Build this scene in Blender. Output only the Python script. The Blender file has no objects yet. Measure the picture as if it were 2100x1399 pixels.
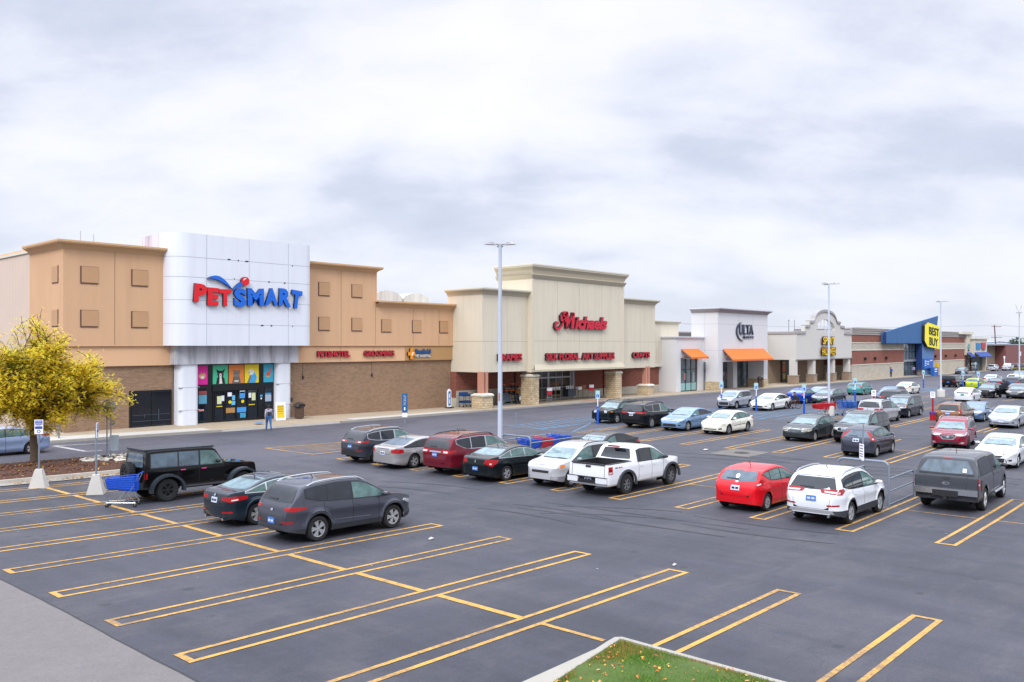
import bpy, bmesh, math, random
from math import sin, cos, pi, radians, hypot, exp, log
from mathutils import Vector, Matrix
from mathutils.bvhtree import BVHTree
random.seed(7)
S = bpy.context.scene
COL = S.collection
# ---------------------------------------------------------------- camera
PSI = 0.842
cam_d = bpy.data.cameras.new("camera"); cam = bpy.data.objects.new("camera", cam_d); COL.objects.link(cam)
cam.location = (0, 0, 5.8); cam.rotation_euler = (pi/2 + 0.0044, 0, -PSI)
cam_d.sensor_width = 36; cam_d.lens = 1700/2100*36; cam_d.clip_end = 4000; cam_d.clip_start = .2
S.camera = cam
S.view_settings.view_transform = 'Standard'; S.view_settings.look = 'None'
S.view_settings.exposure = 0.42; S.view_settings.gamma = 1
# ---------------------------------------------------------------- node helper
def lin(c):
    if isinstance(c, str):
        c = [int(c[i:i+2], 16)/255 for i in (0, 2, 4)]
        return tuple(((v+.055)/1.055)**2.4 if v > .04045 else v/12.92 for v in c) + (1,)
    return tuple(c[:3]) + (1,)
class NT:
    def __init__(s, tree): s.t = tree; s.n = tree.nodes; s.l = tree.links
    def add(s, typ, **kw):
        n = s.n.new(typ)
        for k, v in kw.items():
            if k.startswith('i_'):
                k = k[2:]; k = int(k) if k.isdigit() else k.replace('_', ' ')
                try: n.inputs[k].default_value = v
                except TypeError: s.l.new(v, n.inputs[k])
                except ValueError: s.l.new(v, n.inputs[k])
            else: setattr(n, k, v)
        return n
    def link(s, a, b): s.l.new(a, b)
    def math(s, op, a, b=None, c=None, clamp=False):
        n = s.n.new('ShaderNodeMath'); n.operation = op; n.use_clamp = clamp
        for i, v in enumerate((a, b, c)):
            if v is None: continue
            if isinstance(v, (int, float)): n.inputs[i].default_value = v
            else: s.l.new(v, n.inputs[i])
        return n.outputs[0]
    def mix(s, f, a, b, bt='MIX'):
        n = s.n.new('ShaderNodeMix'); n.data_type = 'RGBA'; n.blend_type = bt
        for i, v in ((0, f), (6, a), (7, b)):
            if isinstance(v, (int, float)): n.inputs[i].default_value = v
            elif isinstance(v, (tuple, list)): n.inputs[i].default_value = v
            else: s.l.new(v, n.inputs[i])
        return n.outputs[2]
    def noise(s, vec, scale, detail=3, rough=.5, dist=0):
        n = s.n.new('ShaderNodeTexNoise'); n.inputs['Scale'].default_value = scale
        n.inputs['Detail'].default_value = detail; n.inputs['Roughness'].default_value = rough
        n.inputs['Distortion'].default_value = dist
        if vec is not None: s.l.new(vec, n.inputs['Vector'])
        return n.outputs[0]
    def ramp(s, f, stops, interp='LINEAR'):
        n = s.n.new('ShaderNodeValToRGB'); n.color_ramp.interpolation = interp
        e = n.color_ramp.elements
        while len(e) < len(stops): e.new(.5)
        for i, (p, c) in enumerate(stops):
            e[i].position = p; e[i].color = c if len(c) == 4 else tuple(c)+(1,)
        s.l.new(f, n.inputs[0]); return n.outputs[0]
    def mapv(s, vec, scale=(1, 1, 1), rot=(0, 0, 0), loc=(0, 0, 0)):
        n = s.n.new('ShaderNodeMapping'); n.inputs['Scale'].default_value = scale
        n.inputs['Rotation'].default_value = rot; n.inputs['Location'].default_value = loc
        s.l.new(vec, n.inputs[0]); return n.outputs[0]
    def pos(s):
        return s.n.new('ShaderNodeNewGeometry').outputs['Position']
    def sep(s, v):
        n = s.n.new('ShaderNodeSeparateXYZ'); s.l.new(v, n.inputs[0]); return n.outputs
    def comb(s, x=0, y=0, z=0):
        n = s.n.new('ShaderNodeCombineXYZ')
        for i, v in enumerate((x, y, z)):
            if isinstance(v, (int, float)): n.inputs[i].default_value = v
            else: s.l.new(v, n.inputs[i])
        return n.outputs[0]
# ---------------------------------------------------------------- world: overcast sky
SUN_EL, SUN_AZ = radians(42), radians(-118)      # sun behind cloud, to the left and behind the camera
w = bpy.data.worlds.new("World"); S.world = w; w.use_nodes = True
nt = NT(w.node_tree); nt.n.clear()
out = nt.add('ShaderNodeOutputWorld')
sky = nt.add('ShaderNodeTexSky', sky_type='NISHITA', sun_disc=False, sun_elevation=SUN_EL, sun_rotation=SUN_AZ)
bgs = nt.add('ShaderNodeBackground'); nt.link(sky.outputs[0], bgs.inputs[0]); bgs.inputs[1].default_value = .1
tc = nt.add('ShaderNodeTexCoord').outputs['Generated']
x, y, z = nt.sep(tc)
zz = nt.math('ADD', nt.math('MAXIMUM', z, 0.0), .42)
px_, py_ = nt.math('DIVIDE', x, zz), nt.math('DIVIDE', y, zz)
pv = nt.comb(px_, py_, 0)
pv = nt.mapv(pv, scale=(1, 1, 1), rot=(0, 0, .842), loc=(1.7, .4, 0))   # x = across the view, y = depth
n1 = nt.noise(nt.mapv(pv, scale=(1.0, 1.45, 1), loc=(.3, .15, 0)), 1.7, 3, .45, .2)
n2 = nt.noise(nt.mapv(pv, scale=(1.0, 1.6, 1), loc=(4, 2, 1)), 4.4, 9, .6, .2)
nn = nt.math('ADD', nt.math('MULTIPLY', n1, .72), nt.math('MULTIPLY', n2, .28))
cl = nt.ramp(nn, [(.33, (.55, .60, .755)), (.43, (.66, .705, .85)), (.49, (.80, .83, .945)), (.57, (.92, .93, 1.0)), (.68, (.99, .99, 1.0))])
hz = nt.math('MULTIPLY', nt.math('SUBTRACT', .20, z, clamp=True), 4.2, clamp=True)
cl = nt.mix(nt.math('MULTIPLY', hz, .8), cl, (.80, .835, .93, 1))
zen = nt.math('MULTIPLY', nt.math('SUBTRACT', z, .40, clamp=True), 4.5, clamp=True)
amp = nt.math('ADD', nt.math('MULTIPLY', zen, 1.75), .80)
cl = nt.mix(zen, cl, (.82, .87, .98, 1))
bgc = nt.add('ShaderNodeBackground'); nt.link(cl, bgc.inputs[0]); nt.link(amp, bgc.inputs[1])
mx = nt.add('ShaderNodeMixShader'); mx.inputs[0].default_value = .94
nt.link(bgs.outputs[0], mx.inputs[1]); nt.link(bgc.outputs[0], mx.inputs[2]); nt.link(mx.outputs[0], out.inputs[0])
sd = bpy.data.lights.new("sun", 'SUN'); so = bpy.data.objects.new("sun", sd); COL.objects.link(so)
sd.energy = 1.5; sd.angle = radians(18); sd.color = (1, .985, .96)
_dir = Vector((sin(SUN_AZ)*cos(SUN_EL), cos(SUN_AZ)*cos(SUN_EL), sin(SUN_EL)))
so.rotation_euler = _dir.to_track_quat('Z', 'Y').to_euler(); so.location = (-30, -30, 60)
# ---------------------------------------------------------------- materials
MATS = {}
def mat(name, col, rough=.7, metal=0, nz=None, coat=0, bump=0, spec=.5, ior=1.5, emit=None, streak=None):
    """nz=(scale, amount): mottled colour; bump: fine relief; streak: vertical weather stains"""
    if name in MATS: return MATS[name]
    m = bpy.data.materials.new(name); m.use_nodes = True; t = NT(m.node_tree)
    b = t.n['Principled BSDF']; c = lin(col)
    b.inputs['Base Color'].default_value = c; b.inputs['Roughness'].default_value = rough
    b.inputs['Metallic'].default_value = metal; b.inputs['Coat Weight'].default_value = coat
    b.inputs['Coat Roughness'].default_value = .03; b.inputs['Coat IOR'].default_value = 1.36; b.inputs['Specular IOR Level'].default_value = spec if not coat else .12
    b.inputs['IOR'].default_value = ior
    src = None
    if nz or streak or bump:
        o = t.add('ShaderNodeTexCoord').outputs['Object'] if not nz or nz[0] > 3 else t.pos()
    if nz:
        n = t.noise(o, nz[0], 4, .6)
        f = t.math('ADD', t.math('MULTIPLY', t.math('SUBTRACT', n, .5), nz[1]*2), 1)
        src = t.mix(1, c, t.comb(f, f, f), 'MULTIPLY')
    if streak:
        p = t.mapv(t.pos(), scale=(1.6, 1.6, .12))
        n = t.noise(p, 1.2, 5, .65)
        f = t.ramp(n, [(.45, (0, 0, 0)), (.75, (1, 1, 1))])
        src = t.mix(t.math('MULTIPLY', f, streak[1]), src if src is not None else c, lin(streak[0]))
    if src is not None: t.link(src, b.inputs['Base Color'])
    if bump:
        bn = t.add('ShaderNodeBump'); bn.inputs['Strength'].default_value = bump; bn.inputs['Distance'].default_value = .01
        t.link(t.noise(t.pos(), 28, 4, .7), bn.inputs['Height']); t.link(bn.outputs[0], b.inputs['Normal'])
    if emit:
        b.inputs['Emission Color'].default_value = c; b.inputs['Emission Strength'].default_value = emit
    MATS[name] = m; return m
def brick(name, c1, c2, mortar, bw=.4, bh=.14, ms=.012, rough=.85, var=.25):
    if name in MATS: return MATS[name]
    m = bpy.data.materials.new(name); m.use_nodes = True; t = NT(m.node_tree); b = t.n['Principled BSDF']
    X, Y, Z = t.sep(t.pos()); v = t.comb(t.math('ADD', X, Y), Z, 0)
    br = t.add('ShaderNodeTexBrick'); t.link(v, br.inputs['Vector'])
    br.inputs['Color1'].default_value = lin(c1); br.inputs['Color2'].default_value = lin(c2); br.inputs['Mortar'].default_value = lin(mortar)
    br.inputs['Scale'].default_value = 1; br.inputs['Mortar Size'].default_value = ms; br.inputs['Bias'].default_value = -.1
    br.inputs['Brick Width'].default_value = bw; br.inputs['Row Height'].default_value = bh
    n = t.noise(t.pos(), .5, 4, .6); f = t.math('ADD', t.math('MULTIPLY', n, var), 1-var/2)
    n2 = t.noise(t.pos(), 3.1, 3, .6); f = t.math('MULTIPLY', f, t.math('ADD', t.math('MULTIPLY', n2, var), 1-var/2))
    t.link(t.mix(1, br.outputs[0], t.comb(f, f, f), 'MULTIPLY'), b.inputs['Base Color'])
    b.inputs['Roughness'].default_value = rough
    bn = t.add('ShaderNodeBump'); bn.inputs['Strength'].default_value = .5; bn.inputs['Distance'].default_value = .012; bn.invert = True
    t.link(br.outputs['Fac'], bn.inputs['Height']); t.link(bn.outputs[0], b.inputs['Normal'])
    MATS[name] = m; return m
def asphalt(name, dark, light, warm, base_mix=0.0):
    m = bpy.data.materials.new(name); m.use_nodes = True; t = NT(m.node_tree); b = t.n['Principled BSDF']
    p = t.pos(); X, Y, Z = t.sep(p)
    big = t.noise(t.mapv(p, scale=(1, .35, 1)), .10, 5, .6, .4)        # lanes run along y
    trk = t.noise(t.mapv(p, scale=(1.0, .09, 1)), 1.1, 4, .65, .25)
    patch = t.noise(p, .42, 4, .65)
    fine = t.noise(p, 26, 5, .75); grit = t.noise(p, 95, 2, .6)
    # newer seal in the near rows, older paler surface along the shop fronts
    old = t.math('MULTIPLY', t.math('SUBTRACT', t.math('ADD', Y, t.math('MULTIPLY', X, .12)), 34), .10, clamp=True)
    ln = t.noise(t.mapv(p, scale=(.07, 1.0, 1)), .9, 4, .6, .2)
    f = t.math('ADD', t.math('MULTIPLY', big, .9), t.math('MULTIPLY', trk, .55))
    f = t.math('ADD', f, t.math('MULTIPLY', old, .42))
    f = t.math('ADD', f, t.math('MULTIPLY', t.math('SUBTRACT', patch, .5), .55))
    c = t.ramp(t.math('SUBTRACT', f, .25), [(.2, lin(dark)), (.55, t_mix(dark, light, .5)), (.95, lin(light))])
    c = t.mix(t.math('MULTIPLY', t.ramp(patch, [(.5, (0, 0, 0)), (.72, (1, 1, 1))]), .35), c, lin(warm))
    # tyre-darkened bands on the front drive
    tb = t.math('MULTIPLY', t.ramp(ln, [(.52, (0, 0, 0)), (.66, (1, 1, 1))]), t.math('MULTIPLY', old, .45))
    c = t.mix(tb, c, lin(dark))
    mid = t.noise(p, 7.5, 5, .75); fine = t.math('ADD', t.math('MULTIPLY', fine, .75), t.math('MULTIPLY', mid, .25))
    g = t.math('ADD', t.math('MULTIPLY', t.math('SUBTRACT', fine, .5), 1.9), t.math('ADD', t.math('MULTIPLY', t.math('SUBTRACT', grit, .5), .45), 1))
    c = t.mix(1, c, t.comb(g, g, g), 'MULTIPLY')
    dst = t.noise(t.mapv(p, scale=(.5, 1.6, 1), rot=(0, 0, .3)), .8, 6, .7, .5); c = t.mix(t.math('MULTIPLY', t.ramp(dst, [(.52, (0, 0, 0)), (.75, (1, 1, 1))]), .16), c, lin('726c6c'))
    c = t.mix(t.math('MULTIPLY', t.ramp(dst, [(.25, (1, 1, 1)), (.45, (0, 0, 0))]), .25), c, lin('1e1f2a'))
    # oil spots
    vo = t.add('ShaderNodeTexVoronoi'); vo.inputs['Scale'].default_value = .75; t.link(t.mapv(p, scale=(1, 1.3, 0)), vo.inputs['Vector'])
    d = t.math('ADD', vo.outputs['Distance'], t.math('MULTIPLY', t.noise(p, 3, 4, .7), .25))
    sp = t.ramp(d, [(.20, (1, 1, 1)), (.245, (0, 0, 0))])
    c = t.mix(t.math('MULTIPLY', sp, .7), c, (.018, .022, .026, 1))
    # fine cracks
    vc = t.add('ShaderNodeTexVoronoi', feature='DISTANCE_TO_EDGE'); vc.inputs['Scale'].default_value = .16
    wv = t.add('ShaderNodeVectorMath', operation='ADD'); t.link(p, wv.inputs[0])
    nv = t.add('ShaderNodeTexNoise'); nv.inputs['Scale'].default_value = .8; t.link(p, nv.inputs['Vector'])
    t.link(nv.outputs[1], wv.inputs[1]); t.link(wv.outputs[0], vc.inputs['Vector'])
    ck = t.ramp(vc.outputs['Distance'], [(0, (1, 1, 1)), (.0035, (0, 0, 0))])
    c = t.mix(t.math('MULTIPLY', ck, .5), c, (.03, .03, .034, 1))
    t.link(c, b.inputs['Base Color'])
    t.link(t.math('ADD', .62, t.math('MULTIPLY', patch, .25)), b.inputs['Roughness'])
    bn = t.add('ShaderNodeBump'); bn.inputs['Strength'].default_value = .35; bn.inputs['Distance'].default_value = .008
    t.link(grit, bn.inputs['Height']); t.link(bn.outputs[0], b.inputs['Normal'])
    return m
def t_mix(a, b, f):
    a, b = lin(a), lin(b); return tuple(a[i]*(1-f)+b[i]*f for i in range(4))
def paint(name, col, metal=.35):
    k = 'paint_'+name
    if k in MATS: return MATS[k]
    c = lin(col); f_ = .55+.45*min(1, max(c[:3])/.4); col = tuple(v*f_ for v in c[:3])
    m = mat(k, col, rough=.42, metal=metal, coat=1.0); t = NT(m.node_tree); b = t.n['Principled BSDF']
    # slight road dirt low on the body
    o = t.sep(t.add('ShaderNodeTexCoord').outputs['Object'])[2]
    f = t.math('MULTIPLY', t.math('SUBTRACT', .5, o, clamp=True), .3)
    n = t.noise(t.pos(), 2.5, 4, .65)
    t.link(t.mix(t.math('MULTIPLY', f, n), lin(col), lin('8a8580')), b.inputs['Base Color'])
    t.link(t.math('ADD', .36, t.math('MULTIPLY', n, .12)), b.inputs['Roughness'])
    return m
def paint_mark(name, col, under, wear=.45):
    m = bpy.data.materials.new(name); m.use_nodes = True; t = NT(m.node_tree); b = t.n['Principled BSDF']
    p = t.pos(); n = t.noise(p, 7, 6, .75); n2 = t.noise(p, .5, 3, .6); n3 = t.noise(p, 45, 3, .7)
    f = t.math('ADD', t.math('MULTIPLY', n, .6), t.math('MULTIPLY', n2, .4))
    f = t.math('ADD', f, t.math('MULTIPLY', t.math('SUBTRACT', n3, .5), .25))
    f = t.ramp(f, [(.45, (0, 0, 0)), (.60, (1, 1, 1))])
    c = t.mix(t.math('MULTIPLY', f, wear), lin(col), lin(under)); t.link(c, b.inputs['Base Color'])
    b.inputs['Roughness'].default_value = .75; return m
# ---------------------------------------------------------------- mesh helpers
class MB:
    def __init__(s): s.v = []; s.f = []; s.m = []
    def face(s, pts, mi=0):
        i = len(s.v); s.v += [tuple(p) for p in pts]; s.f.append(tuple(range(i, i+len(pts)))); s.m.append(mi)
    def box(s, x0, x1, y0, y1, z0, z1, mi=0):
        if x0 > x1: x0, x1 = x1, x0
        if y0 > y1: y0, y1 = y1, y0
        if z0 > z1: z0, z1 = z1, z0
        i = len(s.v)
        s.v += [(x0, y0, z0), (x1, y0, z0), (x1, y1, z0), (x0, y1, z0), (x0, y0, z1), (x1, y0, z1), (x1, y1, z1), (x0, y1, z1)]
        for f in ((0, 3, 2, 1), (4, 5, 6, 7), (0, 1, 5, 4), (1, 2, 6, 5), (2, 3, 7, 6), (3, 0, 4, 7)):
            s.f.append(tuple(i+k for k in f)); s.m.append(mi)
        return s
    def frustum(s, cx, cy, z0, z1, a0, b0, a1, b1, mi=0):
        i = len(s.v)
        for z, a, b in ((z0, a0, b0), (z1, a1, b1)):
            s.v += [(cx-a, cy-b, z), (cx+a, cy-b, z), (cx+a, cy+b, z), (cx-a, cy+b, z)]
        for f in ((0, 3, 2, 1), (4, 5, 6, 7), (0, 1, 5, 4), (1, 2, 6, 5), (2, 3, 7, 6), (3, 0, 4, 7)):
            s.f.append(tuple(i+k for k in f)); s.m.append(mi)
        return s
    def prism(s, poly, y0, y1, mi=0, side=None):
        """polygon in x-z, extruded y0 (front, towards -Y) to y1; poly counter-clockwise seen from the front"""
        n = len(poly); i = len(s.v)
        a = sum(poly[k][0]*poly[(k+1) % n][1]-poly[(k+1) % n][0]*poly[k][1] for k in range(n))
        if a < 0: poly = poly[::-1]
        s.v += [(p[0], y0, p[1]) for p in poly]+[(p[0], y1, p[1]) for p in poly]
        s.f.append(tuple(i+k for k in range(n))); s.m.append(mi)
        s.f.append(tuple(i+n+k for k in reversed(range(n)))); s.m.append(mi)
        for k in range(n):
            s.f.append((i+k, i+n+k, i+n+(k+1) % n, i+(k+1) % n)); s.m.append(mi if side is None else side)
        return s
    def tube(s, pts, r, n=6, mi=0, r1=None, cap=True):
        pts = [Vector(p) for p in pts]; rings = []
        up = Vector((0, 0, 1))
        for k, p in enumerate(pts):
            a = pts[max(k-1, 0)]; b = pts[min(k+1, len(pts)-1)]
            d = (b-a).normalized() if (b-a).length > 1e-9 else up
            u = d.cross(up if abs(d.z) < .95 else Vector((1, 0, 0))).normalized(); v = d.cross(u)
            rr = r if r1 is None else r+(r1-r)*k/max(1, len(pts)-1)
            rings.append(len(s.v))
            for j in range(n):
                a_ = 2*pi*j/n; s.v.append(tuple(p+u*cos(a_)*rr+v*sin(a_)*rr))
        for k in range(len(rings)-1):
            for j in range(n):
                a, b = rings[k], rings[k+1]; j2 = (j+1) % n
                s.f.append((a+j, a+j2, b+j2, b+j)); s.m.append(mi)
        if cap:
            s.f.append(tuple(rings[0]+j for j in reversed(range(n)))); s.m.append(mi)
            s.f.append(tuple(rings[-1]+j for j in range(n))); s.m.append(mi)
        return s
    def lathe(s, prof, n=16, mi=0, c=(0, 0, 0), axis='z', closed=False):
        """prof: (r, h) list"""
        st = []
        for r, h in prof:
            st.append(len(s.v))
            for j in range(n):
                a = 2*pi*j/n; q = (r*cos(a), r*sin(a), h)
                if axis == 'y': q = (q[0], q[2], q[1])
                s.v.append((q[0]+c[0], q[1]+c[1], q[2]+c[2]))
        for k in range(len(st)-1):
            for j in range(n):
                j2 = (j+1) % n; f = (st[k]+j, st[k]+j2, st[k+1]+j2, st[k+1]+j)
                s.f.append(f if axis == 'z' else f[::-1]); s.m.append(mi)
        return s
    def build(s, name, mats, parent=None, loc=None, smooth=False, ang=40, recalc=False):
        me = bpy.data.meshes.new(name); me.from_pydata(s.v, [], s.f)
        if not isinstance(mats, (list, tuple)): mats = [mats]
        for m in mats: me.materials.append(m)
        if len(mats) > 1: me.polygons.foreach_set('material_index', s.m)
        if recalc:
            b = bmesh.new(); b.from_mesh(me); bmesh.ops.remove_doubles(b, verts=b.verts, dist=1e-5)
            bmesh.ops.recalc_face_normals(b, faces=b.faces); b.to_mesh(me); b.free()
        if smooth:
            me.polygons.foreach_set('use_smooth', [True]*len(me.polygons)); me.set_sharp_from_angle(angle=radians(ang))
        me.update(); return link(name, me, parent, loc)
def link(name, data, parent=None, loc=None):
    o = bpy.data.objects.new(name, data); COL.objects.link(o)
    if parent is not None: o.parent = parent
    if loc is not None: o.location = loc
    return o
def tag(o, label=None, cat=None, group=None, kind=None):
    if label: o['label'] = label
    if cat: o['category'] = cat
    if group: o['group'] = group
    if kind: o['kind'] = kind
    return o
def thing(name, label, cat, loc=(0, 0, 0), rz=0, group=None):
    o = link(name, None, None, loc); o.rotation_euler = (0, 0, rz); o.empty_display_size = .3
    return tag(o, label, cat, group)
def copy_tree(o, parent=None):
    c = o.copy(); COL.objects.link(c); c.parent = parent
    for ch in list(o.children): copy_tree(ch, c)
    return c
def text_mesh(txt, x0, x1, z0, z1, y, depth, bold=.0, shear=0, name='t'):
    """lettering facing -Y, its box fitted to x0..x1, z0..z1, front at y"""
    cu = bpy.data.curves.new(name, 'FONT'); cu.body = txt; cu.extrude = .1; cu.offset = bold; cu.shear = shear; cu.resolution_u = 3
    ob = bpy.data.objects.new(name, cu); COL.objects.link(ob)
    dg = bpy.context.evaluated_depsgraph_get(); me = bpy.data.meshes.new_from_object(ob.evaluated_get(dg))
    bpy.data.objects.remove(ob); bpy.data.curves.remove(cu)
    vs = [v.co for v in me.vertices]
    ax, bx = min(v.x for v in vs), max(v.x for v in vs); ay, by = min(v.y for v in vs), max(v.y for v in vs)
    az, bz = min(v.z for v in vs), max(v.z for v in vs)
    for v in me.vertices:
        c = v.co
        v.co = ((c.x-ax)/(bx-ax)*(x1-x0)+x0, y+depth*(1-(c.z-az)/(bz-az)), (c.y-ay)/(by-ay)*(z1-z0)+z0)
    me.update(); return me
def text_obj(name, m, txt, x0, x1, z0, z1, y, depth, parent=None, bold=0, shear=0):
    me = text_mesh(txt, x0, x1, z0, z1, y, depth, bold, shear, name)
    me.materials.clear()
    ms = m if isinstance(m, (list, tuple)) else [m]
    for k in ms: me.materials.append(k)
    if len(ms) > 1:
        for p in me.polygons: p.material_index = 0 if abs(p.normal.y) > .7 else 1
    else:
        for p in me.polygons: p.material_index = 0
    return link(name, me, parent)
# ---------------------------------------------------------------- terrain height
def gz(x, y):
    s = max(.0285*x+.0138*y, -.6); k = .12
    m = 1.0 if s > 3 else -k*log(exp(-s/k)+exp(-1/k))
    dr = .0045*4*math.log1p(exp((x-78)/4)) if x < 400 else .0045*(x-78)
    return 1-m-min(dr, .75)
def g3(x, y, dz=0): return (x, y, gz(x, y)+dz)
# ================================================================ GROUND
def axis(segs):
    out = []
    for a, b, st in segs:
        n = max(1, round((b-a)/st)); out += [a+(b-a)*i/n for i in range(n)]
    return out+[segs[-1][1]]
def sheet(name, xs, ys, zf, m, kind='structure', z_skip=None):
    mb = MB(); nx = len(xs)
    for y in ys:
        for x in xs: mb.v.append((x, y, zf(x, y)))
    for j in range(len(ys)-1):
        for i in range(nx-1):
            a = j*nx+i; mb.f.append((a, a+1, a+nx+1, a+nx)); mb.m.append(0)
    return tag(mb.build(name, m, smooth=True, ang=80), kind=kind)
ASPH = asphalt('asphalt', '23252f', '4b4a54', '544f50')
xs = axis([(-60, -5, 11), (-5, 60, 1.3), (60, 130, 3.5), (130, 400, 15), (400, 3200, 400)])
ys = axis([(-500, -40, 115), (-40, 0, 4), (0, 60, 1.5), (60, 150, 10), (150, 3000, 300)])
sheet('ground', xs, ys, gz, ASPH)
OLDC = mat('old_pavement', '696363', rough=.9, nz=(1.1, .10), bump=.6)
t = NT(OLDC.node_tree); b = t.n['Principled BSDF']; src = b.inputs['Base Color'].links[0].from_socket
n = t.noise(t.pos(), 40, 5, .85); n_b = t.noise(t.pos(), 5, 5, .7); f = t.math('ADD', t.math('ADD', t.math('MULTIPLY', n, 1.5), t.math('MULTIPLY', n_b, .35)), .08)
src = t.mix(1, src, t.comb(f, f, f), 'MULTIPLY')
vc = t.add('ShaderNodeTexVoronoi', feature='DISTANCE_TO_EDGE'); vc.inputs['Scale'].default_value = .5; t.link(t.pos(), vc.inputs['Vector'])
ck = t.ramp(vc.outputs['Distance'], [(0, (1, 1, 1)), (.006, (0, 0, 0))])
gate = t.ramp(t.noise(t.pos(), .7, 2), [(.56, (0, 0, 0)), (.6, (1, 1, 1))])
src = t.mix(t.math('MULTIPLY', t.math('MULTIPLY', ck, gate), .6), src, (.1, .1, .1, 1)); t.link(src, b.inputs['Base Color'])
mb = MB(); yy = [-20+i*.5 for i in range(150)]
for i in range(len(yy)-1):
    e0 = 6.24+.015*sin(yy[i]*.8)+.006*sin(yy[i]*4.1); e1 = 6.24+.015*sin(yy[i+1]*.8)+.006*sin(yy[i+1]*4.1)
    for k in range(8):
        a0, a1 = -12+(e0+12)*k/8, -12+(e0+12)*(k+1)/8; c0, c1 = -12+(e1+12)*k/8, -12+(e1+12)*(k+1)/8
        mb.face([g3(a0, yy[i], .012), g3(a1, yy[i], .012), g3(c1, yy[i+1], .012), g3(c0, yy[i+1], .012)])
tag(mb.build('service_road', OLDC), kind='structure')
def seam_strip(mb, p0, p1, w_, dz, mi=0, step=1.0):
    d = Vector((p1[0]-p0[0], p1[1]-p0[1])); L = d.length; d /= L; n = Vector((-d.y, d.x))*w_/2; k = max(1, int(L/step))
    for i in range(k):
        a = Vector(p0)+d*L*i/k; b_ = Vector(p0)+d*L*(i+1)/k
        mb.face([g3(*(a-n), dz), g3(*(b_-n), dz), g3(*(b_+n), dz), g3(*(a+n), dz)], mi)
mb = MB()
for i in range(len(yy)-1):
    seam_strip(mb, (6.25+.015*sin(yy[i]*.8)+.006*sin(yy[i]*4.1), yy[i]), (6.25+.015*sin(yy[i+1]*.8)+.006*sin(yy[i+1]*4.1), yy[i+1]), .035, .016)
tag(mb.build('tar_joint', mat('tar', '1d1d20', rough=.6)), kind='structure')
# ---- painted lines (stalls run along X, rows are stacked in Y)
YEL = paint_mark('yellow_paint', 'c0913f', '4a474c', .72); BLU = paint_mark('blue_paint', '5488ac', '4a474c', .75)
YEL2 = paint_mark('faded_yellow_paint', '9c7c50', '4a474c', .8)
WHT = paint_mark('white_paint', 'a8a6a4', '4a474c', .6)
lines = MB(); LW = .105
def double(y, x0, x1, mi=0, w_=.57, capL=True, capR=True, lw=LW):
    for q in (y-lw/2, y-w_+lw/2): seam_strip(lines, (x0+lw, q), (x1-lw, q), lw, .009, mi)
    if capL: seam_strip(lines, (x0+lw/2, y), (x0+lw/2, y-w_), lw*1.25, .0095, mi, .3)
    if capR: seam_strip(lines, (x1-lw/2, y), (x1-lw/2, y-w_), lw, .0095, mi, .3)
rowA = [35.8, 33.0, 30.25, 27.45, 24.6, 21.9, 19.0, 16.18, 13.42]
for y in rowA: double(y, 6.57, 17.53)
double(10.58, 6.57, 17.55, capL=False)
double(7.85, 12.3, 17.58, capL=False); double(5.06, 12.3, 17.6, capL=False)
for i, y in enumerate(rowA+[10.58]):
    y0 = y-.57; y1 = (rowA+[10.58, 7.85])[i+1] if i < 9 else 8.6
    seam_strip(lines, (12.09, y0), (12.09, y1), .17 if i < 9 else .12, .0088)
def row(x0, x1, ys_, mi=0, lw=LW, div=True, w_=.57):
    for i, y in enumerate(ys_):
        double(y, x0, x1, mi, w_, lw=lw)
        if div and i+1 < len(ys_): seam_strip(lines, ((x0+x1)/2, y-w_), ((x0+x1)/2, ys_[i+1]), lw*.6, .0088, mi)
row(25.36, 35.45, [34.6-2.79*i for i in range(12)])
row(42.55, 53.7, [27.7-2.79*i for i in range(7)], lw=.11)
for i, y in enumerate([33.3, 30.5]): double(y, 43.6+i*-.4, 53.7, 1 if i > 1 else 0, lw=.11)
row(61.6, 72.6, [24.9-2.79*i for i in range(6)], 0, .12)
row(79.5, 91, [36.2-2.79*i for i in range(9)], 1, .13)
row(98, 109.5, [36.2-2.79*i for i in range(8)], 1, .14)
row(117, 128, [31-2.79*i for i in range(5)], 1, .15)
row(136, 148, [31-2.79*i for i in range(5)], 1, .15)
# hatched triangle at the end of the second row
tri = [(25.4, 41.2), (31.2, 40.0), (25.6, 36.9)]
for a, b_ in ((0, 1), (0, 2)): seam_strip(lines, tri[a], tri[b_], .11, .0095)
seam_strip(lines, (25.6, 36.9), (34.5, 37.2), .11, .0095); seam_strip(lines, (31.2, 40), (34.5, 37.2), .11, .0095)
for k in range(6):
    f = k/6; seam_strip(lines, (25.5+f*1.2, 40.9-f*3.6), (31+f*3, 39.8-f*2.4), .07, .009)
tag(lines.build('parking_lines', [YEL, YEL2]), kind='structure')
bl = MB()
def hatch(x0, x1, y0, y1, n, lw=.11, rim=True):
    if rim:
        for a, b_ in (((x0, y0), (x1, y0)), ((x0, y1), (x1, y1)), ((x0, y0), (x0, y1)), ((x1, y0), (x1, y1))): seam_strip(bl, a, b_, lw, .0096)
    for k in range(n):
        a = x0+(x1-x0)*k/n; seam_strip(bl, (a, y0), (min(x1, a+(x1-x0)/n*1.6), y1), lw, .009)
hatch(43.9, 54, 36.6, 39.6, 12); hatch(43.6, 49.5, 33.6, 36.4, 1)
hatch(60.6, 72.5, 28.6, 30.9, 13, .13); hatch(61.5, 73, 34.2, 36.4, 12, .13); hatch(62, 73, 25.2, 27.6, 3, .12)
hatch(112, 126, 31, 33.2, 10, .16); hatch(112, 126, 25.2, 27.5, 10, .16); hatch(80, 91, 30.6, 33, 9, .14)
tag(bl.build('accessible_bay_lines', BLU), kind='structure')
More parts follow.
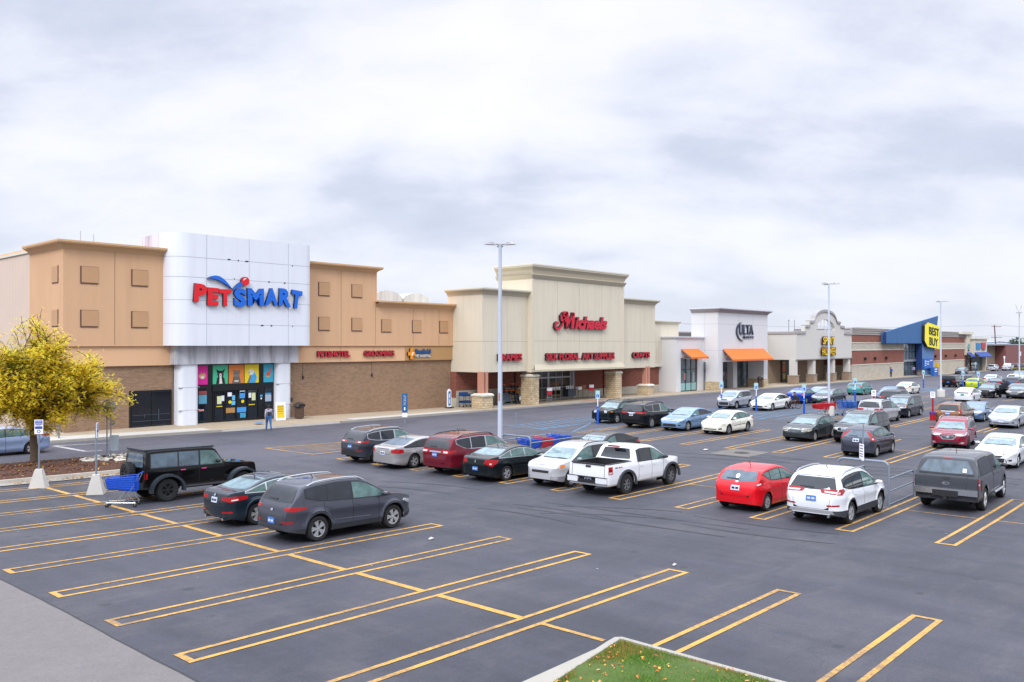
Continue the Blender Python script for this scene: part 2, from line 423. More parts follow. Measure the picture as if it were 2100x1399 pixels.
mb = MB(); seam_strip(mb, (17.9, 51.0), (18.1, 47.0), .3, .009); seam_strip(mb, (17.9, 51.0), (20.6, 50.2), .25, .0094)
seam_strip(mb, (18.1, 47.0), (18.9, 46.9), .25, .0094)
tag(mb.build('stop_line', WHT), kind='structure')
TYM = paint_mark('tyre_mark', '22232b', '34343d', .95)
mb = MB(); random.seed(3)
for k in range(16):
    x0 = random.choice((20.5, 22, 23.3, 37.5, 39.5, 57)); y0 = random.uniform(6, 34); L = random.uniform(4, 9); cu = random.uniform(-.35, .35); a = random.uniform(1.3, 1.85)
    for off in (0, 1.5):
        q = Vector((x0+off*sin(a), y0-off*cos(a))); h_ = a
        for i in range(14):
            q2 = q+Vector((cos(h_), sin(h_)))*L/14; seam_strip(mb, tuple(q), tuple(q2), .16*(.4+.6*sin(pi*(i+.5)/14)), .0065, 0, 3); q = q2; h_ += cu/7
tag(mb.build('tyre_marks', TYM), kind='structure')
# concrete pad with manhole
CONC = mat('concrete', '8d8982', rough=.85, nz=(1.4, .12), bump=.5, streak=('77716b', .35))
mb = MB()
for i in range(4):
    for j in range(4):
        P = lambda u, v: g3(39.9+2.7*u, 19.35+2.25*v, .01)
        mb.face([P(i/4, j/4), P((i+1)/4, j/4), P((i+1)/4, (j+1)/4), P(i/4, (j+1)/4)])
tag(mb.build('concrete_pad', mat('pad_concrete', '66615c', rough=.9, nz=(1.1, .25), bump=.5, streak=('4a4848', .5))), kind='structure')
mb = MB(); mb.lathe([(0, .02), (.36, .02), (.4, .012)], 24); mb.lathe([(.12, .024), (.3, .024)], 24)
tag(mb.build('manhole_cover', mat('castiron', '3a3430', rough=.7, metal=.3), loc=g3(41.3, 20.4, .008)), 'round dark iron manhole cover in a pale concrete pad', 'manhole cover')
# ---- pavement in front of the shops
KY = [(-5, 53.6), (12, 52.9), (20, 52.3), (26, 51.4), (30, 50.8), (36, 50.3), (49, 49.7), (61, 49.4), (80, 48.9), (101, 48.6), (143, 48.6), (200, 48.0), (236, 47.6), (244, 49)]
def interp(t_, x):
    for (a, b_), (c, d) in zip(t_, t_[1:]):
        if x <= c: return b_+(d-b_)*max(0, (x-a))/(c-a)
    return t_[-1][1]
def sz(x, y):
    base = gz(x, 52)+.15; f = max(0, min(1, (y-interp(KY, x)-.3)/3.2)); return base+f*.012*max(0, 47-max(x, 8))
PAVE = mat('pavement_concrete', 'a0907a', rough=.9, nz=(.55, .12), bump=.4); PAVL = mat('pavement_new_concrete', 'b0aca4', rough=.9, nz=(.8, .06), bump=.3)
t = NT(PAVE.node_tree); b = t.n['Principled BSDF']; src = b.inputs['Base Color'].links[0].from_socket
X, Y, Z = t.sep(t.pos())
jx = t.math('LESS_THAN', t.math('FRACT', t.math('DIVIDE', X, 1.6)), .016); jy = t.math('LESS_THAN', t.math('FRACT', t.math('DIVIDE', Y, 1.6)), .016)
src = t.mix(t.math('MULTIPLY', t.math('MAXIMUM', jx, jy), .5), src, (.12, .1, .09, 1))
st = t.ramp(t.noise(t.pos(), .35, 5, .7), [(.45, (0, 0, 0)), (.7, (1, 1, 1))])
src = t.mix(t.math('MULTIPLY', st, .35), src, lin('8c857c')); t.link(src, b.inputs['Base Color'])
mb = MB(); xk = axis([(-5, 60, 1.5), (60, 110, 3), (110, 245, 8)])
for i in range(len(xk)-1):
    a, c = xk[i], xk[i+1]; ya, yc = interp(KY, a), interp(KY, c)
    n = 6
    for j in range(n):
        u0, u1 = j/n, (j+1)/n; yf = lambda y0, u: y0+.16+(56-y0-.16)*u
        mb.face([(a, yf(ya, u0), sz(a, yf(ya, u0))), (c, yf(yc, u0), sz(c, yf(yc, u0))), (c, yf(yc, u1), sz(c, yf(yc, u1))), (a, yf(ya, u1), sz(a, yf(ya, u1)))], 0)
    ramp_ = 28.5 < (a+c)/2 < 37
    h0, h1 = (sz(a, ya), sz(c, yc)) if not ramp_ else (gz(a, ya)+.02, gz(c, yc)+.02)
    kb = .16
    mb.face([(a, ya, gz(a, ya)-.02), (c, yc, gz(c, yc)-.02), (c, yc+.015, h1-.015), (a, ya+.015, h0-.015)], 1)
    mb.face([(a, ya+.015, h0-.015), (c, yc+.015, h1-.015), (c, yc+kb, sz(c, yc)), (a, ya+kb, sz(a, ya))], 1)
tag(mb.build('pavement', [PAVE, CONC]), kind='structure')
mb = MB()                                        # paler repaired slabs along the kerb
for x0, x1, w_ in ((14, 27.6, 1.15), (38.5, 50.3, 1.1)):
    n = int((x1-x0)/1.0)
    for i in range(n):
        a, c = x0+(x1-x0)*i/n, x0+(x1-x0)*(i+1)/n; ya, yc = interp(KY, a)+.1, interp(KY, c)+.1
        mb.face([(a, ya, sz(a, ya)+.012), (c, yc, sz(c, yc)+.012), (c, yc+w_, sz(c, yc+w_)+.012), (a, ya+w_, sz(a, ya+w_)+.012)])
tag(mb.build('pavement_edge', PAVL), kind='structure')
mb = MB(); mb.box(66.2, 70.4, 49.5, 50.0, .13, .168)
tag(mb.build('tactile_strip', mat('tactile', '9c5f4c', rough=.85, nz=(6, .15))), kind='structure')
# ---- mulch island with the yellow tree
def island(name, outline, kerb_mat, fill_mat, h=.14, kw=.16, fill_h=.10, gutter=.5, gut_mat=None, mound=.12):
    """outline: closed list of (x,y), counter-clockwise"""
    n = len(outline); C = Vector((sum(p[0] for p in outline)/n, sum(p[1] for p in outline)/n))
    def off(d):
        o = []
        for i in range(n):
            a, b_, c = Vector(outline[i-1]), Vector(outline[i]), Vector(outline[(i+1) % n])
            t1, t2 = (b_-a).normalized(), (c-b_).normalized(); nn_ = Vector((-(t1.y+t2.y), t1.x+t2.x)).normalized()
            o.append(b_+nn_*d)
        return o
    k = MB(); r0, r1, r2 = off(0), off(.03), off(kw); rg = off(-gutter)
    for i in range(n):
        j = (i+1) % n
        P = lambda r, q, z: (r[q].x, r[q].y, gz(r[q].x, r[q].y)+z)
        if gutter: k.face([P(rg, i, .011), P(rg, j, .011), P(r0, j, .016), P(r0, i, .016)], 1)
        k.face([P(r0, i, 0), P(r0, j, 0), P(r1, j, h-.01), P(r1, i, h-.01)], 0)
        k.face([P(r1, i, h-.01), P(r1, j, h-.01), P(r2, j, h), P(r2, i, h)], 0)
        k.face([P(r2, i, h), P(r2, j, h), P(r2, j, 0), P(r2, i, 0)], 0)
    tag(k.build(name+'_kerb', [kerb_mat, gut_mat or kerb_mat]), kind='structure')
    b_ = bmesh.new(); vs = [b_.verts.new((p.x, p.y, 0)) for p in r2]; b_.faces.new(vs)
    lo = Vector((min(p.x for p in r2), min(p.y for p in r2))); hi = Vector((max(p.x for p in r2), max(p.y for p in r2)))
    for ax, a, c in ((0, lo.x, hi.x), (1, lo.y, hi.y)):
        q = a+.35
        while q < c:
            bmesh.ops.bisect_plane(b_, geom=b_.verts[:]+b_.edges[:]+b_.faces[:], plane_co=(q, q, 0), plane_no=(1, 0, 0) if ax == 0 else (0, 1, 0)); q += .35
    bv = set(v for e in b_.edges if e.is_boundary for v in e.verts)
    for v in b_.verts:
        d = 0 if v in bv else 1
        v.co.z = gz(v.co.x, v.co.y)+fill_h+d*(mound+.03*sin(v.co.x*2.3)*sin(v.co.y*3.1)+random.uniform(-.015, .015))
    me = bpy.data.meshes.new(name); b_.to_mesh(me); b_.free(); me.materials.append(fill_mat)
    for p in me.polygons: p.use_smooth = True
    return tag(link(name, me), kind='structure'), r2
def rounded(x0, x1, y0, y1, r, segs=6, corners='1111'):
    o = []
    for (cx, cy, a0, on) in ((x0+r, y0+r, pi, corners[0]), (x1-r, y0+r, 1.5*pi, corners[1]), (x1-r, y1-r, 0, corners[2]), (x0+r, y1-r, .5*pi, corners[3])):
        if on == '1': o += [(cx+r*cos(a0+.5*pi*i/segs), cy+r*sin(a0+.5*pi*i/segs)) for i in range(segs+1)]
        else: o.append((cx+r*(cos(a0)+cos(a0+.5*pi)), cy+r*(sin(a0)+sin(a0+.5*pi))))
    return o
MULCH = mat('mulch', '4a2e22', rough=.95, nz=(9, .55), bump=1.0)
isl, _ = island('mulch_bed', rounded(4.6, 19.0, 37.5, 42.9, 1.6), mat('kerb_concrete', 'a39c92', rough=.9, nz=(.9, .18), bump=.6, streak=('6f6a66', .4)), MULCH, gutter=.75, gut_mat=CONC, mound=.16)
def scatter_chips(name, n, area, cols, size, zoff, parent=None, flat=.5, label=None, kind='stuff', zf=None):
    mb = MB()
    for _ in range(n):
        x = random.uniform(area[0], area[1]); y = random.uniform(area[2], area[3]); z = (zf(x, y) if zf else gz(x, y))+zoff+random.uniform(0, .02)
        a = random.uniform(0, 2*pi); l = size*random.uniform(.5, 1.4); w_ = l*random.uniform(.25, .6)
        d = Vector((cos(a), sin(a), random.uniform(-flat, flat)))*l; e = Vector((-sin(a), cos(a), random.uniform(-flat, flat)))*w_; c = Vector((x, y, z))
        mb.face([c-d-e, c+d-e*.7, c+d*.8+e, c-d*.9+e*.8], random.randrange(len(cols)))
    o = mb.build(name, cols, parent); tag(o, label, None, None, kind); return o
chip = [mat('chip_a', '5a3524', .95), mat('chip_b', '3a2219', .95), mat('chip_c', '7a4d34', .95)]
scatter_chips('mulch_chips', 9000, (5.2, 18.4, 38, 42.5), chip, .045, .25)
scatter_chips('fallen_leaves', 420, (5.0, 18.6, 37.0, 42.8), [mat('leaf_fallen', 'a8862c', .8)], .04, .27)
scatter_chips('gutter_leaves', 260, (11.5, 16.5, 36.85, 37.45), [mat('leaf_dry', '9a7440', .9)], .05, .03)
mb = MB(); st_ = []
for _ in range(120):
    a = random.uniform(0, 2*pi); r = random.uniform(0, 1)**.5; x, y = 17.1+1.5*r*cos(a), 41.0+1.4*r*sin(a)
    s = random.uniform(.05, .15); mb.lathe([(0, -s*.3), (s*.8, -s*.2), (s, s*.15), (s*.6, s*.5), (0, s*.6)], 6, random.randrange(2), c=g3(x, y, .27))
tag(mb.build('river_stones', [mat('stone_pale', 'b8b2a8', .85, nz=(4, .2)), mat('stone_grey', '8b857e', .85)], smooth=True, ang=50), 'pile of pale rounded stones at the end of the mulch bed', kind='stuff')
# ---- grass island bottom right
GRASSG = mat('lawn_soil', '44571f', rough=.95, nz=(3, .4))
isg, r2 = island('lawn', [(12.22, 8.3), (12.1, 8.4), (11.9, 8.38), (9.7, 8.0), (4, 7.1), (4, -16), (12.1, -16), (12.16, 5.5)], mat('kerb_pale', '9a958c', rough=.9, nz=(1.2, .14), bump=.6, streak=('85807a', .3)), GRASSG, h=.13, kw=.17, gutter=0, fill_h=.09, mound=.05)
mb = MB()                                        # wide flat concrete strip beside the service lane
for i in range(16):
    a, c = 4+8.24*i/16, 4+8.24*(i+1)/16; lo = lambda x: 7.1+(x-4)*.158-.08; hi = lambda x: 8.16+(x-4)*.036; mb.face([g3(a, lo(a), .02), g3(c, lo(c), .02), g3(c, hi(c), .02), g3(a, hi(a), .02)])
tag(mb.build('kerb_apron', MATS['kerb_pale']), kind='structure')
gm = MB()
for _ in range(52000):
    x = random.uniform(8.6, 11.98); y = min(8.2, 7.8+(x-9.7)*.16)-random.random()**1.2*3.6
    h = random.uniform(.03, .095); a = random.uniform(0, 2*pi); w_ = random.uniform(.004, .009)
    c = Vector(g3(x, y, .10)); d = Vector((cos(a), sin(a), 0))*w_; t_ = Vector((random.uniform(-.5, .5), random.uniform(-.5, .5), 1))*h
    brown = sin(x*1.7+y*.9)+.5*sin(y*2.3) > 1.0 or (y > 7.3+(x-9.7)*.16 and random.random() < .5) or (x > 11.6 and random.random() < .3)
    gm.face([c-d, c+d, c+t_], 2 if brown else random.randrange(2))
tag(gm.build('grass', [mat('grass_a', '62862c', .8), mat('grass_b', '4b7022', .8), mat('grass_dry', '8a7434', .9)]), kind='stuff')
lf = MB()
for _ in range(190):
    x = random.uniform(8.7, 11.95); y = 7.75+(x-9.7)*.15-random.random()**1.4*3.4; c = Vector(g3(x, y, .165+random.uniform(0, .03))); s = random.uniform(.015, .042); a = random.uniform(0, 6.28)
    P = []
    for k in range(7):
        r = s*(1 if k % 2 == 0 else .45); P.append(c+Vector((cos(a+k*.9)*r, sin(a+k*.9)*r, random.uniform(-.015, .015))))
    lf.face(P, random.randrange(4))
tag(lf.build('autumn_leaves', [mat('leaf_orange', 'b06a2c', .8), mat('leaf_tan', 'b8935f', .8), mat('leaf_brown', '7d4a2c', .8), mat('leaf_yellow', 'c29a3c', .8)]), kind='stuff')
mb = MB()                                        # bits of litter on the tarmac
for x, y, s in ((15.89, 17.22, .10), (17.91, 10.62, .07), (41.1, 22.4, .2), (37, 26, .12)):
    c = Vector(g3(x, y, .03)); mb.face([c+Vector((-s, -s*.4, 0)), c+Vector((s*.6, -s*.5, .02)), c+Vector((s, s*.4, -.01)), c+Vector((0, s*.3, .05)), c+Vector((-s*.8, s*.5, 0))])
for _ in range(110):
    x = random.uniform(7, 70); y = random.uniform(4, 48); c = Vector(g3(x, y, .018)); s = random.uniform(.008, .022)*(1+x/60); a = random.uniform(0, 6)
    mb.face([c+Vector((cos(a+k*1.57), sin(a+k*1.57), 0))*s for k in range(4)])
tag(mb.build('litter', mat('litter_white', 'b0aca8', .8)), kind='stuff')
# ================================================================ BUILDINGS
TAN = mat('stucco_tan', 'c8a07c', rough=.9, nz=(.35, .05), bump=.5, streak=('a88264', .25))
TANL = mat('stucco_tan_band', 'd2a882', rough=.9, nz=(.4, .05), bump=.5)
TAND = mat('stucco_ochre', 'ab865a', rough=.9, nz=(.4, .05), bump=.5)
TANC = mat('stucco_cornice', 'c6a078', rough=.8, nz=(.5, .05))
JNT = mat('joint_line', '8a6a4c', rough=.9); JNC = mat('joint_cream', '9d988c', .9)
CREAM = mat('stucco_cream', 'ccc2ae', rough=.9, nz=(.3, .05), bump=.5, streak=('a39c8e', .3))
CREAMC = mat('cornice_cream', 'bab09a', rough=.85, nz=(.4, .05)); CREAMT = mat('coping_cream', 'cdc8b8', rough=.6)
WPAN = mat('white_panel', 'd6d9e0', rough=.5, nz=(.25, .04), streak=('b3b4bb', .2))
WSTN = mat('white_stained', 'b9bac0', rough=.7, nz=(.4, .08), streak=('56545a', .85))
BRN = brick('brick_brown', '8e7056', '7a5d46', '97826e', .31, .10, .009, var=.3)
RED = brick('brick_red', '85493c', '74402f', '8b6356', .42, .14, .012, var=.25)
BLOCKC = brick('block_cream', 'b9b3a4', 'aea896', 'c4bfb2', .41, .205, .01, var=.12)
STONE = brick('stone_veneer', 'c6b394', 'ac9878', '8f7d64', .42, .21, .018, var=.5)
STONEG = brick('split_block', 'b0a898', '9b9384', 'c0b8aa', .4, .2, .015, var=.3)
GLASS = mat('dark_glass', '101820', rough=.06, spec=.8, nz=(1.3, .5)); FRAME = mat('black_frame', '0d1116', rough=.35)
ALU = mat('aluminium', 'a7a9ad', rough=.4, metal=.6); DARKIN = mat('dark_interior', '1b1d22', rough=.8)
ROOFM = mat('roof_membrane', '9b9a98', rough=.9, nz=(.2, .1))
SHOPIN = mat('shop_glass', '56646a', rough=.05, spec=.8, nz=(.9, .9)); FROST = mat('frosted_film', '86b0b0', rough=.35, nz=(2, .08))
def bx(name, m, parent, *b, **k): return MB().box(*b).build(name, m, parent, **k)
def wl(p):
    v = Vector(p.location)
    q = p
    while q.parent is not None: v = Vector(q.parent.location)+v+q.matrix_parent_inverse.translation; q = q.parent
    return v
def add(o, p): o.parent = p; o.matrix_parent_inverse = Matrix.Translation(-wl(p)); return o
def cornice(mb, x0, x1, yf, zt, depth_, h, proj, mi=0, ends=(1, 1), mt=None):
    """profiled cornice along a front face at yf running back `depth_` on each open end"""
    st = [(0, 0.0), (.25, .18), (.55, .42), (.85, .95), (1, 1)]
    for i in range(4):
        (a, p), (c, q) = st[i], st[i+1]; z0, z1 = zt-h+a*h, zt-h+c*h; pa, pb = proj*p, proj*q
        if i == 3: pa = pb
        l0, l1 = (pa if ends[0] else 0), (pb if ends[0] else 0); r0, r1 = (pa if ends[1] else 0), (pb if ends[1] else 0)
        mb.face([(x0-l0, yf-pa, z0), (x1+r0, yf-pa, z0), (x1+r1, yf-pb, z1), (x0-l1, yf-pb, z1)], mi)
        if ends[0]: mb.face([(x0-l0, yf+depth_, z0), (x0-l0, yf-pa, z0), (x0-l1, yf-pb, z1), (x0-l1, yf+depth_, z1)], mi)
        if ends[1]: mb.face([(x1+r0, yf-pa, z0), (x1+r0, yf+depth_, z0), (x1+r1, yf+depth_, z1), (x1+r1, yf-pb, z1)], mi)
    L, R = (proj if ends[0] else 0), (proj if ends[1] else 0)
    mb.box(x0-L-.03, x1+R+.03, yf-proj-.03, yf+depth_, zt, zt+.12, mi if mt is None else mt)
def joints(parent, m, yf, xs_, zs, z0, z1, x0, x1, w_=.035):
    o = None
    for x in xs_: o = MB().box(x-w_/2, x+w_/2, yf-.004, yf+.05, z0, z1).build('expansion_joint', m); add(o, parent)
    for z in zs: o = MB().box(x0, x1, yf-.0045, yf+.05, z-w_/2, z+w_/2).build('expansion_joint', m); add(o, parent)
# ---------------- pet store
PS = thing('store_building', 'tan stucco and brown brick pet store with big white rounded entrance fascia', 'store', (36, 54.3, .2))
YP = 54.3
mb = MB(); mb.box(19.55, 43.8, YP, 60, 5.72, 11.9, 0); mb.box(43.8, 53.0, YP, 60, 5.72, 9.1, 0)
mb.box(19.6, 52.95, YP+.1, 60, 4.42, 5.72, 1); mb.box(47.1, 52.93, YP+.06, YP+.1, 4.44, 5.7, 2)
mb.box(19.7, 26.6, YP+.25, 60, -1, 4.42, 3); mb.box(34.4, 52.7, YP+.25, 60, -1, 4.42, 3)
mb.box(26.6, 34.4, YP+1.5, 60, -1, 4.42, 3)
mb.box(19.6, 43.7, 54.35, 60, 11.9, 11.95, 4)
add(mb.build('wall', [TAN, TANL, TAND, BRN, ROOFM]), PS)
mb = MB(); cornice(mb, 19.55, 43.8, YP, 12.1, 5.7, .42, .45, 0); cornice(mb, 43.8, 53.0, YP, 9.35, 5, .42, .45, 0, ends=(0, 1))
mb.box(43.82, 43.95, YP+.01, 60, 9.0, 12.0, 1)
mb.box(19.5, 53.0, YP-.03, YP+.1, 5.70, 5.76, 1)
add(mb.build('cornice', [TANC, TAN]), PS)
joints(PS, JNT, YP, [22.64, 40.32], [], 5.76, 11.7, 0, 0); joints(PS, JNT, YP, [43.8, 47.95, 51.0], [], 5.76, 8.9, 0, 0)
joints(PS, JNT, YP+.1, [40.32, 43.7, 51.0], [], 4.44, 5.7, 0, 0, .03)
PANEL = mat('recessed_panel', 'b48c66', rough=.55, nz=(1.2, .08)); PEDGE = mat('panel_edge', '5a4038', rough=.8)
for x, zz_ in [(20.61, 2), (23.75, 2), (38.2, 2), (41.39, 2), (44.47, 1), (47.87, 1), (51.11, 1)]:
    for z in ((9.68, 6.96)[2-zz_:] if zz_ == 2 else (6.90,)):
        o = MB(); o.box(x, x+1.0, YP-.045, YP+.01, z, z+.99, 0); o.box(x-.07, x+1.0, YP-.04, YP+.01, z-.07, z, 1); o.box(x-.07, x, YP-.04, YP+.01, z, z+1.02, 1); o.box(x, x+1, YP-.04, YP, z+.99, z+1.01, 1)
        add(o.build('wall_panel', [PANEL, PEDGE]), PS)
for z in (9.68, 6.97):
    o = MB(); o.box(19.5, 19.56, 55.08, 56.05, z, z+1.0, 0); o.box(19.51, 19.56, 55.04, 55.08, z-.04, z+1.03, 1); o.box(19.51, 19.56, 55.08, 56.05, z-.05, z, 1)
    add(o.build('wall_panel', [PANEL, PEDGE]), PS)
# rounded white fascia
XF0, XF1, YF, RF = 25.8, 36.8, 53.0, 1.25
pts = [(XF0, 57.4)]+[(XF0+RF-RF*cos(a), YF+RF-RF*sin(a)) for a in [i*pi/2/14 for i in range(15)]]
pts += [(XF1-.7+.7*sin(a), YF+.7-.7*cos(a)) for a in [i*pi/2/8 for i in range(9)]]+[(XF1, 57.4)]
def ribbon(mb, pts, z0, z1, mi=0):
    for (a, b_), (c, d) in zip(pts, pts[1:]): mb.face([(a, b_, z0), (c, d, z0), (c, d, z1), (a, b_, z1)], mi)
mb = MB(); ribbon(mb, pts, 5.73, 13.28, 0); mb.face([(p[0], p[1], 5.73) for p in reversed(pts)], 0); mb.face([(p[0], p[1], 13.28) for p in pts], 0)
mb.face([(XF1, 57.4, 5.73), (XF0, 57.4, 5.73), (XF0, 57.4, 13.28), (XF1, 57.4, 13.28)], 1)
add(mb.build('fascia', [WPAN, WSTN], smooth=True, ang=35, recalc=True), PS)
o = MB(); ribbon(o, [(XF0-.012, 57.4), (XF0-.012, 54.9)], 12.3, 13.27); add(o.build('stained_end', mat('rust_stain', 'c2c2cc', .7, nz=(1.5, .1), streak=('77567c', .8))), PS)
seam = MB(); SEAM = mat('panel_seam', 'a4a8b2', .8)
off_ = [(p[0]+(0 if p[1] <= YF+.01 else (-.006 if p[0] < 30 else .006)), p[1]-.006) for p in pts[1:-1]]
for z in (11.68, 10.34, 8.8, 7.2): ribbon(seam, off_, z-.014, z+.014)
for x in (28.2, 31.4, 34.6): ribbon(seam, [(x-.014, YF-.007), (x+.014, YF-.007)], 5.75, 13.26)
add(seam.build('panel_seam', SEAM), PS)
o = MB()
for x, z, w_ in ((29.7, 11.72, .3), (30.5, 11.70, .12), (31.05, 11.69, .35), (34.9, 11.63, .1), (32.9, 10.34, .18), (34.2, 10.33, .2), (32.3, 7.18, .3), (33.1, 7.17, .2), (34.9, 7.16, .1), (30.2, 10.4, .1)):
    o = MB(); o.face([(x, YF-.009, z-.05), (x+w_*.6, YF-.009, z-.06), (x+w_, YF-.009, z+.03), (x+w_*.3, YF-.009, z+.05)]); add(o.build('damage_mark', mat('dark_scuff', '2c2c34', .9)), PS)
# stained portal, columns
mb = MB(); mb.box(26.35, 35.98, 53.75, 56, 4.46, 5.73, 0)
add(mb.build('portal_beam', WSTN), PS); joints(PS, SEAM, 53.75, [27.3, 29.9, 32.9], [], 4.48, 5.7, 0, 0, .03)
def column(x0, x1, y0, y1, r=.35):
    p = [(x0, y1)]+[(x0+r-r*cos(a), y0+r-r*sin(a)) for a in [i*pi/16 for i in range(9)]]+[(x1-r+r*sin(a), y0+r-r*cos(a)) for a in [i*pi/16 for i in range(9)]]+[(x1, y1)]
    m = MB(); ribbon(m, p, -.5, 4.46); return m
m = column(26.7, 28.15, 53.85, 56); add(m.build('column', WPAN, smooth=True, ang=35), PS)
m = column(34.2, 35.5, 53.85, 56); add(m.build('column', WPAN, smooth=True, ang=35), PS)
for z in (1.35, 2.9): add(MB().box(26.69, 28.16, 53.84, 54.0, z-.012, z+.012).build('column_seam', SEAM), PS); add(MB().box(34.19, 35.51, 53.84, 54.0, z-.012, z+.012).build('column_seam', SEAM), PS)
# storefront
YS = 54.2
sf = add(bx('storefront', FRAME, None, 28.15, 34.2, YS+.08, YS+.3, 0, 4.46), PS)
posters = [(28.2, 28.95, 'd0148c'), (29.34, 30.48, '3cb487'), (30.56, 31.74, 'd87a2c'), (31.80, 32.93, 'e2c81a'), (33.33, 34.14, '2f9db8')]
PB_ = {}
def flat(mb, pts_, y, mi=0): mb.face([(a, y, b_) for a, b_ in pts_], mi)
def blob(cx, cz, rx, rz, n=14, a0=0): return [(cx+rx*cos(a0+2*pi*k/n), cz+rz*sin(a0+2*pi*k/n)) for k in range(n)]
FUR = [mat('fur_black', '1e1c20', .8), mat('fur_grey', '7a7068', .8, nz=(12, .5)), mat('fur_white', 'd8d4cc', .8), mat('feather_blue', '3aa0d8', .7), mat('fur_tan', 'c49a6c', .8), mat('fish_orange', 'd8481c', .6)]
for i, (a, c, col) in enumerate(posters):
    o = bx('poster', mat('poster_%d' % i, col, .5), None, a, c, YS+.05, YS+.08, 3.03, 4.36); add(o, sf)
    g = MB(); y = YS+.045; m_ = (a+c)/2; k = (c-a)
    if i == 0: flat(g, blob(m_-.02, 3.62, .26, .2), y, 4); flat(g, blob(m_-.02, 3.53, .13, .1), y-.003, 2); flat(g, [(m_-.2, 3.75), (m_-.1, 3.9), (m_-.05, 3.76)], y, 4); flat(g, [(m_+.05, 3.76), (m_+.12, 3.9), (m_+.2, 3.75)], y, 4)
    if i == 1:
        flat(g, [(m_-.33, 3.04), (m_-.26, 3.45), (m_-.1, 3.6), (m_+.15, 3.6), (m_+.3, 3.4), (m_+.36, 3.04)], y, 0); flat(g, blob(m_, 3.72, .24, .26), y-.002, 0)
        flat(g, [(m_-.24, 3.8), (m_-.34, 4.08), (m_-.1, 3.94)], y, 0); flat(g, [(m_+.1, 3.94), (m_+.36, 4.1), (m_+.24, 3.8)], y, 0); flat(g, [(m_-.1, 3.05), (m_-.06, 3.5), (m_+.08, 3.5), (m_+.14, 3.05)], y-.004, 2); flat(g, blob(m_, 3.62, .09, .15), y-.005, 2); flat(g, blob(m_, 3.62, .04, .03), y-.007, 0)
        flat(g, blob(m_-.1, 3.76, .03, .03), y-.006, 4); flat(g, blob(m_+.1, 3.76, .03, .03), y-.006, 4)
    if i == 2:
        flat(g, [(m_-.36, 3.04), (m_-.24, 3.55), (m_+.24, 3.55), (m_+.36, 3.04)], y, 1); flat(g, blob(m_, 3.72, .27, .24), y-.002, 1)
        flat(g, [(m_-.27, 3.75), (m_-.25, 4.05), (m_-.1, 3.93)], y, 1); flat(g, [(m_+.1, 3.93), (m_+.26, 4.05), (m_+.27, 3.75)], y, 1); flat(g, blob(m_-.1, 3.76, .04, .035), y-.005, 0); flat(g, blob(m_+.1, 3.76, .04, .035), y-.005, 0)
        for q in range(5): flat(g, [(m_-.3+q*.13, 3.08), (m_-.26+q*.13, 3.08), (m_-.22+q*.1, 3.5), (m_-.25+q*.1, 3.5)], y-.004, 0)
        flat(g, blob(m_, 3.2, .2, .05), y-.006, 2)
    if i == 3:
        flat(g, [(m_-.38, 3.04), (m_-.1, 3.7), (m_+.2, 3.85), (m_+.42, 3.45), (m_+.3, 3.04)], y, 3); flat(g, blob(m_-.05, 3.82, .24, .22), y-.002, 2); flat(g, [(m_-.38, 3.04), (m_-.15, 3.6), (m_-.02, 3.5), (m_-.2, 3.04)], y-.003, 1); flat(g, blob(m_-.22, 3.78, .07, .07), y-.004, 4)
    if i == 4: flat(g, blob(m_-.02, 3.62, .16, .2, a0=.3), y, 5); flat(g, [(m_, 3.75), (m_+.18, 4.1), (m_+.24, 3.95), (m_+.1, 3.7)], y-.001, 5); flat(g, [(m_-.15, 3.5), (m_-.22, 3.4), (m_+.1, 3.38), (m_+.12, 3.5)], y-.002, 4)
    add(g.build('animal_picture', FUR), o)
mb = MB()
for a, c, z0, z1 in ((28.2, 28.95, .45, 2.75), (29.42, 30.2, .45, 2.5), (30.26, 31.05, .45, 2.55), (31.12, 31.95, .45, 2.55), (32.0, 32.85, .45, 2.5), (33.35, 34.05, 1.25, 2.7)): mb.box(a+.06, c-.06, YS+.04, YS+.08, z0, z1)
add(mb.build('door_glass', GLASS), sf)
mb = MB()
for a in (29.38, 30.22, 31.08, 31.98, 32.9): mb.box(a-.03, a+.03, YS+.01, YS+.08, .3, 2.62)
mb.box(29.3, 33.0, YS+.0, YS+.08, 2.56, 2.98); mb.box(29.38, 32.9, YS+.012, YS+.08, 1.32, 1.38); mb.box(29.38, 32.9, YS+.014, YS+.08, .3, .5)
add(mb.build('door_frame', FRAME), sf)
cols = [('c9d0a0', 29.65, 1.62, .33, .55), ('d4d8e0', 29.98, 1.82, .22, .38), ('e0e2e8', 30.45, 2.12, .32, .28), ('5cb2d8', 30.8, 1.83, .22, .36), ('5cb2d8', 30.74, 1.5, .3, .28), ('3f8fd0', 31.38, 1.95, .42, .48), ('d8dce4', 31.4, 2.32, .38, .16), ('c9d0a0', 32.35, 1.75, .3, .55), ('d4d8e0', 32.1, 1.95, .2, .36), ('3c8fd4', 31.18, .95, .72, .42), ('3490b8', 31.42, .55, .45, .34), ('a67c48', 30.32, .95, .7, .42), ('9aa7b8', 33.45, 1.62, .5, .5), ('2b86b4', 33.45, 2.13, .5, .12), ('4e8ea6', 28.28, 1.7, .6, .62), ('8c3a3a', 28.28, 2.35, .6, .24), ('d08c8c', 28.28, 1.2, .38, .12), ('4aa0d0', 33.03, 2.0, .2, .12), ('e8e8ec', 33.08, 1.8, .1, .12), ('d8c030', 29.6, 1.42, .44, .06), ('d8c030', 32.1, 1.42, .5, .06)]
for i, (c, x, z, w_, h) in enumerate(cols):
    add(bx('notice', mat('notice_'+c, c, .6), None, x, x+w_, YS-.004+.03, YS+.035, z, z+h), sf)
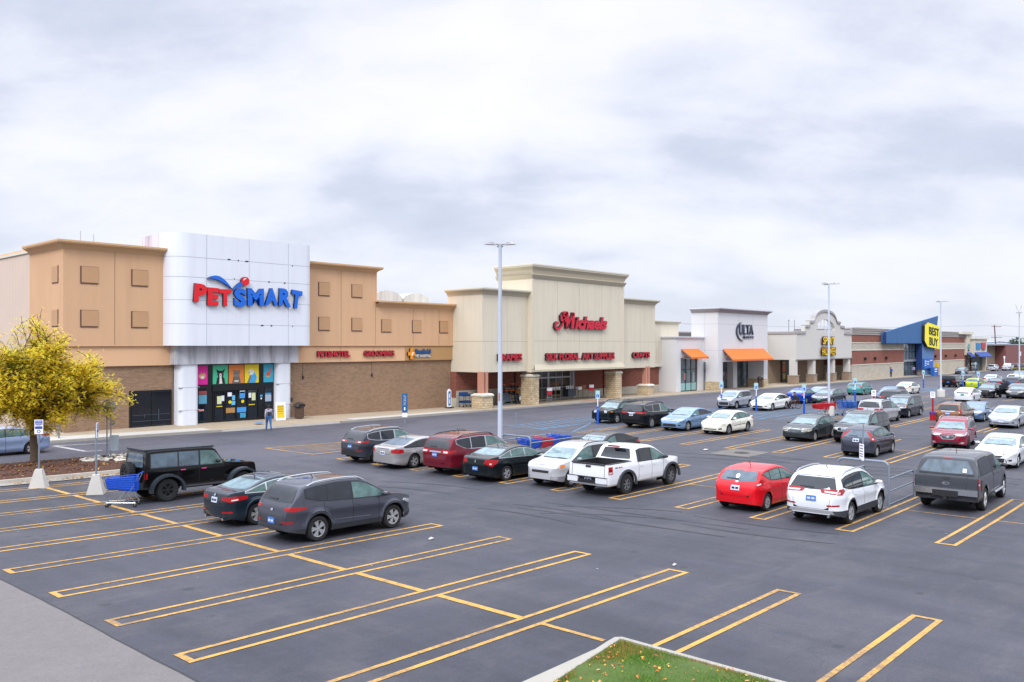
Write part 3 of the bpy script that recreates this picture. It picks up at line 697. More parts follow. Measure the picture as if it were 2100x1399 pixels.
for x in (30.62, 31.62):
    o = MB(); flat(o, blob(x, 1.72, .12, .12), YS+.02); add(o.build('sticker', mat('sticker_yellow', 'e0cc10', .5)), sf)
# dark side doors
mb = MB(); mb.box(23.67, 26.5, YP+.2, YP+.4, -.2, 2.78, 0)
dd = add(mb.build('side_door', FRAME), PS)
add(MB().box(23.8, 25.0, YP+.17, YP+.21, .4, 2.65).box(25.12, 26.4, YP+.17, YP+.21, .4, 2.65).build('door_glass', mat('door_glass_dark', '0c1018', .08, spec=.9, nz=(.8, .6))), dd)
mb = MB()
for z in (.75, 1.15): mb.box(23.82, 26.38, YP+.15, YP+.17, z, z+.03)
mb.box(25.55, 25.6, YP+.13, YP+.17, .8, 1.5); mb.box(24.6, 24.65, YP+.13, YP+.17, 1.0, 1.2)
add(mb.build('push_bar', mat('bar_bronze', '4a5560', .4, metal=.5)), dd)
for x in (36.9, 43.6): add(MB().box(x-.012, x+.012, YP+.235, YP+.25, 3.4, 4.4).box(x-.06, x+.06, YP+.15, YP+.25, 3.15, 3.4).build('conduit', mat('conduit_dark', '3a3030', .7)), PS)
add(bx('alarm_box', mat('conduit_dark', '3a3030'), None, 35.75, 35.95, YP+.15, YP+.25, 1.5, 1.75), PS)
# pet store lettering
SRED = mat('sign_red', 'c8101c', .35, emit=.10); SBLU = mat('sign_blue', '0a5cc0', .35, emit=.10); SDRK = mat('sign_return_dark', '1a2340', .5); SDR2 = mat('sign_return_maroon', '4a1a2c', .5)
sg = thing('store_sign', 'red and blue pet store lettering with bouncing red ball on white fascia', 'store sign', (31.4, YF, 9.2))
yS = YF-.22
def letter(ch, x0, x1, z0, z1, m, rot=0, sh=0, bold=.045):
    me = text_mesh(ch, x0, x1, z0, z1, yS, .2, bold, sh)
    c = Vector(((x0+x1)/2, 0, (z0+z1)/2)); R = Matrix.Rotation(rot, 3, 'Y')
    for v in me.vertices: v.co = R @ (v.co-c)+c
    me.materials.clear(); me.materials.append(m[0]); me.materials.append(m[1])
    for p in me.polygons: p.material_index = 0 if abs(p.normal.y) > .7 else 1
    add(link('letter', me), sg)
R_, B_ = (SRED, SDR2), (SBLU, SDRK)
for a in (('P', 27.21, 28.11, 8.65, 9.9, R_, .07, 0), ('E', 28.17, 28.97, 8.47, 9.68, R_, .04, 0), ('T', 29.0, 29.92, 8.46, 9.62, R_, .0, 0), ('S', 30.12, 31.07, 8.44, 9.74, B_, 0, 0), ('M', 31.17, 32.46, 8.56, 9.8, B_, -.02, 0), ('A', 32.55, 33.59, 8.64, 9.88, B_, 0, 0), ('R', 33.7, 34.72, 8.6, 9.9, B_, .05, 0), ('T', 34.72, 35.62, 8.5, 9.82, B_, .12, 0)):
    letter(*a, bold=.055)
def crescent(p0, p1, h1, h2, n=16):
    (x0, z0), (x1, z1) = p0, p1; top, bot = [], []
    for i in range(n+1):
        u = i/n; x = x0+(x1-x0)*u; z = z0+(z1-z0)*u; s = sin(pi*u**.8)
        top.append((x+.12*s, z+h1*s)); bot.append((x, z+h2*s))
    return top+bot[::-1]
o = MB(); o.prism(crescent((28.15, 10.28), (30.0, 9.66), .46, .2), yS, yS+.2, 0, 1)
up_ = [(30.0+.78*u, 9.62+.62*sin(u*pi/2*.9)) for u in [i/8 for i in range(9)]]; lo_ = [(30.02+.76*u, 9.58+.36*sin(u*pi/2*.8)) for u in [i/8 for i in range(9)]]
o.prism(up_+lo_[::-1], yS, yS+.2, 0, 1)
add(o.build('swoosh', [SBLU, SDRK]), sg)
o = MB(); o.prism(blob(30.97, 10.26, .31, .31, 24), yS-.03, yS+.2, 0, 1); flat(o, [(30.8, 10.28), (30.84, 10.42), (30.98, 10.48), (31.06, 10.46), (30.92, 10.38)], yS-.035, 2)
add(o.build('ball', [SRED, SDR2, mat('sign_white', 'e8e8ee', .4)]), sg)
def word_sign(label, words, loc, cat='store sign'):
    s_ = thing('store_sign', label, cat, loc)
    for (txt, x0, x1, z0, z1, y, d, m, bold, sh) in words: add(text_obj('lettering', m, txt, x0, x1, z0, z1, y, d, None, bold, sh), s_)
    return s_
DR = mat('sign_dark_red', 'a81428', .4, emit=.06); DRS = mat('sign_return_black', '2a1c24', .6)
word_sign('red lettering on the tan band, the word nearest the white portal', [('PETSHOTEL', 38.05, 41.2, 4.83, 5.32, YP-.06, .14, (DR, DRS), .05, 0)], (39.6, 54.3, 5))
word_sign('red GROOMING lettering on the tan band', [('GROOMING', 42.58, 45.8, 4.83, 5.32, YP-.06, .14, (DR, DRS), .05, 0)], (44.2, 54.3, 5))
s_ = word_sign('blue and white PET HOSPITAL lettering with an orange cross emblem', [('Banfield', 48.2, 49.98, 5.03, 5.42, YP-.06, .1, (mat('sign_navy', '1d4f80', .4), DRS), .04, 0), ('PET HOSPITAL', 48.2, 49.98, 4.7, 4.93, YP-.03, .08, (mat('sign_white', 'e8e8ee', .4), DRS), .02, 0)], (48.8, 54.3, 5))
o = MB(); c = (47.68, 5.02); q, r = .16, .46
o.prism([(c[0]-q, c[1]-r), (c[0]+q, c[1]-r), (c[0]+q, c[1]-q), (c[0]+r-.05, c[1]-q), (c[0]+r-.05, c[1]+q), (c[0]+q, c[1]+q), (c[0]+q, c[1]+r), (c[0]-q, c[1]+r), (c[0]-q, c[1]+q), (c[0]-r+.05, c[1]+q), (c[0]-r+.05, c[1]-q), (c[0]-q, c[1]-q)], YP-.12, YP+.05, 0, 1)
flat(o, [(c[0]-.22, c[1]-.12), (c[0]+.02, c[1]-.02), (c[0]+.1, c[1]+.14), (c[0]+.26, c[1]+.1), (c[0]+.12, c[1]-.04), (c[0]+.05, c[1]-.2), (c[0]-.05, c[1]-.05)], YP-.125, 2)
add(o.build('cross_emblem', [mat('sign_orange', 'e08a10', .4), DRS, MATS['sign_white']]), s_)
# building behind, left: pale ribbed siding and tan upper block
RIB = mat('ribbed_siding', 'c9b4a4', rough=.6, nz=(.5, .05)); t = NT(RIB.node_tree); b = t.n['Principled BSDF']
X, Y, Z = t.sep(t.pos()); f = t.math('LESS_THAN', t.math('FRACT', t.math('DIVIDE', t.math('ADD', X, Y), .55)), .07)
src = b.inputs['Base Color'].links[0].from_socket; t.link(t.mix(t.math('MULTIPLY', f, .35), src, lin('8e7c70')), b.inputs['Base Color'])
wb_ = thing('warehouse_building', 'pale ribbed metal building behind the left end of the pet store', 'building', (25, 75, 0))
add(bx('wall', RIB, None, 19.6, 40, 60.02, 120, -1, 11.85), wb_)
o = MB(); o.box(19.5, 40, 60.03, 120, 11.85, 12.0); add(o.build('coping', CREAMT), wb_)
add(bx('roof_block', mat('siding_tan', 'c29a76', .7, nz=(.4, .05)), None, 24, 37, 72, 118, 12.0, 13.3), wb_); add(bx('roof_coping', TANC, None, 23.8, 37.2, 71.8, 118.2, 13.3, 13.5), wb_)
o = MB()
for x, h in ((21.2, .9), (22.0, .75)): add(MB().tube([(x, 56, 12), (x, 56, 12.2+h)], .02).build('roof_mast', ALU), PS)
for cx, w_, z in ((51.5, 3.9, 10.45), (55.2, 3.7, 10.35)):                # barrel-shaped roof units
    u = thing('roof_unit', 'white barrel roofed roof unit, %s' % ('nearer the tall tan wall' if cx < 53 else 'the right one beside the cream parapet'), 'roof unit', (cx, 62, 9), group='barrel roof units on the pet store')
    p = [(cx-w_/2, 9)]+[(cx-w_/2+w_*k/10, z-.15+.72*sin(pi*k/10)**.6) for k in range(11)]+[(cx+w_/2, 9)]
    add(MB().prism(p, 62, 67).build('housing', mat('roof_unit_white', 'c9c8c4', .6, streak=('8e8884', .6))), u)
    add(MB().box(cx-w_/2-.1, cx+w_/2+.1, 61.9, 67.1, 9.86, 9.95).build('skirt', MATS['white_panel']), u)
o = MB()
for k in range(9):
    x = 50.3+k*.27; z = 10.79+.1*sin(pi*(x-49.35)/3.9)-.03
    o.lathe([(0, 0), (.035, .02), (.05, .07), (.03, .11), (0, .13)], 6, c=(x, 62.15, z))
    if 1: o.box(x-.07, x-.02, 62.13, 62.17, z+.05, z+.08)
tag(o.build('perched_birds', mat('bird_dark', '26262c', .9)), 'row of small dark birds perched on the left barrel roof unit', 'birds', kind='stuff')
# ---------------- craft store
MI = thing('store_building', 'cream stucco craft store with tall stepped parapet and stone piers', 'store', (70, 53, .1))
YW, YC, YB, YR = 50.6, 50.0, 53.9, 54.3
mb = MB()
mb.box(52.75, 59.5, YW, 55.0, 3.34, 10.5, 0); mb.box(58.85, 73.85, YC, 54.5, 3.22, 13.0, 0); mb.box(73.85, 81.1, YW, 55, 3.24, 10.5, 0)
mb.box(81.1, 91.2, YB-.4, 60, 3.15, 8.35, 0)
mb.box(52.76, 91.2, YB, 62, 1.55, 3.4, 1); mb.box(52.76, 91.2, YB-.03, 62, -1, .95, 2)
mb.box(52.77, 91.19, YB-.01, 62, .95, 1.56, 1)
mb.box(52.8, 91.1, YB+.1, 62, 3.4, 8.0, 0)
mb.box(52.76, 62, YB-.035, YB, .9, 1.6, 2)
add(mb.build('wall', [CREAM, RED, BLOCKC]), MI)
mb = MB()
cornice(mb, 52.75, 59.0, YW, 10.72, 4.4, .5, .42, 0, (1, 0), 1); cornice(mb, 58.85, 73.85, YC, 13.2, 4.5, .95, .42, 0, (1, 1), 1)
cornice(mb, 73.9, 81.1, YW, 10.72, 4.4, .5, .42, 0, (0, 1), 1); cornice(mb, 81.2, 91.2, YB-.4, 8.6, 4, .35, .25, 0, (0, 1), 1)
for x0, x1, z0, z1, y0, y1 in ((58.75, 73.95, 12.15, 12.4, .12, .25),):
    mb.face([(x0, YC-.02, z0-.2), (x1, YC-.02, z0-.2), (x1+.1, YC-.28, z0+.18), (x0-.1, YC-.28, z0+.18)], 0); mb.box(x0-.1, x1+.1, YC-.28, YC, z0+.18, z0+.24, 0)
    mb.face([(x0+.08, 54.5, z0-.2), (x0+.08, YC, z0-.2), (x0-.15, YC-.25, z0+.18), (x0-.15, 54.5, z0+.18)], 0)
mb.face([(59.15, YC-.005, 3.95), (73.5, YC-.005, 3.95), (73.8, YC-.28, 3.45), (58.9, YC-.28, 3.45)][::-1], 0); mb.box(58.9, 73.8, YC-.28, YC, 3.28, 3.45, 0)
mb.box(81.1, 91.2, YB-.46, YB-.38, 3.15, 3.5, 1)
add(mb.build('cornice', [CREAMC, CREAMT]), MI)
for a, c in ((58.78, 58.98), (73.66, 73.9)): add(MB().box(a, c, YC-.06, YC, 3.5, 12.1, 0).build('corner_pilaster', CREAM), MI)
joints(MI, JNC, YC, [62.6, 66.1, 69.9], [6.15], 4.0, 12, 58.9, 73.8, .03); joints(MI, JNC, YW, [56, 78], [6.1], 3.4, 10.2, 52.76, 81.1, .03); joints(MI, JNC, YB-.4, [86.5], [6.1], 3.5, 8.2, 81.1, 91.2, .03)
for x in (52.745,): add(MB().box(x-.004, x+.02, YW, YR, 6.08, 6.11).build('expansion_joint', JNC), MI)
PNK = mat('column_pink', 'b5806c', .8)
def pier(x0, x1, z, posts, short):
    yc = YW+.1
    o = MB(); o.box(x0+.06, x1-.06, YW-.45, YW+.85 if not short else YW+.95, -.6, z-.2, 0); o.box(x0-.02, x1+.02, YW-.53, YW+.93 if not short else YW+1.02, z-.2, z-.06, 1)
    o.frustum((x0+x1)/2, YW+.2, z-.06, z+.05, (x1-x0)/2+.02, .73, (x1-x0)/2-.15, .55, 1)
    p = add(o.build('stone_pier', [STONE, CREAMT]), MI)
    o = MB()
    for a, c in posts: o.box(a, c, yc-.15, yc+.35, z-.1, 3.4)
    add(o.build('post', PNK), p)
pier(52.35, 53.7, 1.45, [(52.6, 52.95), (53.15, 53.45)], 1); pier(58.85, 60.05, 3.0, [(59.1, 59.35), (59.55, 59.8)], 0)
pier(72.55, 73.8, 2.95, [(72.8, 73.05), (73.3, 73.55)], 0); pier(78.85, 80.15, 1.35, [(79.1, 79.4), (79.65, 79.9)], 1)
# entrance glazing
e = add(MB().box(61.9, 70.1, YB-.12, YB-.02, 0, 3.35).build('storefront', ALU), MI)
mb = MB()
for a, c in ((61.98, 62.6), (62.7, 63.6), (63.7, 64.75), (64.85, 65.7), (66.0, 67.05), (67.15, 68.1), (68.2, 69.4)):
    for z0, z1 in ((.3, 1.35), (1.43, 2.35), (2.5, 3.25)): mb.box(a, c, YB-.14, YB-.11, z0, z1)
add(mb.build('window_glass', mat('glass_warm', '3a3634', .08, nz=(.9, .7))), e)
add(MB().box(69.75, 69.98, YB-.3, YB-.12, 0, 3.3).build('post', ALU), e)
for x in (60.8, 75.6, 83.6): add(MB().box(x-.06, x+.06, YB-.1, YB, 0, 3.3).build('downpipe', mat('pipe_dark', '2e2220', .7)), MI)
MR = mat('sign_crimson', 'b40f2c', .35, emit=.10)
ms = word_sign('large crimson script store name on the tall cream parapet', [('ichaels', 65.0, 70.5, 7.35, 8.62, YC-.3, .28, (MR, DRS), .045, .28)], (66.2, YC, 8), 'store sign')
o = MB()
def thick(pts_, ws, mi=0):
    L, R = [], []
    for k in range(len(pts_)):
        a = Vector(pts_[max(k-1, 0)]); c = Vector(pts_[min(k+1, len(pts_)-1)]); d = (c-a).normalized(); n = Vector((-d.y, d.x))*ws[k]
        L.append(Vector(pts_[k])+n); R.append(Vector(pts_[k])-n)
    o = MB()
    for k in range(len(pts_)-1): o.prism([tuple(R[k]), tuple(R[k+1]), tuple(L[k+1]), tuple(L[k])], YC-.3, YC-.02, 0, 1)
    add(o.build('letter_stroke', [MR, DRS]), ms)
thick([(63.35, 8.55), (63.1, 8.75), (62.85, 8.55), (62.9, 8.2), (63.25, 8.05), (63.6, 8.15)][::-1], [.1, .13, .15, .15, .12, .1])
thick([(62.45, 7.85), (62.2, 7.92), (61.98, 7.75), (61.95, 7.5), (62.15, 7.3), (62.5, 7.32), (62.9, 7.6), (63.3, 8.1), (63.75, 8.8)], [.08, .12, .15, .15, .14, .12, .11, .1, .09])
thick([(62.95, 8.62), (63.15, 8.85), (63.5, 8.92), (63.85, 8.9)], [.08, .1, .12, .14])
thick([(63.75, 8.95), (63.85, 8.2), (63.78, 7.35)], [.2, .24, .16]); thick([(63.8, 7.4), (64.2, 8.1), (64.8, 8.92)], [.08, .08, .09]); thick([(64.78, 8.95), (64.72, 8.2), (64.6, 7.38)], [.2, .24, .22])
word_sign('crimson SILK FLORAL ART SUPPLIES lettering on the cream parapet', [('SILK FLORAL  ART SUPPLIES', 60.6, 71.85, 4.3, 5.0, YC-.28, .26, (DR, DRS), .045, 0)], (66, YC, 4.6))
word_sign('crimson FRAMES lettering partly behind the nearest lamp post', [('FRAMES', 54.6, 57.8, 4.33, 4.98, YW-.28, .26, (DR, DRS), .045, 0)], (56, YW, 4.6))
word_sign('crimson CRAFTS lettering on the right wing of the cream store', [('CRAFTS', 76.2, 79.6, 4.33, 4.98, YW-.28, .26, (DR, DRS), .045, 0)], (78, YW, 4.6))
# ---------------- beauty store
UL = thing('store_building', 'white cube shaped beauty store with stone bases and orange awnings', 'store', (100, 51, .1))
UW = mat('stucco_white', 'cac9ca', rough=.85, nz=(.3, .03), bump=.3); UC = mat('cornice_grey', '9b9696', .8); 
YU = 49.5
mb = MB()
mb.box(87.2, 94, 51.9, 60, 4.2, 6.5, 0); mb.box(87.2, 88.3, 51.5, 60, -1, 4.2, 0); mb.box(87.2, 94, 51.5, 51.9, 4.2, 6.5, 0)
mb.box(92.35, 94, 51.5, 52.0, -1, 4.2, 0)
mb.box(93.85, 108.0, YU, 53.2, 3.62, 10.1, 0); mb.box(93.85, 95.1, YU, 51.2, 1.2, 3.62, 0); mb.box(106.8, 108, YU, 51.8, 1.15, 3.62, 0)
mb.box(93.86, 108, 52.6, 53.3, 3.3, 3.7, 0)
add(mb.build('wall', UW), UL)
add(MB().box(93.79, 95.16, YU-.06, 51.26, -1, 1.2).build('stone_base', STONE), UL); add(MB().box(106.74, 108.06, YU-.06, 51.86, -1, 1.15).build('stone_base', STONE), UL)
mb = MB(); cornice(mb, 93.85, 108, YU, 10.3, 3.7, .5, .5, 0, (1, 1), 1); cornice(mb, 87.2, 93.85, 51.5, 6.68, 5, .3, .2, 1, (1, 0), 1); add(mb.build('cornice', [UC, mat('coping_white', 'c9cbd0', .6)]), UL)
joints(UL, mat('joint_white', 'a4a7b0', .9), YU, [99.5, 103.5], [8.4, 5.1], 5.3, 9.7, 93.9, 108, .035)
o = MB()
for y in (51.3,): o.box(93.845, 93.87, y-.02, y+.02, 0, 9.7)
o.box(93.845, 93.87, YU, 54, 8.38, 8.42); o.box(93.845, 93.87, YU, 54, 5.08, 5.12); add(o.build('expansion_joint', MATS['joint_white']), UL)
def glazing(x0, x1, y, z0, z1, cols_, rows_, parent, frost=True):
    f = add(MB().box(x0, x1, y+.02, y+.1, z0, z1).build('shop_window', SHOPIN), parent)
    m = MB()
    for k in range(cols_+1): x = x0+(x1-x0)*k/cols_; m.box(x-.05, x+.05, y-.04, y+.06, z0, z1)
    for z in [z0, z1]+rows_: m.box(x0, x1, y-.03, y+.05, z-.05, z+.05)
    add(m.build('frame', FRAME), f)
    if frost: add(MB().box(x0+.05, x1-.05, y, y+.018, z0+.05, z0+.95).build('frosted_band', FROST), f)
    return f
glazing(88.35, 92.3, 51.65, .15, 4.2, 3, [2.8], UL); 
q_ = add(MB().box(93.95, 94.0, 51.2, 52.4, .1, 3.6).build('shop_window', SHOPIN), UL); mb = MB()
for y in (51.25, 51.8, 52.35): mb.box(93.9, 93.96, y-.04, y+.04, .1, 3.6)
for z in (.12, 2.5, 3.55): mb.box(93.91, 93.97, 51.2, 52.4, z-.04, z+.04)
add(mb.build('frame', FRAME), q_)
glazing(94.0, 108, 52.4, .05, 3.62, 7, [2.5], UL, False)
mb = MB()
for x, w_, z, h, c in ((96, .5, 1.0, .7, 0), (97.2, .4, 1.6, .6, 1), (99, .9, .9, 1.2, 2), (100.6, .5, 1.7, .5, 0), (101.6, .6, 1.2, .9, 1), (102.9, .7, .8, 1.4, 2), (89.2, .5, 1.5, .8, 1), (91.3, .5, 1.2, 1.2, 0)): mb.box(x, x+w_, (52.37 if x > 94 else 51.62), (52.39 if x > 94 else 51.64), z, z+h, c)
add(mb.build('window_display', [mat('disp_a', '8a9298', .5), mat('disp_b', '9c6a66', .5), mat('disp_c', '2a2c32', .5)]), UL)
add(MB().box(101.9, 103.0, 51.5, 52.4, 0, 3.6).build('inner_pier', UW), UL)
def awning(label, x0, x1, y, z1, z0, proj, m, thick_=.22):
    a_ = thing('awning', label, 'awning', ((x0+x1)/2, y, z0))
    o = MB(); o.face([(x0, y, z1), (x1, y, z1), (x1, y-proj, z0+thick_), (x0, y-proj, z0+thick_)][::-1]); o.box(x0, x1, y-proj-.01, y-proj+.02, z0, z0+thick_)
    o.face([(x1, y, z1), (x1, y-proj, z0+thick_), (x1, y-proj, z0), (x1, y-proj+.02, z0), (x1, y, z1-.25)][::-1])
    o.face([(x0, y, z1-.03), (x1, y, z1-.03), (x1, y-proj, z0+thick_-.03), (x0, y-proj, z0+thick_-.03)])
    add(o.build('canopy', m), a_)
    for x in (x0+.04, x1-.04): add(MB().tube([(x, y-.02, z0), (x, y-proj, z0)], .025).tube([(x, y-.02, z1-.1), (x, y-proj+.05, z0+.1)], .025).tube([(x, y-.02, z0+.2), (x, y-proj*.55, z0+.75)], .02).build('support_frame', UC), a_)
ORG = mat('awning_orange', 'd96a1e', rough=.7, nz=(1.2, .04)); BLA = mat('awning_blue', '123f8c', .7)
awning('small orange awning on the low white wing', 88.35, 92.6, 51.48, 5.28, 4.1, 1.4, ORG); awning('wide orange awning over the entrance of the white cube store', 95.1, 106.8, YU-.02, 5.28, 3.75, 1.35, ORG)
GR = mat('sign_slate', '333c50', .4)
us = word_sign('slate grey store name with a swooping crescent on the white cube', [('ULTA', 99.4, 103.4, 7.1, 8.42, YU-.2, .15, (GR, GR), .01, 0), ('BEAUTY', 100.5, 103.6, 6.62, 6.92, YU-.15, .1, (GR, GR), .0, 0)], (101, YU, 7))
o = MB()
n = 22
for k in range(n):
    a0, a1 = radians(105+165*k/n), radians(105+165*(k+1)/n); w0, w1 = .28*sin(pi*k/n)+.01, .28*sin(pi*(k+1)/n)+.01
    P = lambda a, r: (100.6+(1.75+r)*cos(a), 7.55+(1.2+r*.7)*sin(a))
    o.prism([P(a0, 0), P(a0, w0), P(a1, w1), P(a1, 0)], YU-.18, YU-.02)
add(o.build('crescent', GR), us)
rl = thing('rear_roof', 'low grey ribbed roof edge behind the white wing', 'roof', (100, 60, 6)); add(MB().box(91.3, 112, 60.2, 70, -1, 7.65).build('parapet', UC), rl)
o = MB()
for z in (7.0, 7.2, 7.4): o.box(91.25, 112, 60.12, 60.2, z, z+.06)
add(o.build('rib', mat('rib_dark', '6e6a6c', .8)), rl)
o = MB(); o.tube([(123, 66, 7), (123, 66, 10.2)], .05); o.tube([(121.8, 66, 10.2), (124.2, 66, 10.2)], .03); o.tube([(122.5, 66, 9.6), (123.5, 66, 9.6)], .025)
tag(o.build('antenna', mat('antenna_grey', '6a6a70', .6)), 'thin grey roof antenna between the white and the arched stores', 'antenna')
# ---------------- seasonal store with arched parapet
SP = thing('store_building', 'pale store with arched parapet and brown based columns', 'store', (130, 51, 0))
BRC = mat('block_taupe', '8e7d6b', .9, nz=(.5, .08)); SPW = mat('stucco_grey_white', 'c2beb8', .9, nz=(.3, .04), bump=.3)
BRT = brick('brick_taupe', '917d69', '857160', '9b8a78', .42, .2, .012, var=.15)
mb = MB(); mb.box(108.02, 141, 54.5, 62, -1, 7.4, 0); mb.box(108.0, 113.0, 52.2, 56, -1, 6.6, 0); mb.box(108.0, 113.05, 52.15, 56, 6.6, 7.0, 2)
mb.box(117.2, 141.4, 56, 62, 3, 7.5, 1)
add(mb.build('wall', [BRT, SPW, PNK]), SP)
arch = [(118.8, 7.65), (122.0, 7.7), (122.0, 8.65), (123.7, 8.65), (123.7, 9.35), (125.1, 9.35), (125.6, 9.7)]
arch += [(130+4.3*cos(a), 9.75+1.45*sin(a)) for a in [pi-pi*k/16 for k in range(1, 16)]]
arch += [(134.7, 9.5), (136.2, 9.4), (136.2, 8.8), (137.9, 8.7), (137.9, 7.75), (141.5, 7.7)]
# face wall with the arched opening cut out: build in vertical strips
mb = MB()
opn = lambda x: 8.02+1.75*math.sqrt(max(0, 1-((x-130.2)/3.9)**2)) if abs(x-130.2) < 3.9 else None
def topz(x):
    for (a, b_), (c, d) in zip(arch, arch[1:]):
        if a <= x <= c and c > a: return b_+(d-b_)*(x-a)/(c-a)
    return 7.7
def step_at(x, e): return topz(x+e)
brk = sorted(set([118.8]+[118.8+.4*i for i in range(57)]+[p[0] for p in arch]+[126.3, 134.1]))
for a, c in zip(brk, brk[1:]):
    if c-a < .01 or c > 141.51: continue
    ta, tc_ = topz(a+.005), topz(c-.005); oa, oc = opn(a), opn(c)
    if oa is None or oc is None: mb.prism([(a, 3.55), (c, 3.55), (c, tc_), (a, ta)], 50, 50.6, 0)
    else: mb.prism([(a, 3.55), (c, 3.55), (c, 8.0), (a, 8.0)], 50, 50.6, 0); mb.prism([(a, oa), (c, oc), (c, tc_), (a, ta)], 50, 50.6, 0)
    mb.prism([(a-.001, ta-.25), (c+.001, tc_-.25), (c+.001, tc_+.12), (a-.001, ta+.12)], 49.85, 49.995, 1)
    mb.prism([(a-.001, ta+.005), (c+.001, tc_+.005), (c+.001, tc_+.12), (a-.001, ta+.12)], 49.995, 50.65, 1)
mb.box(118.83, 119.1, 50.61, 55.5, 3.56, 7.4, 0); mb.box(118.7, 119.2, 50.0, 55.5, 7.4, 7.75, 1); mb.box(108.2, 119.2, 55.4, 55.8, 7.2, 7.7, 1)
mb.box(119, 141.5, 50.6, 56, 7.0, 7.3, 0); mb.box(119, 141.5, 50.55, 55.9, 3.55, 3.7, 0)
mb.box(118.7, 141.6, 49.93, 49.997, 3.5, 3.66, 2)
add(mb.build('parapet', [SPW, UC, mat('soffit_edge', '8f8a84', .8)]), SP)
o = MB(); 
for x in (127.5, 128.9, 130.2, 131.6, 133): o.tube([(x, 50.3, 8), (x, 50.3, opn(x) or 8)], .035)
o.tube([(126.4, 50.3, 8.7), (134, 50.3, 8.7)], .03); o.tube([(126.3, 50.3, 8.03), (134.1, 50.3, 8.03)], .05); o.tube([(130, 50.2, 7.9), (133.4, 50.2, 9.3)], .06)
add(o.build('arch_grille', mat('grille_white', 'a9aab0', .5)), SP)
for x0, x1 in ((118.35, 119.65), (125.15, 126.45), (133.15, 134.45), (139.95, 141.25)):
    o = MB(); o.box(x0+.2, x1-.2, 50.1, 51.0, 1.2, 3.54, 0); o.box(x0, x1, 49.95, 51.15, -1, 1.2, 1); o.box(x0-.04, x1+.04, 49.9, 51.2, 1.2, 1.3, 2)
    add(o.build('column', [SPW, BRT, MATS['soffit_edge']]), SP)
d_ = add(MB().box(123.5, 127.6, 54.3, 54.5, -.3, 3.3).build('entrance_door', FRAME), SP)
o = MB()
for i, (x, z, w_, h, c) in enumerate(((123.8, 1.6, .9, 1.1, 0), (123.9, .5, .8, .8, 1), (126.2, 1.7, 1.1, 1.1, 0), (126.3, .3, 1.0, 1.2, 2), (124, 2.8, .7, .35, 1))): o.box(x, x+w_, 54.26, 54.3, z, z+h, c)
add(o.build('poster', [mat('poster_orange', 'c05a1e', .6), mat('poster_ochre', 'b59a3c', .6), mat('poster_violet', '6a5590', .6)]), d_)
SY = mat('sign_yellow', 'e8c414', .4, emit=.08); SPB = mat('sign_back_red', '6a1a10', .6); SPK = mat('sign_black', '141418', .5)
word_sign('yellow and red HALLOWEEN banner lettering below the arch', [('SPIRIT', 127.9, 133.1, 5.75, 7.1, 49.7, .1, (SPB, SPK), .07, .1), ('SPIRIT', 128, 133.0, 5.85, 7.0, 49.6, .08, (SY, SPB), .02, .1), ('HALLOWEEN', 127.6, 133.5, 4.1, 5.4, 49.7, .1, (SPB, SPK), .05, 0), ('HALLOWEEN', 127.7, 133.4, 4.2, 5.3, 49.6, .08, (SY, SPB), .01, 0)], (130, 49.9, 5))
# ---------------- electronics store
BB = thing('store_building', 'red brick electronics store with slanted blue entrance wedge', 'store', (175, 50, -.3))
mb = MB()
def bands(x0, x1, y):
    for z0, z1, mi in ((7.55, 8.55, 2), (6.15, 7.55, 0), (4.85, 6.15, 1), (2.35, 4.85, 0), (-2, 2.35, 1)): mb.box(x0, x1, y, y+10, z0, z1, mi)
bands(141.42, 169.1, 50.0); bands(184, 214.3, 50.0)
for x0, x1 in ((141.42, 169.1), (184, 214.3)):
    for z, h in ((7.5, .12), (7.85, .12), (8.2, .12), (8.5, .2)): mb.box(x0, x1+.1, 49.9, 49.999, z, z+h, 3)
    for z in (6.05, 4.8, 2.3): mb.box(x0, x1, 49.93, 49.999, z, z+.14, 4)
mb.box(141.2, 157, 50.2, 60, 8.5, 8.52, 2)
add(mb.build('wall', [RED, STONEG, UC, mat('cornice_taupe', 'a39b92', .8), CREAMT]), BB)
BLU2 = mat('blue_panel', '33608f', rough=.7, nz=(.5, .05), bump=.3); BLU3 = mat('blue_panel_light', '5578a4', .7, nz=(.5, .05)); NAV = mat('navy_edge', '0e2f66', .6)
o = MB(); o.prism([(155.4, 6.02), (178, 6.02), (186.4, 6.02), (188.5, 11.8), (155.4, 8.1)], 48.9, 49.25, 0); o.prism([(177, 6.02), (186.4, 6.02), (183.6, -1), (177, -1)], 48.93, 50, 1); o.box(155.25, 155.4, 48.85, 49.25, 6.0, 8.1, 2); o.box(176.85, 177.0, 48.85, 50, -1, 6.0, 2); o.box(156, 186, 49.5, 50.6, 6.05, 8.0, 0)
for x in (161.5, 168, 177.5): o.box(x-.03, x+.03, 48.89, 48.9, 6.05, 8.1+(x-155.4)*.11, 2)
o.box(155.4, 186, 48.87, 48.9, 6.0, 6.12, 2)
add(o.build('entrance_wedge', [BLU2, BLU3, NAV]), BB)
g_ = glazing(169.1, 180.4, 50.1, 2.9, 6.0, 6, [4.4], BB, False); glazing(169.1, 180.4, 50.3, -.6, 2.5, 6, [1.9], BB, False)
add(MB().box(169.1, 180.4, 50.0, 50.5, 2.5, 2.9).build('transom', ALU), BB)
o = MB(); o.box(177.5, 183.5, 48.6, 48.9, 1.0, 3.0, 0); o.box(180.7, 184, 47.7, 48.3, -.55, 1.2, 0)
ps = add(o.build('info_panel', mat('panel_blue', '1c5cae', .5)), BB)
o = MB()
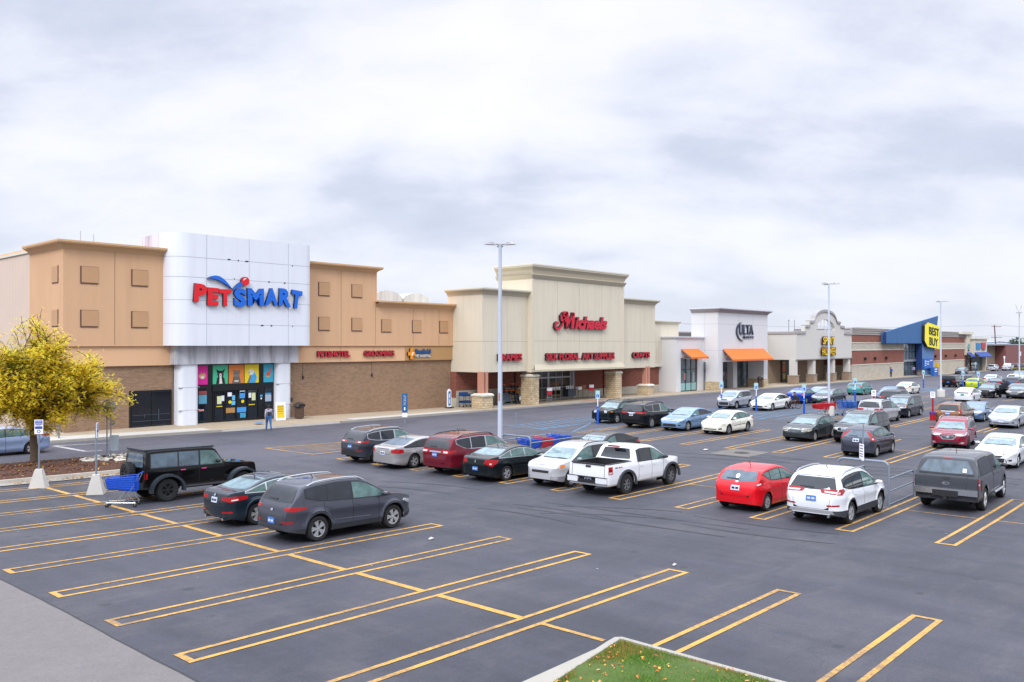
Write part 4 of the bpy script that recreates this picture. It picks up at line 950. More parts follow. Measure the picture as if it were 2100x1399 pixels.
for x, z, w_ in ((177.9, 2.4, .9), (177.9, 2.0, .9), (177.9, 1.6, .7), (179.5, 2.3, 1.2), (179.5, 1.8, 1.0), (181.5, 2.5, 1.3), (181.3, .75, 1.8), (181.3, .3, 1.5)): o.box(x, x+w_, 48.57 if z > 1.2 else 47.67, 48.6 if z > 1.2 else 47.7, z, z+.2)
add(o.build('panel_text', MATS['sign_white']), ps)
s_ = thing('store_sign', 'big yellow tag shaped sign with black capitals on the blue wedge', 'store sign', (182, 48.5, 7.5))
tg = [(176.9, 9.6), (179.0, 10.25), (187.2, 9.55), (187.0, 4.9), (178.7, 5.4), (176.7, 6.6)]
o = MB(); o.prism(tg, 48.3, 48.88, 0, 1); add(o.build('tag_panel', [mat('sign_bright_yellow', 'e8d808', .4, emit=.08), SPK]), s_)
def skewtext(txt, x0, x1, z0, z1):
    me = text_mesh(txt, x0, x1, z0, z1, 48.22, .07, .015)
    for v in me.vertices: v.co.z -= .06*(v.co.x-178)
    me.materials.clear(); me.materials.append(mat('sign_letter_dark', '1e2414', .5)); 
    for p in me.polygons: p.material_index = 0
    add(link('lettering', me), s_)
skewtext('BEST', 179.6, 186.6, 7.95, 9.55); skewtext('BUY', 179.8, 185.8, 5.85, 7.45)
for x in (147.5, 152.5, 158.5, 190, 198, 206): add(MB().box(x-.25, x+.25, 49.6, 50, 3.4, 3.6).box(x-.3, x, 49.6, 49.9, 3.1, 3.4).build('wall_lamp', SPK), BB)
for x, l in ((188.6, 'left'), (191.2, 'right')): tag(MB().box(x-.5, x+.5, 49.0, 49.4, -.9, 2.0).build('guard_post', mat('bollard_yellow', 'd0a818', .6)), 'tall yellow guard post against the pale block wall, %s of two' % l, 'guard post', 'yellow guard posts')
# ---------------- end shops
ES = thing('store_building', 'cream shop unit with blue awnings at the end of the row', 'store', (222, 49, -.5))
mb = MB(); mb.box(214.4, 219.5, 49.6, 60, 3.4, 8.4, 0); mb.box(218.2, 230.6, 48.8, 60, 3.4, 7.1, 0); mb.box(214.4, 230.6, 49.9, 60, -1.5, 3.4, 1)
mb.box(214.0, 220, 49.3, 60, 8.4, 8.75, 2); mb.box(209, 219.8, 49.2, 60, 8.2, 8.8, 2); mb.box(217.8, 231, 48.5, 60, 7.1, 7.5, 2); mb.box(229.3, 230.6, 48.8, 50, -1.5, 3.4, 0)
add(mb.build('wall', [mat('stucco_pale', 'c2b9aa', .9), RED, CREAMT]), ES)
glazing(215, 217.6, 49.7, -.6, 3.2, 3, [2.2], ES, False); glazing(219, 229, 49.6, -.6, 3.2, 8, [2.2], ES, False)
awning('short blue awning beside the pale block wall', 214.5, 218.0, 49.5, 4.0, 2.9, 1.0, BLA, .15); awning('longer blue awning on the cream end shop', 218.3, 230.4, 48.75, 4.0, 2.9, 1.2, BLA, .15)
o = MB(); yS = 48.7; o.prism([(219.5, 4.7), (223.4, 4.7), (224, 5.2), (223.6, 6.2), (219.4, 6.2)], yS-.1, yS+.1, 0); tag(o.build('store_sign', mat('sign_teal', '1f7aa8', .5)), 'blue sign panel on the cream end shop, left of the red one', 'store sign')
o = MB(); o.box(224.6, 228.6, yS-.1, yS+.1, 5.0, 6.3, 0); o.box(225, 228.4, yS-.1, yS+.1, 4.55, 4.85, 0); tag(o.build('store_sign', DR), 'dark red sign panel on the cream end shop', 'store sign')
o = MB(); o.prism(blob(216.2, 5.4, .9, .7), 49.45, 49.6, 0); o.box(215.3, 217, 49.5, 49.6, 4.3, 4.55, 1); tag(o.build('store_sign', [mat('sign_sea_green', '5f9a98', .5), SPK]), 'small round green sign above the short blue awning', 'store sign')
FB = thing('store_building', 'plain brown and red block building far right beyond the shops', 'building', (270, 52, -.7))
mb = MB(); mb.box(232, 262, 52.5, 90, -2, 5.7, 0); mb.box(257.5, 330, 50, 90, -2, 5.65, 1); mb.box(231.6, 330, 49.9, 90, 5.65, 5.9, 2); mb.box(232, 262, 52.3, 90, 5.7, 5.92, 2)
add(mb.build('wall', [BRC, brick('brick_plum', '7d4a48', '704240', '886058', .42, .14, .012), mat('coping_grey', 'a8a8ac', .6)]), FB)
o = MB(); o.box(233, 240, 51.6, 52.5, -1, 1.9); add(o.build('loading_door', RED), FB)
RH = thing('distant_building', 'far low building with pale metal hip roof behind the brown wall', 'building', (420, 100, 0))
mb = MB(); mb.box(330, 470, 86, 130, 0, 7, 0); mb.face([(325, 84, 6.4), (445, 84, 6.2), (425, 100, 9.0), (330, 100, 9.0)], 1); mb.face([(445, 84, 6.2), (500, 95, 6), (425, 100, 9.0)], 1)
add(mb.build('roof', [mat('wall_slate', '5f6a7c', .8), mat('roof_metal', 'a4b2c4', .5)]), RH)
# ================================================================ VEHICLES
RUB = mat('tyre_rubber', '17171a', rough=.85, nz=(6, .15)); PLAS = mat('black_plastic', '1c1d21', rough=.6); PLG = mat('grey_cladding', '33373d', rough=.6)
CHR = mat('chrome', 'c8ccd2', rough=.15, metal=.9); RIMS = mat('alloy_silver', 'b0b2b6', rough=.3, metal=.55); RIMD = mat('alloy_dark', '2a2b2e', rough=.35, metal=.3)
RLTK = mat('tail_red', '8e0f14', rough=.12, coat=1, emit=.05); TLW = mat('tail_clear', 'c8b4b4', rough=.15, coat=1); HDL = mat('headlight', 'b8bcc0', rough=.08, metal=.35, coat=1); AMB = mat('amber_lens', 'c86a14', rough=.15, coat=1)
PLT = mat('number_plate', 'b9c2d6', .5); PLB = mat('plate_blue', '3d6cb4', .5); PLY = mat('plate_yellow', 'd6b840', .5); PLGN = mat('plate_green', '2f9c78', .5)
SEAMK = mat('panel_gap', '0c0c0f', .9); UNDER = mat('underbody', '0b0b0d', .95)
def glassm(name, col, r=.05):
    if name in MATS: return MATS[name]
    m = mat(name, col, rough=r, spec=.6, ior=1.52, nz=(3.2, .9)); return m
GSIDE = glassm('glass_tint', '1a2028'); GFRONT = glassm('glass_front', '4c6664'); GWIN = glassm('glass_windscreen', '6b8086'); GREAR = glassm('glass_rear', '4b5a66')
def smooth_poly(pts, it=2):
    for _ in range(it):
        o = [pts[0]]
        for a, b_ in zip(pts, pts[1:]): o += [(a[0]*.8+b_[0]*.2, a[1]*.8+b_[1]*.2), (a[0]*.2+b_[0]*.8, a[1]*.2+b_[1]*.8)]
        pts = o+[pts[-1]]
    return pts
def lerp(tab, s):
    if s <= tab[0][0]: return tab[0][1]
    for (a, b_), (c, d) in zip(tab, tab[1:]):
        if s <= c: return b_+(d-b_)*(s-a)/max(1e-9, c-a)
    return tab[-1][1]
ARCH = {
 'sedan': dict(L=4.8, W=1.84, wb=2.78, fo=.93, wr=.325, gc=.2, top=[(0, .5), (.03, .63), (.14, .72), (.6, .84), (1.2, .95), (1.95, 1.34), (2.4, 1.44), (2.95, 1.45), (3.5, 1.37), (4.12, 1.06), (4.62, 1.03), (4.75, .97), (4.8, .72)], belt=[(1.1, .9), (4.2, .99)], sB=2.52, sC=3.45, gend=4.3, tum=.34),
 'coupe_sedan': dict(L=4.75, W=1.82, wb=2.75, fo=.93, wr=.33, gc=.18, top=[(0, .48), (.03, .6), (.14, .7), (.6, .82), (1.25, .93), (2.05, 1.32), (2.5, 1.42), (2.9, 1.43), (3.4, 1.36), (4.2, 1.07), (4.6, 1.04), (4.72, .96), (4.75, .7)], belt=[(1.1, .9), (4.3, 1.0)], sB=2.55, sC=3.42, gend=4.3, tum=.36),
 'fastback': dict(L=4.45, W=1.75, wb=2.7, fo=.85, wr=.31, gc=.17, top=[(0, .5), (.04, .64), (.14, .74), (.6, .9), (.95, 1.0), (1.9, 1.42), (2.35, 1.49), (2.9, 1.45), (3.6, 1.27), (4.15, 1.08), (4.33, 1.03), (4.42, .8), (4.45, .6)], belt=[(.9, .93), (4.2, 1.02)], sB=2.3, sC=3.2, gend=4.0, tum=.32),
 'hatch': dict(L=4.05, W=1.72, wb=2.49, fo=.8, wr=.31, gc=.18, top=[(0, .52), (.03, .66), (.12, .76), (.55, .92), (.85, 1.0), (1.7, 1.4), (2.1, 1.475), (2.8, 1.45), (3.35, 1.39), (3.5, 1.335), (3.86, .99), (3.95, .93), (4.02, .78), (4.05, .6)], belt=[(.8, .93), (3.8, 1.04)], rz=(1.03, 1.33), sB=2.12, sC=2.95, gend=3.55, tum=.3, hatch=1),
 'suv': dict(L=4.55, W=1.85, wb=2.67, fo=.9, wr=.355, gc=.26, top=[(0, .62), (.03, .8), (.12, .92), (.5, 1.0), (1.05, 1.08), (1.8, 1.54), (2.15, 1.65), (2.9, 1.67), (3.7, 1.61), (4.02, 1.55), (4.12, 1.49), (4.40, 1.09), (4.47, 1.0), (4.53, .9), (4.55, .6)], belt=[(1.0, 1.0), (4.1, 1.10)], rz=(1.12, 1.5), sB=2.42, sC=3.3, gend=4.08, tum=.27, hatch=1, clad=.42),
 'bigsuv': dict(L=5.1, W=1.98, wb=2.97, fo=.98, wr=.38, gc=.26, top=[(0, .64), (.03, .86), (.14, 1.0), (.6, 1.08), (1.2, 1.14), (1.95, 1.62), (2.35, 1.75), (3.2, 1.78), (4.3, 1.72), (4.66, 1.66), (4.76, 1.58), (4.97, 1.2), (5.02, 1.08), (5.08, .95), (5.1, .62)], belt=[(1.1, 1.05), (4.7, 1.14)], sB=2.72, sC=3.68, gend=4.72, tum=.24, hatch=1, clad=.38),
 'minivan': dict(L=5.1, W=1.95, wb=3.05, fo=.95, wr=.34, gc=.2, top=[(0, .6), (.03, .78), (.12, .9), (.5, 1.02), (.95, 1.14), (1.85, 1.62), (2.3, 1.72), (3.3, 1.74), (4.5, 1.7), (4.8, 1.64), (4.95, 1.3), (5.03, 1.1), (5.08, .9), (5.1, .6)], belt=[(.9, 1.0), (4.9, 1.08)], sB=2.55, sC=3.7, gend=4.85, tum=.2, hatch=1),
 'boxy': dict(L=4.12, W=1.8, wb=2.57, fo=.82, wr=.33, gc=.2, top=[(0, .6), (.03, .78), (.12, .92), (.55, 1.02), (.85, 1.08), (1.55, 1.52), (1.85, 1.6), (2.7, 1.61), (3.6, 1.58), (3.78, 1.54), (3.95, 1.2), (4.02, 1.0), (4.09, .9), (4.12, .6)], belt=[(.8, .98), (3.8, 1.1)], sB=2.12, sC=3.0, gend=3.75, tum=.2, hatch=1, clad=.32),
 'pickup': dict(L=5.4, W=1.9, wb=3.24, fo=.95, wr=.39, gc=.34, top=[(0, .72), (.03, .95), (.12, 1.08), (.6, 1.15), (1.3, 1.22), (1.95, 1.64), (2.25, 1.76), (3.1, 1.79), (3.42, 1.74), (3.58, 1.3), (3.62, 1.215), (5.33, 1.215), (5.37, 1.2), (5.4, .8)], belt=[(1.2, 1.14), (3.6, 1.17), (5.4, 1.17)], sB=2.4, sC=3.22, gend=3.42, tum=.24, pick=3.66, rflat=1),
}
def car_shape(sp):
    L, W, fo, wb, wr, gc = (sp[k] for k in ('L', 'W', 'fo', 'wb', 'wr', 'gc'))
    top = smooth_poly(sp['top'], 2); belt = sp['belt']; clad = sp.get('clad', .26); tum = sp['tum']
    wf, sf, wrr, sr = sp.get('wf', .56), sp.get('sf', .85), sp.get('wrr', .66), sp.get('sr', .55)
    aR = wr+sp.get('gap', .055); fx, rx = fo, fo+wb
    def T(s): return lerp(top, s)
    def B(s): return min(lerp(belt, s), T(s)-.045)
    def Wd(s):
        w_ = 1
        if s < sf: u = max(0, s/sf); w_ = wf+(1-wf)*math.sqrt(max(0, 1-(1-u)**2.3))
        if L-s < sr: u = max(0, (L-s)/sr); w_ = min(w_, wrr+(1-wrr)*math.sqrt(max(0, 1-(1-u)**2.6)))
        if 'hoodw' in sp and s < sp['hoodw'][0]: w_ = min(w_, sp['hoodw'][1])
        return w_*W/2
    def zl(s):
        z = gc+(.0 if .6 < s < L-.5 else .0)
        if s < .35: z += (.35-s)*.25
        if L-s < .5: z += (.5-(L-s))*.22*sp.get('tuck', 1)
        for c in (fx, rx):
            d = abs(s-c)
            if d < aR: z = max(z, wr+math.sqrt(max(0, aR*aR-d*d)))
        return z
    ss = set()
    for i in range(9): ss.add(.42*(1-cos(i/8*pi/2))*1.0); ss.add(L-.34*(1-cos(i/8*pi/2)))
    for c in (fx, rx):
        for i in range(17): ss.add(c-aR*cos(pi*i/16))
        ss.add(c-aR-.004); ss.add(c+aR+.004)
    s = .45
    while s < L-.3: ss.add(s); s += .13
    for p in sp['top']: ss.add(p[0])
    dA = fx+aR+.12; dB, dC = sp['sB'], min(sp['sC']+.12, sp.get('doorend', 99)); doors = sp.get('doors', [(dA, dB), (dB, dC)])
    for a, c in doors:
        for q in (a, c): ss |= {q-.009, q+.009}
    if sp.get('pick'): ss |= {sp['pick'], L-.07}
    if 'extra' in sp: ss |= set(sp['extra'])
    prot = set(q+e for a, c in doors for q in (a, c) for e in (-.009, .009))
    out = []
    for s in sorted(v for v in ss if 0 <= v <= L):
        if out and s-out[-1] < .012:
            if s in prot and out[-1] not in prot: out[-1] = s
            elif s in prot: out.append(s)
            continue
        out.append(s)
    out[0] = 0; out[-1] = L
    NL = 12; arc = [(.985, .3), (.94, .6), (.84, .82), (.62, .95), (.32, .99), (0, 1)]
    if sp.get('boxy'): arc = [(.995, .45), (.975, .8), (.93, .93), (.7, .975), (.35, .99), (0, 1)]
    rows = []
    for s in out:
        z0, b_, t_, w_ = zl(s), B(s), T(s), Wd(s)
        if b_ < z0+.05: b_ = z0+.05; t_ = max(t_, b_+.02)
        c1 = min(max(clad, z0+.055), b_-.03); col = []
        def yf(z):
            u = (z-gc)/max(.1, lerp(belt, max(s, 1))-gc)
            pr = sp.get('side', [(0, .93), (.1, .975), (.2, .997), (.28, .99), (.42, .978), (.58, .983), (.70, 1.0), (.76, .992), (.9, .962), (1, .935)])
            return lerp(pr, u)
        zs = [z0, c1]+[c1+(b_-c1)*k/(NL-2) for k in range(1, NL-1)]
        flare = 0
        for c in (fx, rx):
            if abs(s-c) < aR+.1: flare = max(flare, sp.get('flare', .012)*min(1, (aR+.1-abs(s-c))/.1))
        for k, z in enumerate(zs): col.append((w_*yf(z)+(flare if k < 3 else flare*.4 if k < 5 else 0), z))
        wb_ = col[-1][0]; h = t_-b_
        te = b_+h*sp.get('edge', .84); wr_ = wb_-min(tum*(te-b_), .35)-.0
        for k in (.33, .66, 1): col.append((wb_+(wr_-wb_)*k-.01*sin(pi*k)*-1*min(1, h*2), b_+(te-b_)*k))
        for a, c in arc: col.append((wr_*a, te+(t_-te)*c))
        rows.append(col)
    return out, rows, dict(T=T, B=B, W=Wd, zl=zl, NL=NL, doors=doors, aR=aR, fx=fx, rx=rx, belt=belt)
def car(arch, name, col, pos, hd, label, cat='car', group='vehicles parked in front of the shops', **ov):
    sp = dict(ARCH[arch]); sp.update(ov); L, W, H = sp['L'], sp['W'], max(p[1] for p in sp['top'])
    k = sp.get('hs', 1)                                   # height scale on the upper profile
    if k != 1: sp['top'] = [(a, b_*k) for a, b_ in sp['top']]; sp['belt'] = [(a, b_*k) for a, b_ in sp['belt']]; H *= k
    base = ARCH[arch]['L']
    if L != base and 'top' not in ov:
        f = L/base
        for q in ('top', 'belt'): sp[q] = [(a*f, b_) for a, b_ in sp[q]]
        for q in ('sB', 'sC', 'gend', 'pick', 'fo'):
            if sp.get(q) and q not in ov: sp[q] = sp[q]*f
        if 'wb' not in ov: sp['wb'] *= f
    det = sp.get('det', 2)
    ss, rows, G = car_shape(sp); NL = G['NL']; n = len(rows[0]); X = lambda s: L/2-s
    pm = paint(col if isinstance(col, str) else col[0], col if isinstance(col, str) else col[1], sp.get('metal', .3))
    clm = sp.get('cladmat', pm if 'clad' not in sp else PLAS)
    # ---- place
    h = radians(hd); ca, sa = cos(h), sin(h)
    if pos[0] == 'w':
        c0 = (L/2-(sp['fo']+sp['wb']), -(W/2-.03)) if abs(hd) < 90 else (L/2-sp['fo'], W/2-.03)
        cx, cy = pos[1]-(ca*c0[0]-sa*c0[1]), pos[2]-(sa*c0[0]+ca*c0[1])
    else: cx, cy = pos[1], pos[2]
    e = .8; gx = (gz(cx+e, cy)-gz(cx-e, cy))/(2*e); gy = (gz(cx, cy+e)-gz(cx, cy-e))/(2*e)
    up = Vector((-gx, -gy, 1)).normalized(); f = Vector((ca, sa, gx*ca+gy*sa)).normalized(); lf_ = up.cross(f)
    R = Matrix((f, lf_, up)).transposed()
    root = link(name, None); root.location = g3(cx, cy, 0); root.rotation_euler = R.to_euler(); root.empty_display_size = .5
    tag(root, label, cat, group)
    # ---- shell
    V = []; idx = {}
    for i, (s, colm) in enumerate(zip(ss, rows)):
        for sd in (1, -1):
            for j, (y, z) in enumerate(colm):
                if j == n-1 and sd == -1: idx[i, j, sd] = idx[i, j, 1]; continue
                idx[i, j, sd] = len(V); V.append((X(s), y*sd, z))
    F = []; K = []                                         # K: body / door n / gap / clad / skip
    bed = sp.get('pick')
    for i in range(len(ss)-1):
        m_ = (ss[i]+ss[i+1])/2
        for sd in (1, -1):
            for j in range(n-1):
                q = (idx[i, j, sd], idx[i+1, j, sd], idx[i+1, j+1, sd], idx[i, j+1, sd]); q = q if sd == 1 else q[::-1]
                q = tuple(dict.fromkeys(q)); kind = 'body'
                if j == 0 and clm is not pm: kind = 'clad'
                if 1 <= j < NL-1 or (j == 0 and clm is pm):
                    for d, (a, c) in enumerate(G['doors']):
                        if a+.009 < m_ < c-.009: kind = ('door', d, sd)
                        elif abs(m_-a) < .0091 or abs(m_-c) < .0091: kind = 'gap'
                if bed and bed < m_ < L-.07 and j >= NL+3: kind = 'skip'
                if len(q) > 2: F.append(q); K.append(kind)
    for e_, i in ((0, 0), (1, len(ss)-1)):
        ring = [idx[i, j, 1] for j in range(n)]+[idx[i, j, -1] for j in range(n-2, -1, -1)]
        F.append(tuple(ring if e_ == 0 else ring[::-1])); K.append('body')
    bvh = BVHTree.FromPolygons([Vector(v) for v in V], F)
    def submesh(nm, sel, mats, par=root, mi=None):
        used = {}; vs = []; fs = []
        for q in sel:
            t_ = []
            for v in F[q]:
                if v not in used: used[v] = len(vs); vs.append(V[v])
                t_.append(used[v])
            fs.append(t_)
        me = bpy.data.meshes.new(nm); me.from_pydata(vs, [], fs)
        for m in mats: me.materials.append(m)
        if mi:
            for p, q in zip(me.polygons, sel): p.material_index = mi(K[q])
        me.polygons.foreach_set('use_smooth', [True]*len(fs)); me.set_sharp_from_angle(angle=radians(32)); me.update()
        return link(nm, me, par)
    body = submesh('body', [q for q in range(len(F)) if K[q] in ('body', 'gap')], [pm, SEAMK], root, lambda k_: 1 if k_ == 'gap' else 0)
    if any(k_ == 'clad' for k_ in K): submesh('lower_cladding', [q for q in range(len(F)) if K[q] == 'clad'], [clm])
    # ---- decals projected on to the shell
    def project(nm, m, poly, D, O, U, off=.006, par=root, rim=.02, grid=.11):
        """poly: (u, z) points, cast along D from the plane through O spanned by U and Z"""
        D, O, U = Vector(D).normalized(), Vector(O), Vector(U).normalized()
        b_ = bmesh.new()
        try: b_.faces.new([b_.verts.new((p[0], p[1], 0)) for p in poly])
        except ValueError: b_.free(); return None
        us, zs = [p[0] for p in poly], [p[1] for p in poly]
        for ax, lo, hi in ((0, min(us), max(us)), (1, min(zs), max(zs))):
            q = (math.floor(lo/grid)+1)*grid
            while q < hi:
                bmesh.ops.bisect_plane(b_, geom=b_.verts[:]+b_.edges[:]+b_.faces[:], plane_co=(q, q, 0), plane_no=(1, 0, 0) if ax == 0 else (0, 1, 0)); q += grid
        last = None; miss = []
        for v in b_.verts:
            P = O+U*v.co.x; P = Vector((P.x, P.y, v.co.y)); hit = bvh.ray_cast(P-D*3, D)
            if hit[0] is None: miss.append(v); nr = bvh.find_nearest(P); v.co = nr[0]-D*off if nr[0] else P
            else: v.co = hit[0]-D*off
        ed = [e2 for e2 in b_.edges if e2.is_boundary]
        if rim:
            r_ = bmesh.ops.extrude_edge_only(b_, edges=ed)
            for g_ in r_['geom']:
                if isinstance(g_, bmesh.types.BMVert): g_.co += D*(off+rim)
        bmesh.ops.triangulate(b_, faces=[f_ for f_ in b_.faces if len(f_.verts) > 4])
        bmesh.ops.recalc_face_normals(b_, faces=b_.faces)
        c_ = sum((f_.normal.dot(D)*f_.calc_area() for f_ in b_.faces), 0)
        if c_ > 0: bmesh.ops.reverse_faces(b_, faces=b_.faces)
        me = bpy.data.meshes.new(nm); b_.to_mesh(me); b_.free(); me.materials.append(m)
        me.polygons.foreach_set('use_smooth', [True]*len(me.polygons)); me.set_sharp_from_angle(angle=radians(35))
        return link(nm, me, par)
    def side(nm, m, poly_sz, sd, **kw): return project(nm, m, [(X(s), z) for s, z in poly_sz], (0, -sd, 0), (0, 0, 0), (1, 0, 0), **kw)
    def front(nm, m, poly, **kw): return project(nm, m, poly, (-1, 0, 0), (0, 0, 0), (0, 1, 0), **kw)
    def rear(nm, m, poly, **kw): return project(nm, m, poly, (1, 0, 0), (0, 0, 0), (0, 1, 0), **kw)
    def corner(nm, m, poly, end, sd, ang=42, **kw):
        a = radians(ang); D = (-end*cos(a), -sd*sin(a), 0); U = (-end*sin(a), sd*cos(a), 0)      # +u runs towards the car's flank
        O = (end*(L/2-.28), sd*(W/2-.28), 0); U = (end*-sin(a), sd*cos(a), 0)
        return project(nm, m, poly, D, O, U, **kw)
    T, B = G['T'], G['B']; edge = sp.get('edge', .84)
    # doors
    for d, (a, c) in enumerate(G['doors']):
        for sd in (1, -1):
            sel = [q for q in range(len(F)) if K[q] == ('door', d, sd)]
            if not sel: continue
            dr = submesh('door', sel, [pm])
            hx = c-.16 if not sp.get('hinge_rear') else a+.16; hz_ = B((a+c)/2)-.13*(1 if not sp.get('boxy') else .8)
            side('door_handle', sp.get('handlem', pm if det else pm), [(hx-.1, hz_-.016), (hx+.09, hz_-.016), (hx+.09, hz_+.018), (hx-.1, hz_+.018)], sd, off=.035, par=dr, rim=.0)
    # side glass
    gs = []; s0 = sp.get('gstart', .9); s = s0
    drop = sp.get('drop', .035)
    gtop = lambda q: B(q)+(T(q)-B(q))*edge-drop
    gbot = lambda q: lerp(G['belt'], q)+.015
    while s < sp['gend']:
        if gtop(s)-gbot(s) > .03: gs.append(s)
        s += .04
    if gs:
        a0, a1 = gs[0]-.02, gs[-1]
        kk = sp.get('kick', .0)
        def band(lo, hi, inset=0):
            lo, hi = max(lo, a0), min(hi, a1)
            if hi-lo < .08: return None
            N = 8; u = [lo+(hi-lo)*i/N for i in range(N+1)]
            bt = [(q, gbot(q)+inset+kk*max(0, (q-(a1-.8))/.8)**2) for q in u]; tp = [(q, max(gtop(q)-inset, gbot(q)+inset+.012)) for q in reversed(u)]
            return bt+tp
        for sd in (1, -1):
            tr = sp.get('trim', PLAS)
            o = [(q, z-.02) for q, z in band(a0-.0, a1)[:9]]; o2 = [(q, z+.02) for q, z in band(a0, a1)[9:]]
            o[0] = (o[0][0]-.05, o[0][1]); o[-1] = (o[-1][0]+.03, o[-1][1]); o2[0] = (o2[0][0]+.03, o2[0][1])
            side('window_trim', tr, o+o2, sd, off=.004, rim=0, grid=.2)
            cuts = [(a0+.04, sp['sB']-.035, GFRONT), (sp['sB']+.035, sp['sC']-.02, sp.get('rearglass', GSIDE)), (sp['sC']+.03, a1, sp.get('rearglass', GSIDE))]
            if sp.get('doors1'): cuts = [(a0+.04, sp['sB']-.035, GFRONT), (sp['sB']+.03, a1, GSIDE)]
            for lo, hi, gm_ in cuts:
                p_ = band(lo, hi, .006)
                if p_: side('side_window', gm_, p_, sd, off=.007, rim=0, grid=.2)
    # windscreen and rear glass
    cw = sp.get('cowl', None)
    zc = sp.get('wz0', lerp(sp['belt'], 1.1)+.10); zt = H-.075
    def yat(s, z): 
        for c_ in rows: pass
        return 0
    wbot, wtop = W/2*.94-.13, W/2*.94-sp['tum']*(zt-lerp(sp['belt'], 2))-.16
    wbot, wtop = sp.get('wsw', (wbot, wtop))
    front('windscreen', sp.get('wsglass', GWIN), [(-wbot, zc), (0, zc-.025), (wbot, zc), (wtop, zt), (0, zt+.012), (-wtop, zt)], off=.008, rim=.0, grid=.16)
    if det > 1: front('wiper', PLAS, [(-wbot+.1, zc-.012), (wbot-.15, zc-.012), (wbot-.15, zc+.012), (.1, zc+.03), (.08, zc+.01), (-wbot+.1, zc+.012)], off=.02, rim=0)
    rz0, rz1 = sp.get('rz', ((lerp(sp['belt'], L)+.05, H-.13) if sp.get('hatch') else (T(sp['gend'])+.035, H-.075)))
    rb, rt = sp.get('rw', (W/2*.92-.14, W/2*.92-sp['tum']*(rz1-1)-.12))
    if arch != 'none': rear('rear_window', sp.get('rgm', GREAR if not sp.get('hatch') else sp.get('rearglass', GSIDE)), sp.get('rpoly', [(-rb, rz0), (0, rz0-.02), (rb, rz0), (rb+.02, rz0+.05), (rt, rz1), (0, rz1+.012), (-rt, rz1), (-rb-.02, rz0+.05)]), off=.008, rim=0, grid=.16)
    if sp.get('hatch') and det > 1:
        front_ = 0; rear('rear_wiper', PLAS, [(-.02, rz0+.03), (.42, rz0+.05), (.42, rz0+.065), (-.02, rz0+.07)], off=.03, rim=0)
        mbs = MB(); sp_s = L-.0; mbs.box(-rt-.06, rt+.06, -.09, .03, -.016, .016)
    # lights
    hl = sp.get('head', [(-.34, .66), (.1, .70), (.34, .80), (.30, .86), (-.02, .80), (-.34, .74)]); tl = sp.get('tail', [(-.3, .80), (.0, .78), (.36, .86), (.34, .96), (0, .97), (-.3, .93)])
    for sd in (1, -1):
        o = corner('headlight', sp.get('headm', HDL), hl, 1, sd, off=.01, rim=.01, grid=.08)
        if sp.get('headamb') and o: corner('turn_signal', AMB, sp['headamb'], 1, sd, off=.014, rim=0, par=o)
        if sp.get('fog', 1) and det > 1: corner('fog_lamp', HDL if sp.get('fog') == 2 else PLAS, [(-.22, .36), (.02, .38), (.04, .46), (-.2, .46)], 1, sd, off=.006, rim=0)
        o = corner('taillight', RLTK, tl, -1, sd, off=.012, rim=.012, grid=.08)
        if sp.get('tailw') and o: corner('reverse_lamp', TLW, sp['tailw'], -1, sd, off=.018, rim=0, par=o)
        if sp.get('reflect') and det > 1: corner('reflector', RLTK, [(-.3, sp['reflect']), (.06, sp['reflect']+.02), (.06, sp['reflect']+.07), (-.3, sp['reflect']+.05)], -1, sd, off=.008, rim=0)
    gr = sp.get('grille', [(-.42, .6), (-.3, .52), (.3, .52), (.42, .6), (.46, .70), (-.46, .70)])
    if gr:
        g_ = front('grille', PLAS, gr, off=.008, rim=0, grid=.15)
        if sp.get('grillechrome') and g_:
            c_ = Vector((0, sum(p[1] for p in gr)/len(gr))); big = [(p[0]*1.08, c_.y+(p[1]-c_.y)*1.35) for p in gr]
            front('grille_surround', CHR, big, off=.004, rim=0, grid=.15)
            for q in range(sp.get('bars', 3)):
                z = min(p[1] for p in gr)+(max(p[1] for p in gr)-min(p[1] for p in gr))*(q+.8)/(sp.get('bars', 3)+.6); front('grille_bar', CHR, [(-.34, z-.008), (.34, z-.008), (.34, z+.008), (-.34, z+.008)], off=.014, rim=0, grid=.3, par=g_)
    lg = sp.get('lower', [(-.55, .3), (.55, .3), (.62, .44), (-.62, .44)])
    if lg: front('air_intake', PLAS, lg, off=.006, rim=0, grid=.2)
    pz = sp.get('plate', .78 if not sp.get('hatch') else .74)
    pl = rear('number_plate', sp.get('platem', PLB), [(-.155, pz-.08), (.155, pz-.08), (.155, pz+.08), (-.155, pz+.08)], off=.02, rim=.01, grid=.4)
    if det > 1 and pl:
        rear('plate_text', PLT if sp.get('platem', PLB) is PLB else SEAMK, [(-.12, pz-.035), (-.02, pz-.035), (-.015, pz+.03), (-.12, pz+.03)], off=.024, rim=0, par=pl); rear('plate_text', PLT if sp.get('platem', PLB) is PLB else SEAMK, [(.01, pz-.035), (.12, pz-.035), (.12, pz+.03), (.015, pz+.03)], off=.024, rim=0, par=pl)
    if det > 1 and not sp.get('boxy') and not bed:
        a_ = W/2*.6; top_ = rz0-.03 if sp.get('hatch') else lerp(sp['belt'], L)+.03
        zb_ = .52 if sp.get('hatch') else .70
        rear('tailgate_gap', SEAMK, [(-a_, zb_), (a_, zb_), (a_+.06, top_), (a_+.05, top_), (a_-.008, zb_+.009), (-a_+.008, zb_+.009), (-a_-.05, top_), (-a_-.06, top_)], off=.004, rim=0, grid=.2)
        zh_ = hl[-1][1]+.03; front('bonnet_gap', SEAMK, [(-a_-.05, zh_), (-a_*.5, zh_-.05), (a_*.5, zh_-.05), (a_+.05, zh_), (a_*.5, zh_-.04), (-a_*.5, zh_-.04)], off=.004, rim=0, grid=.2)
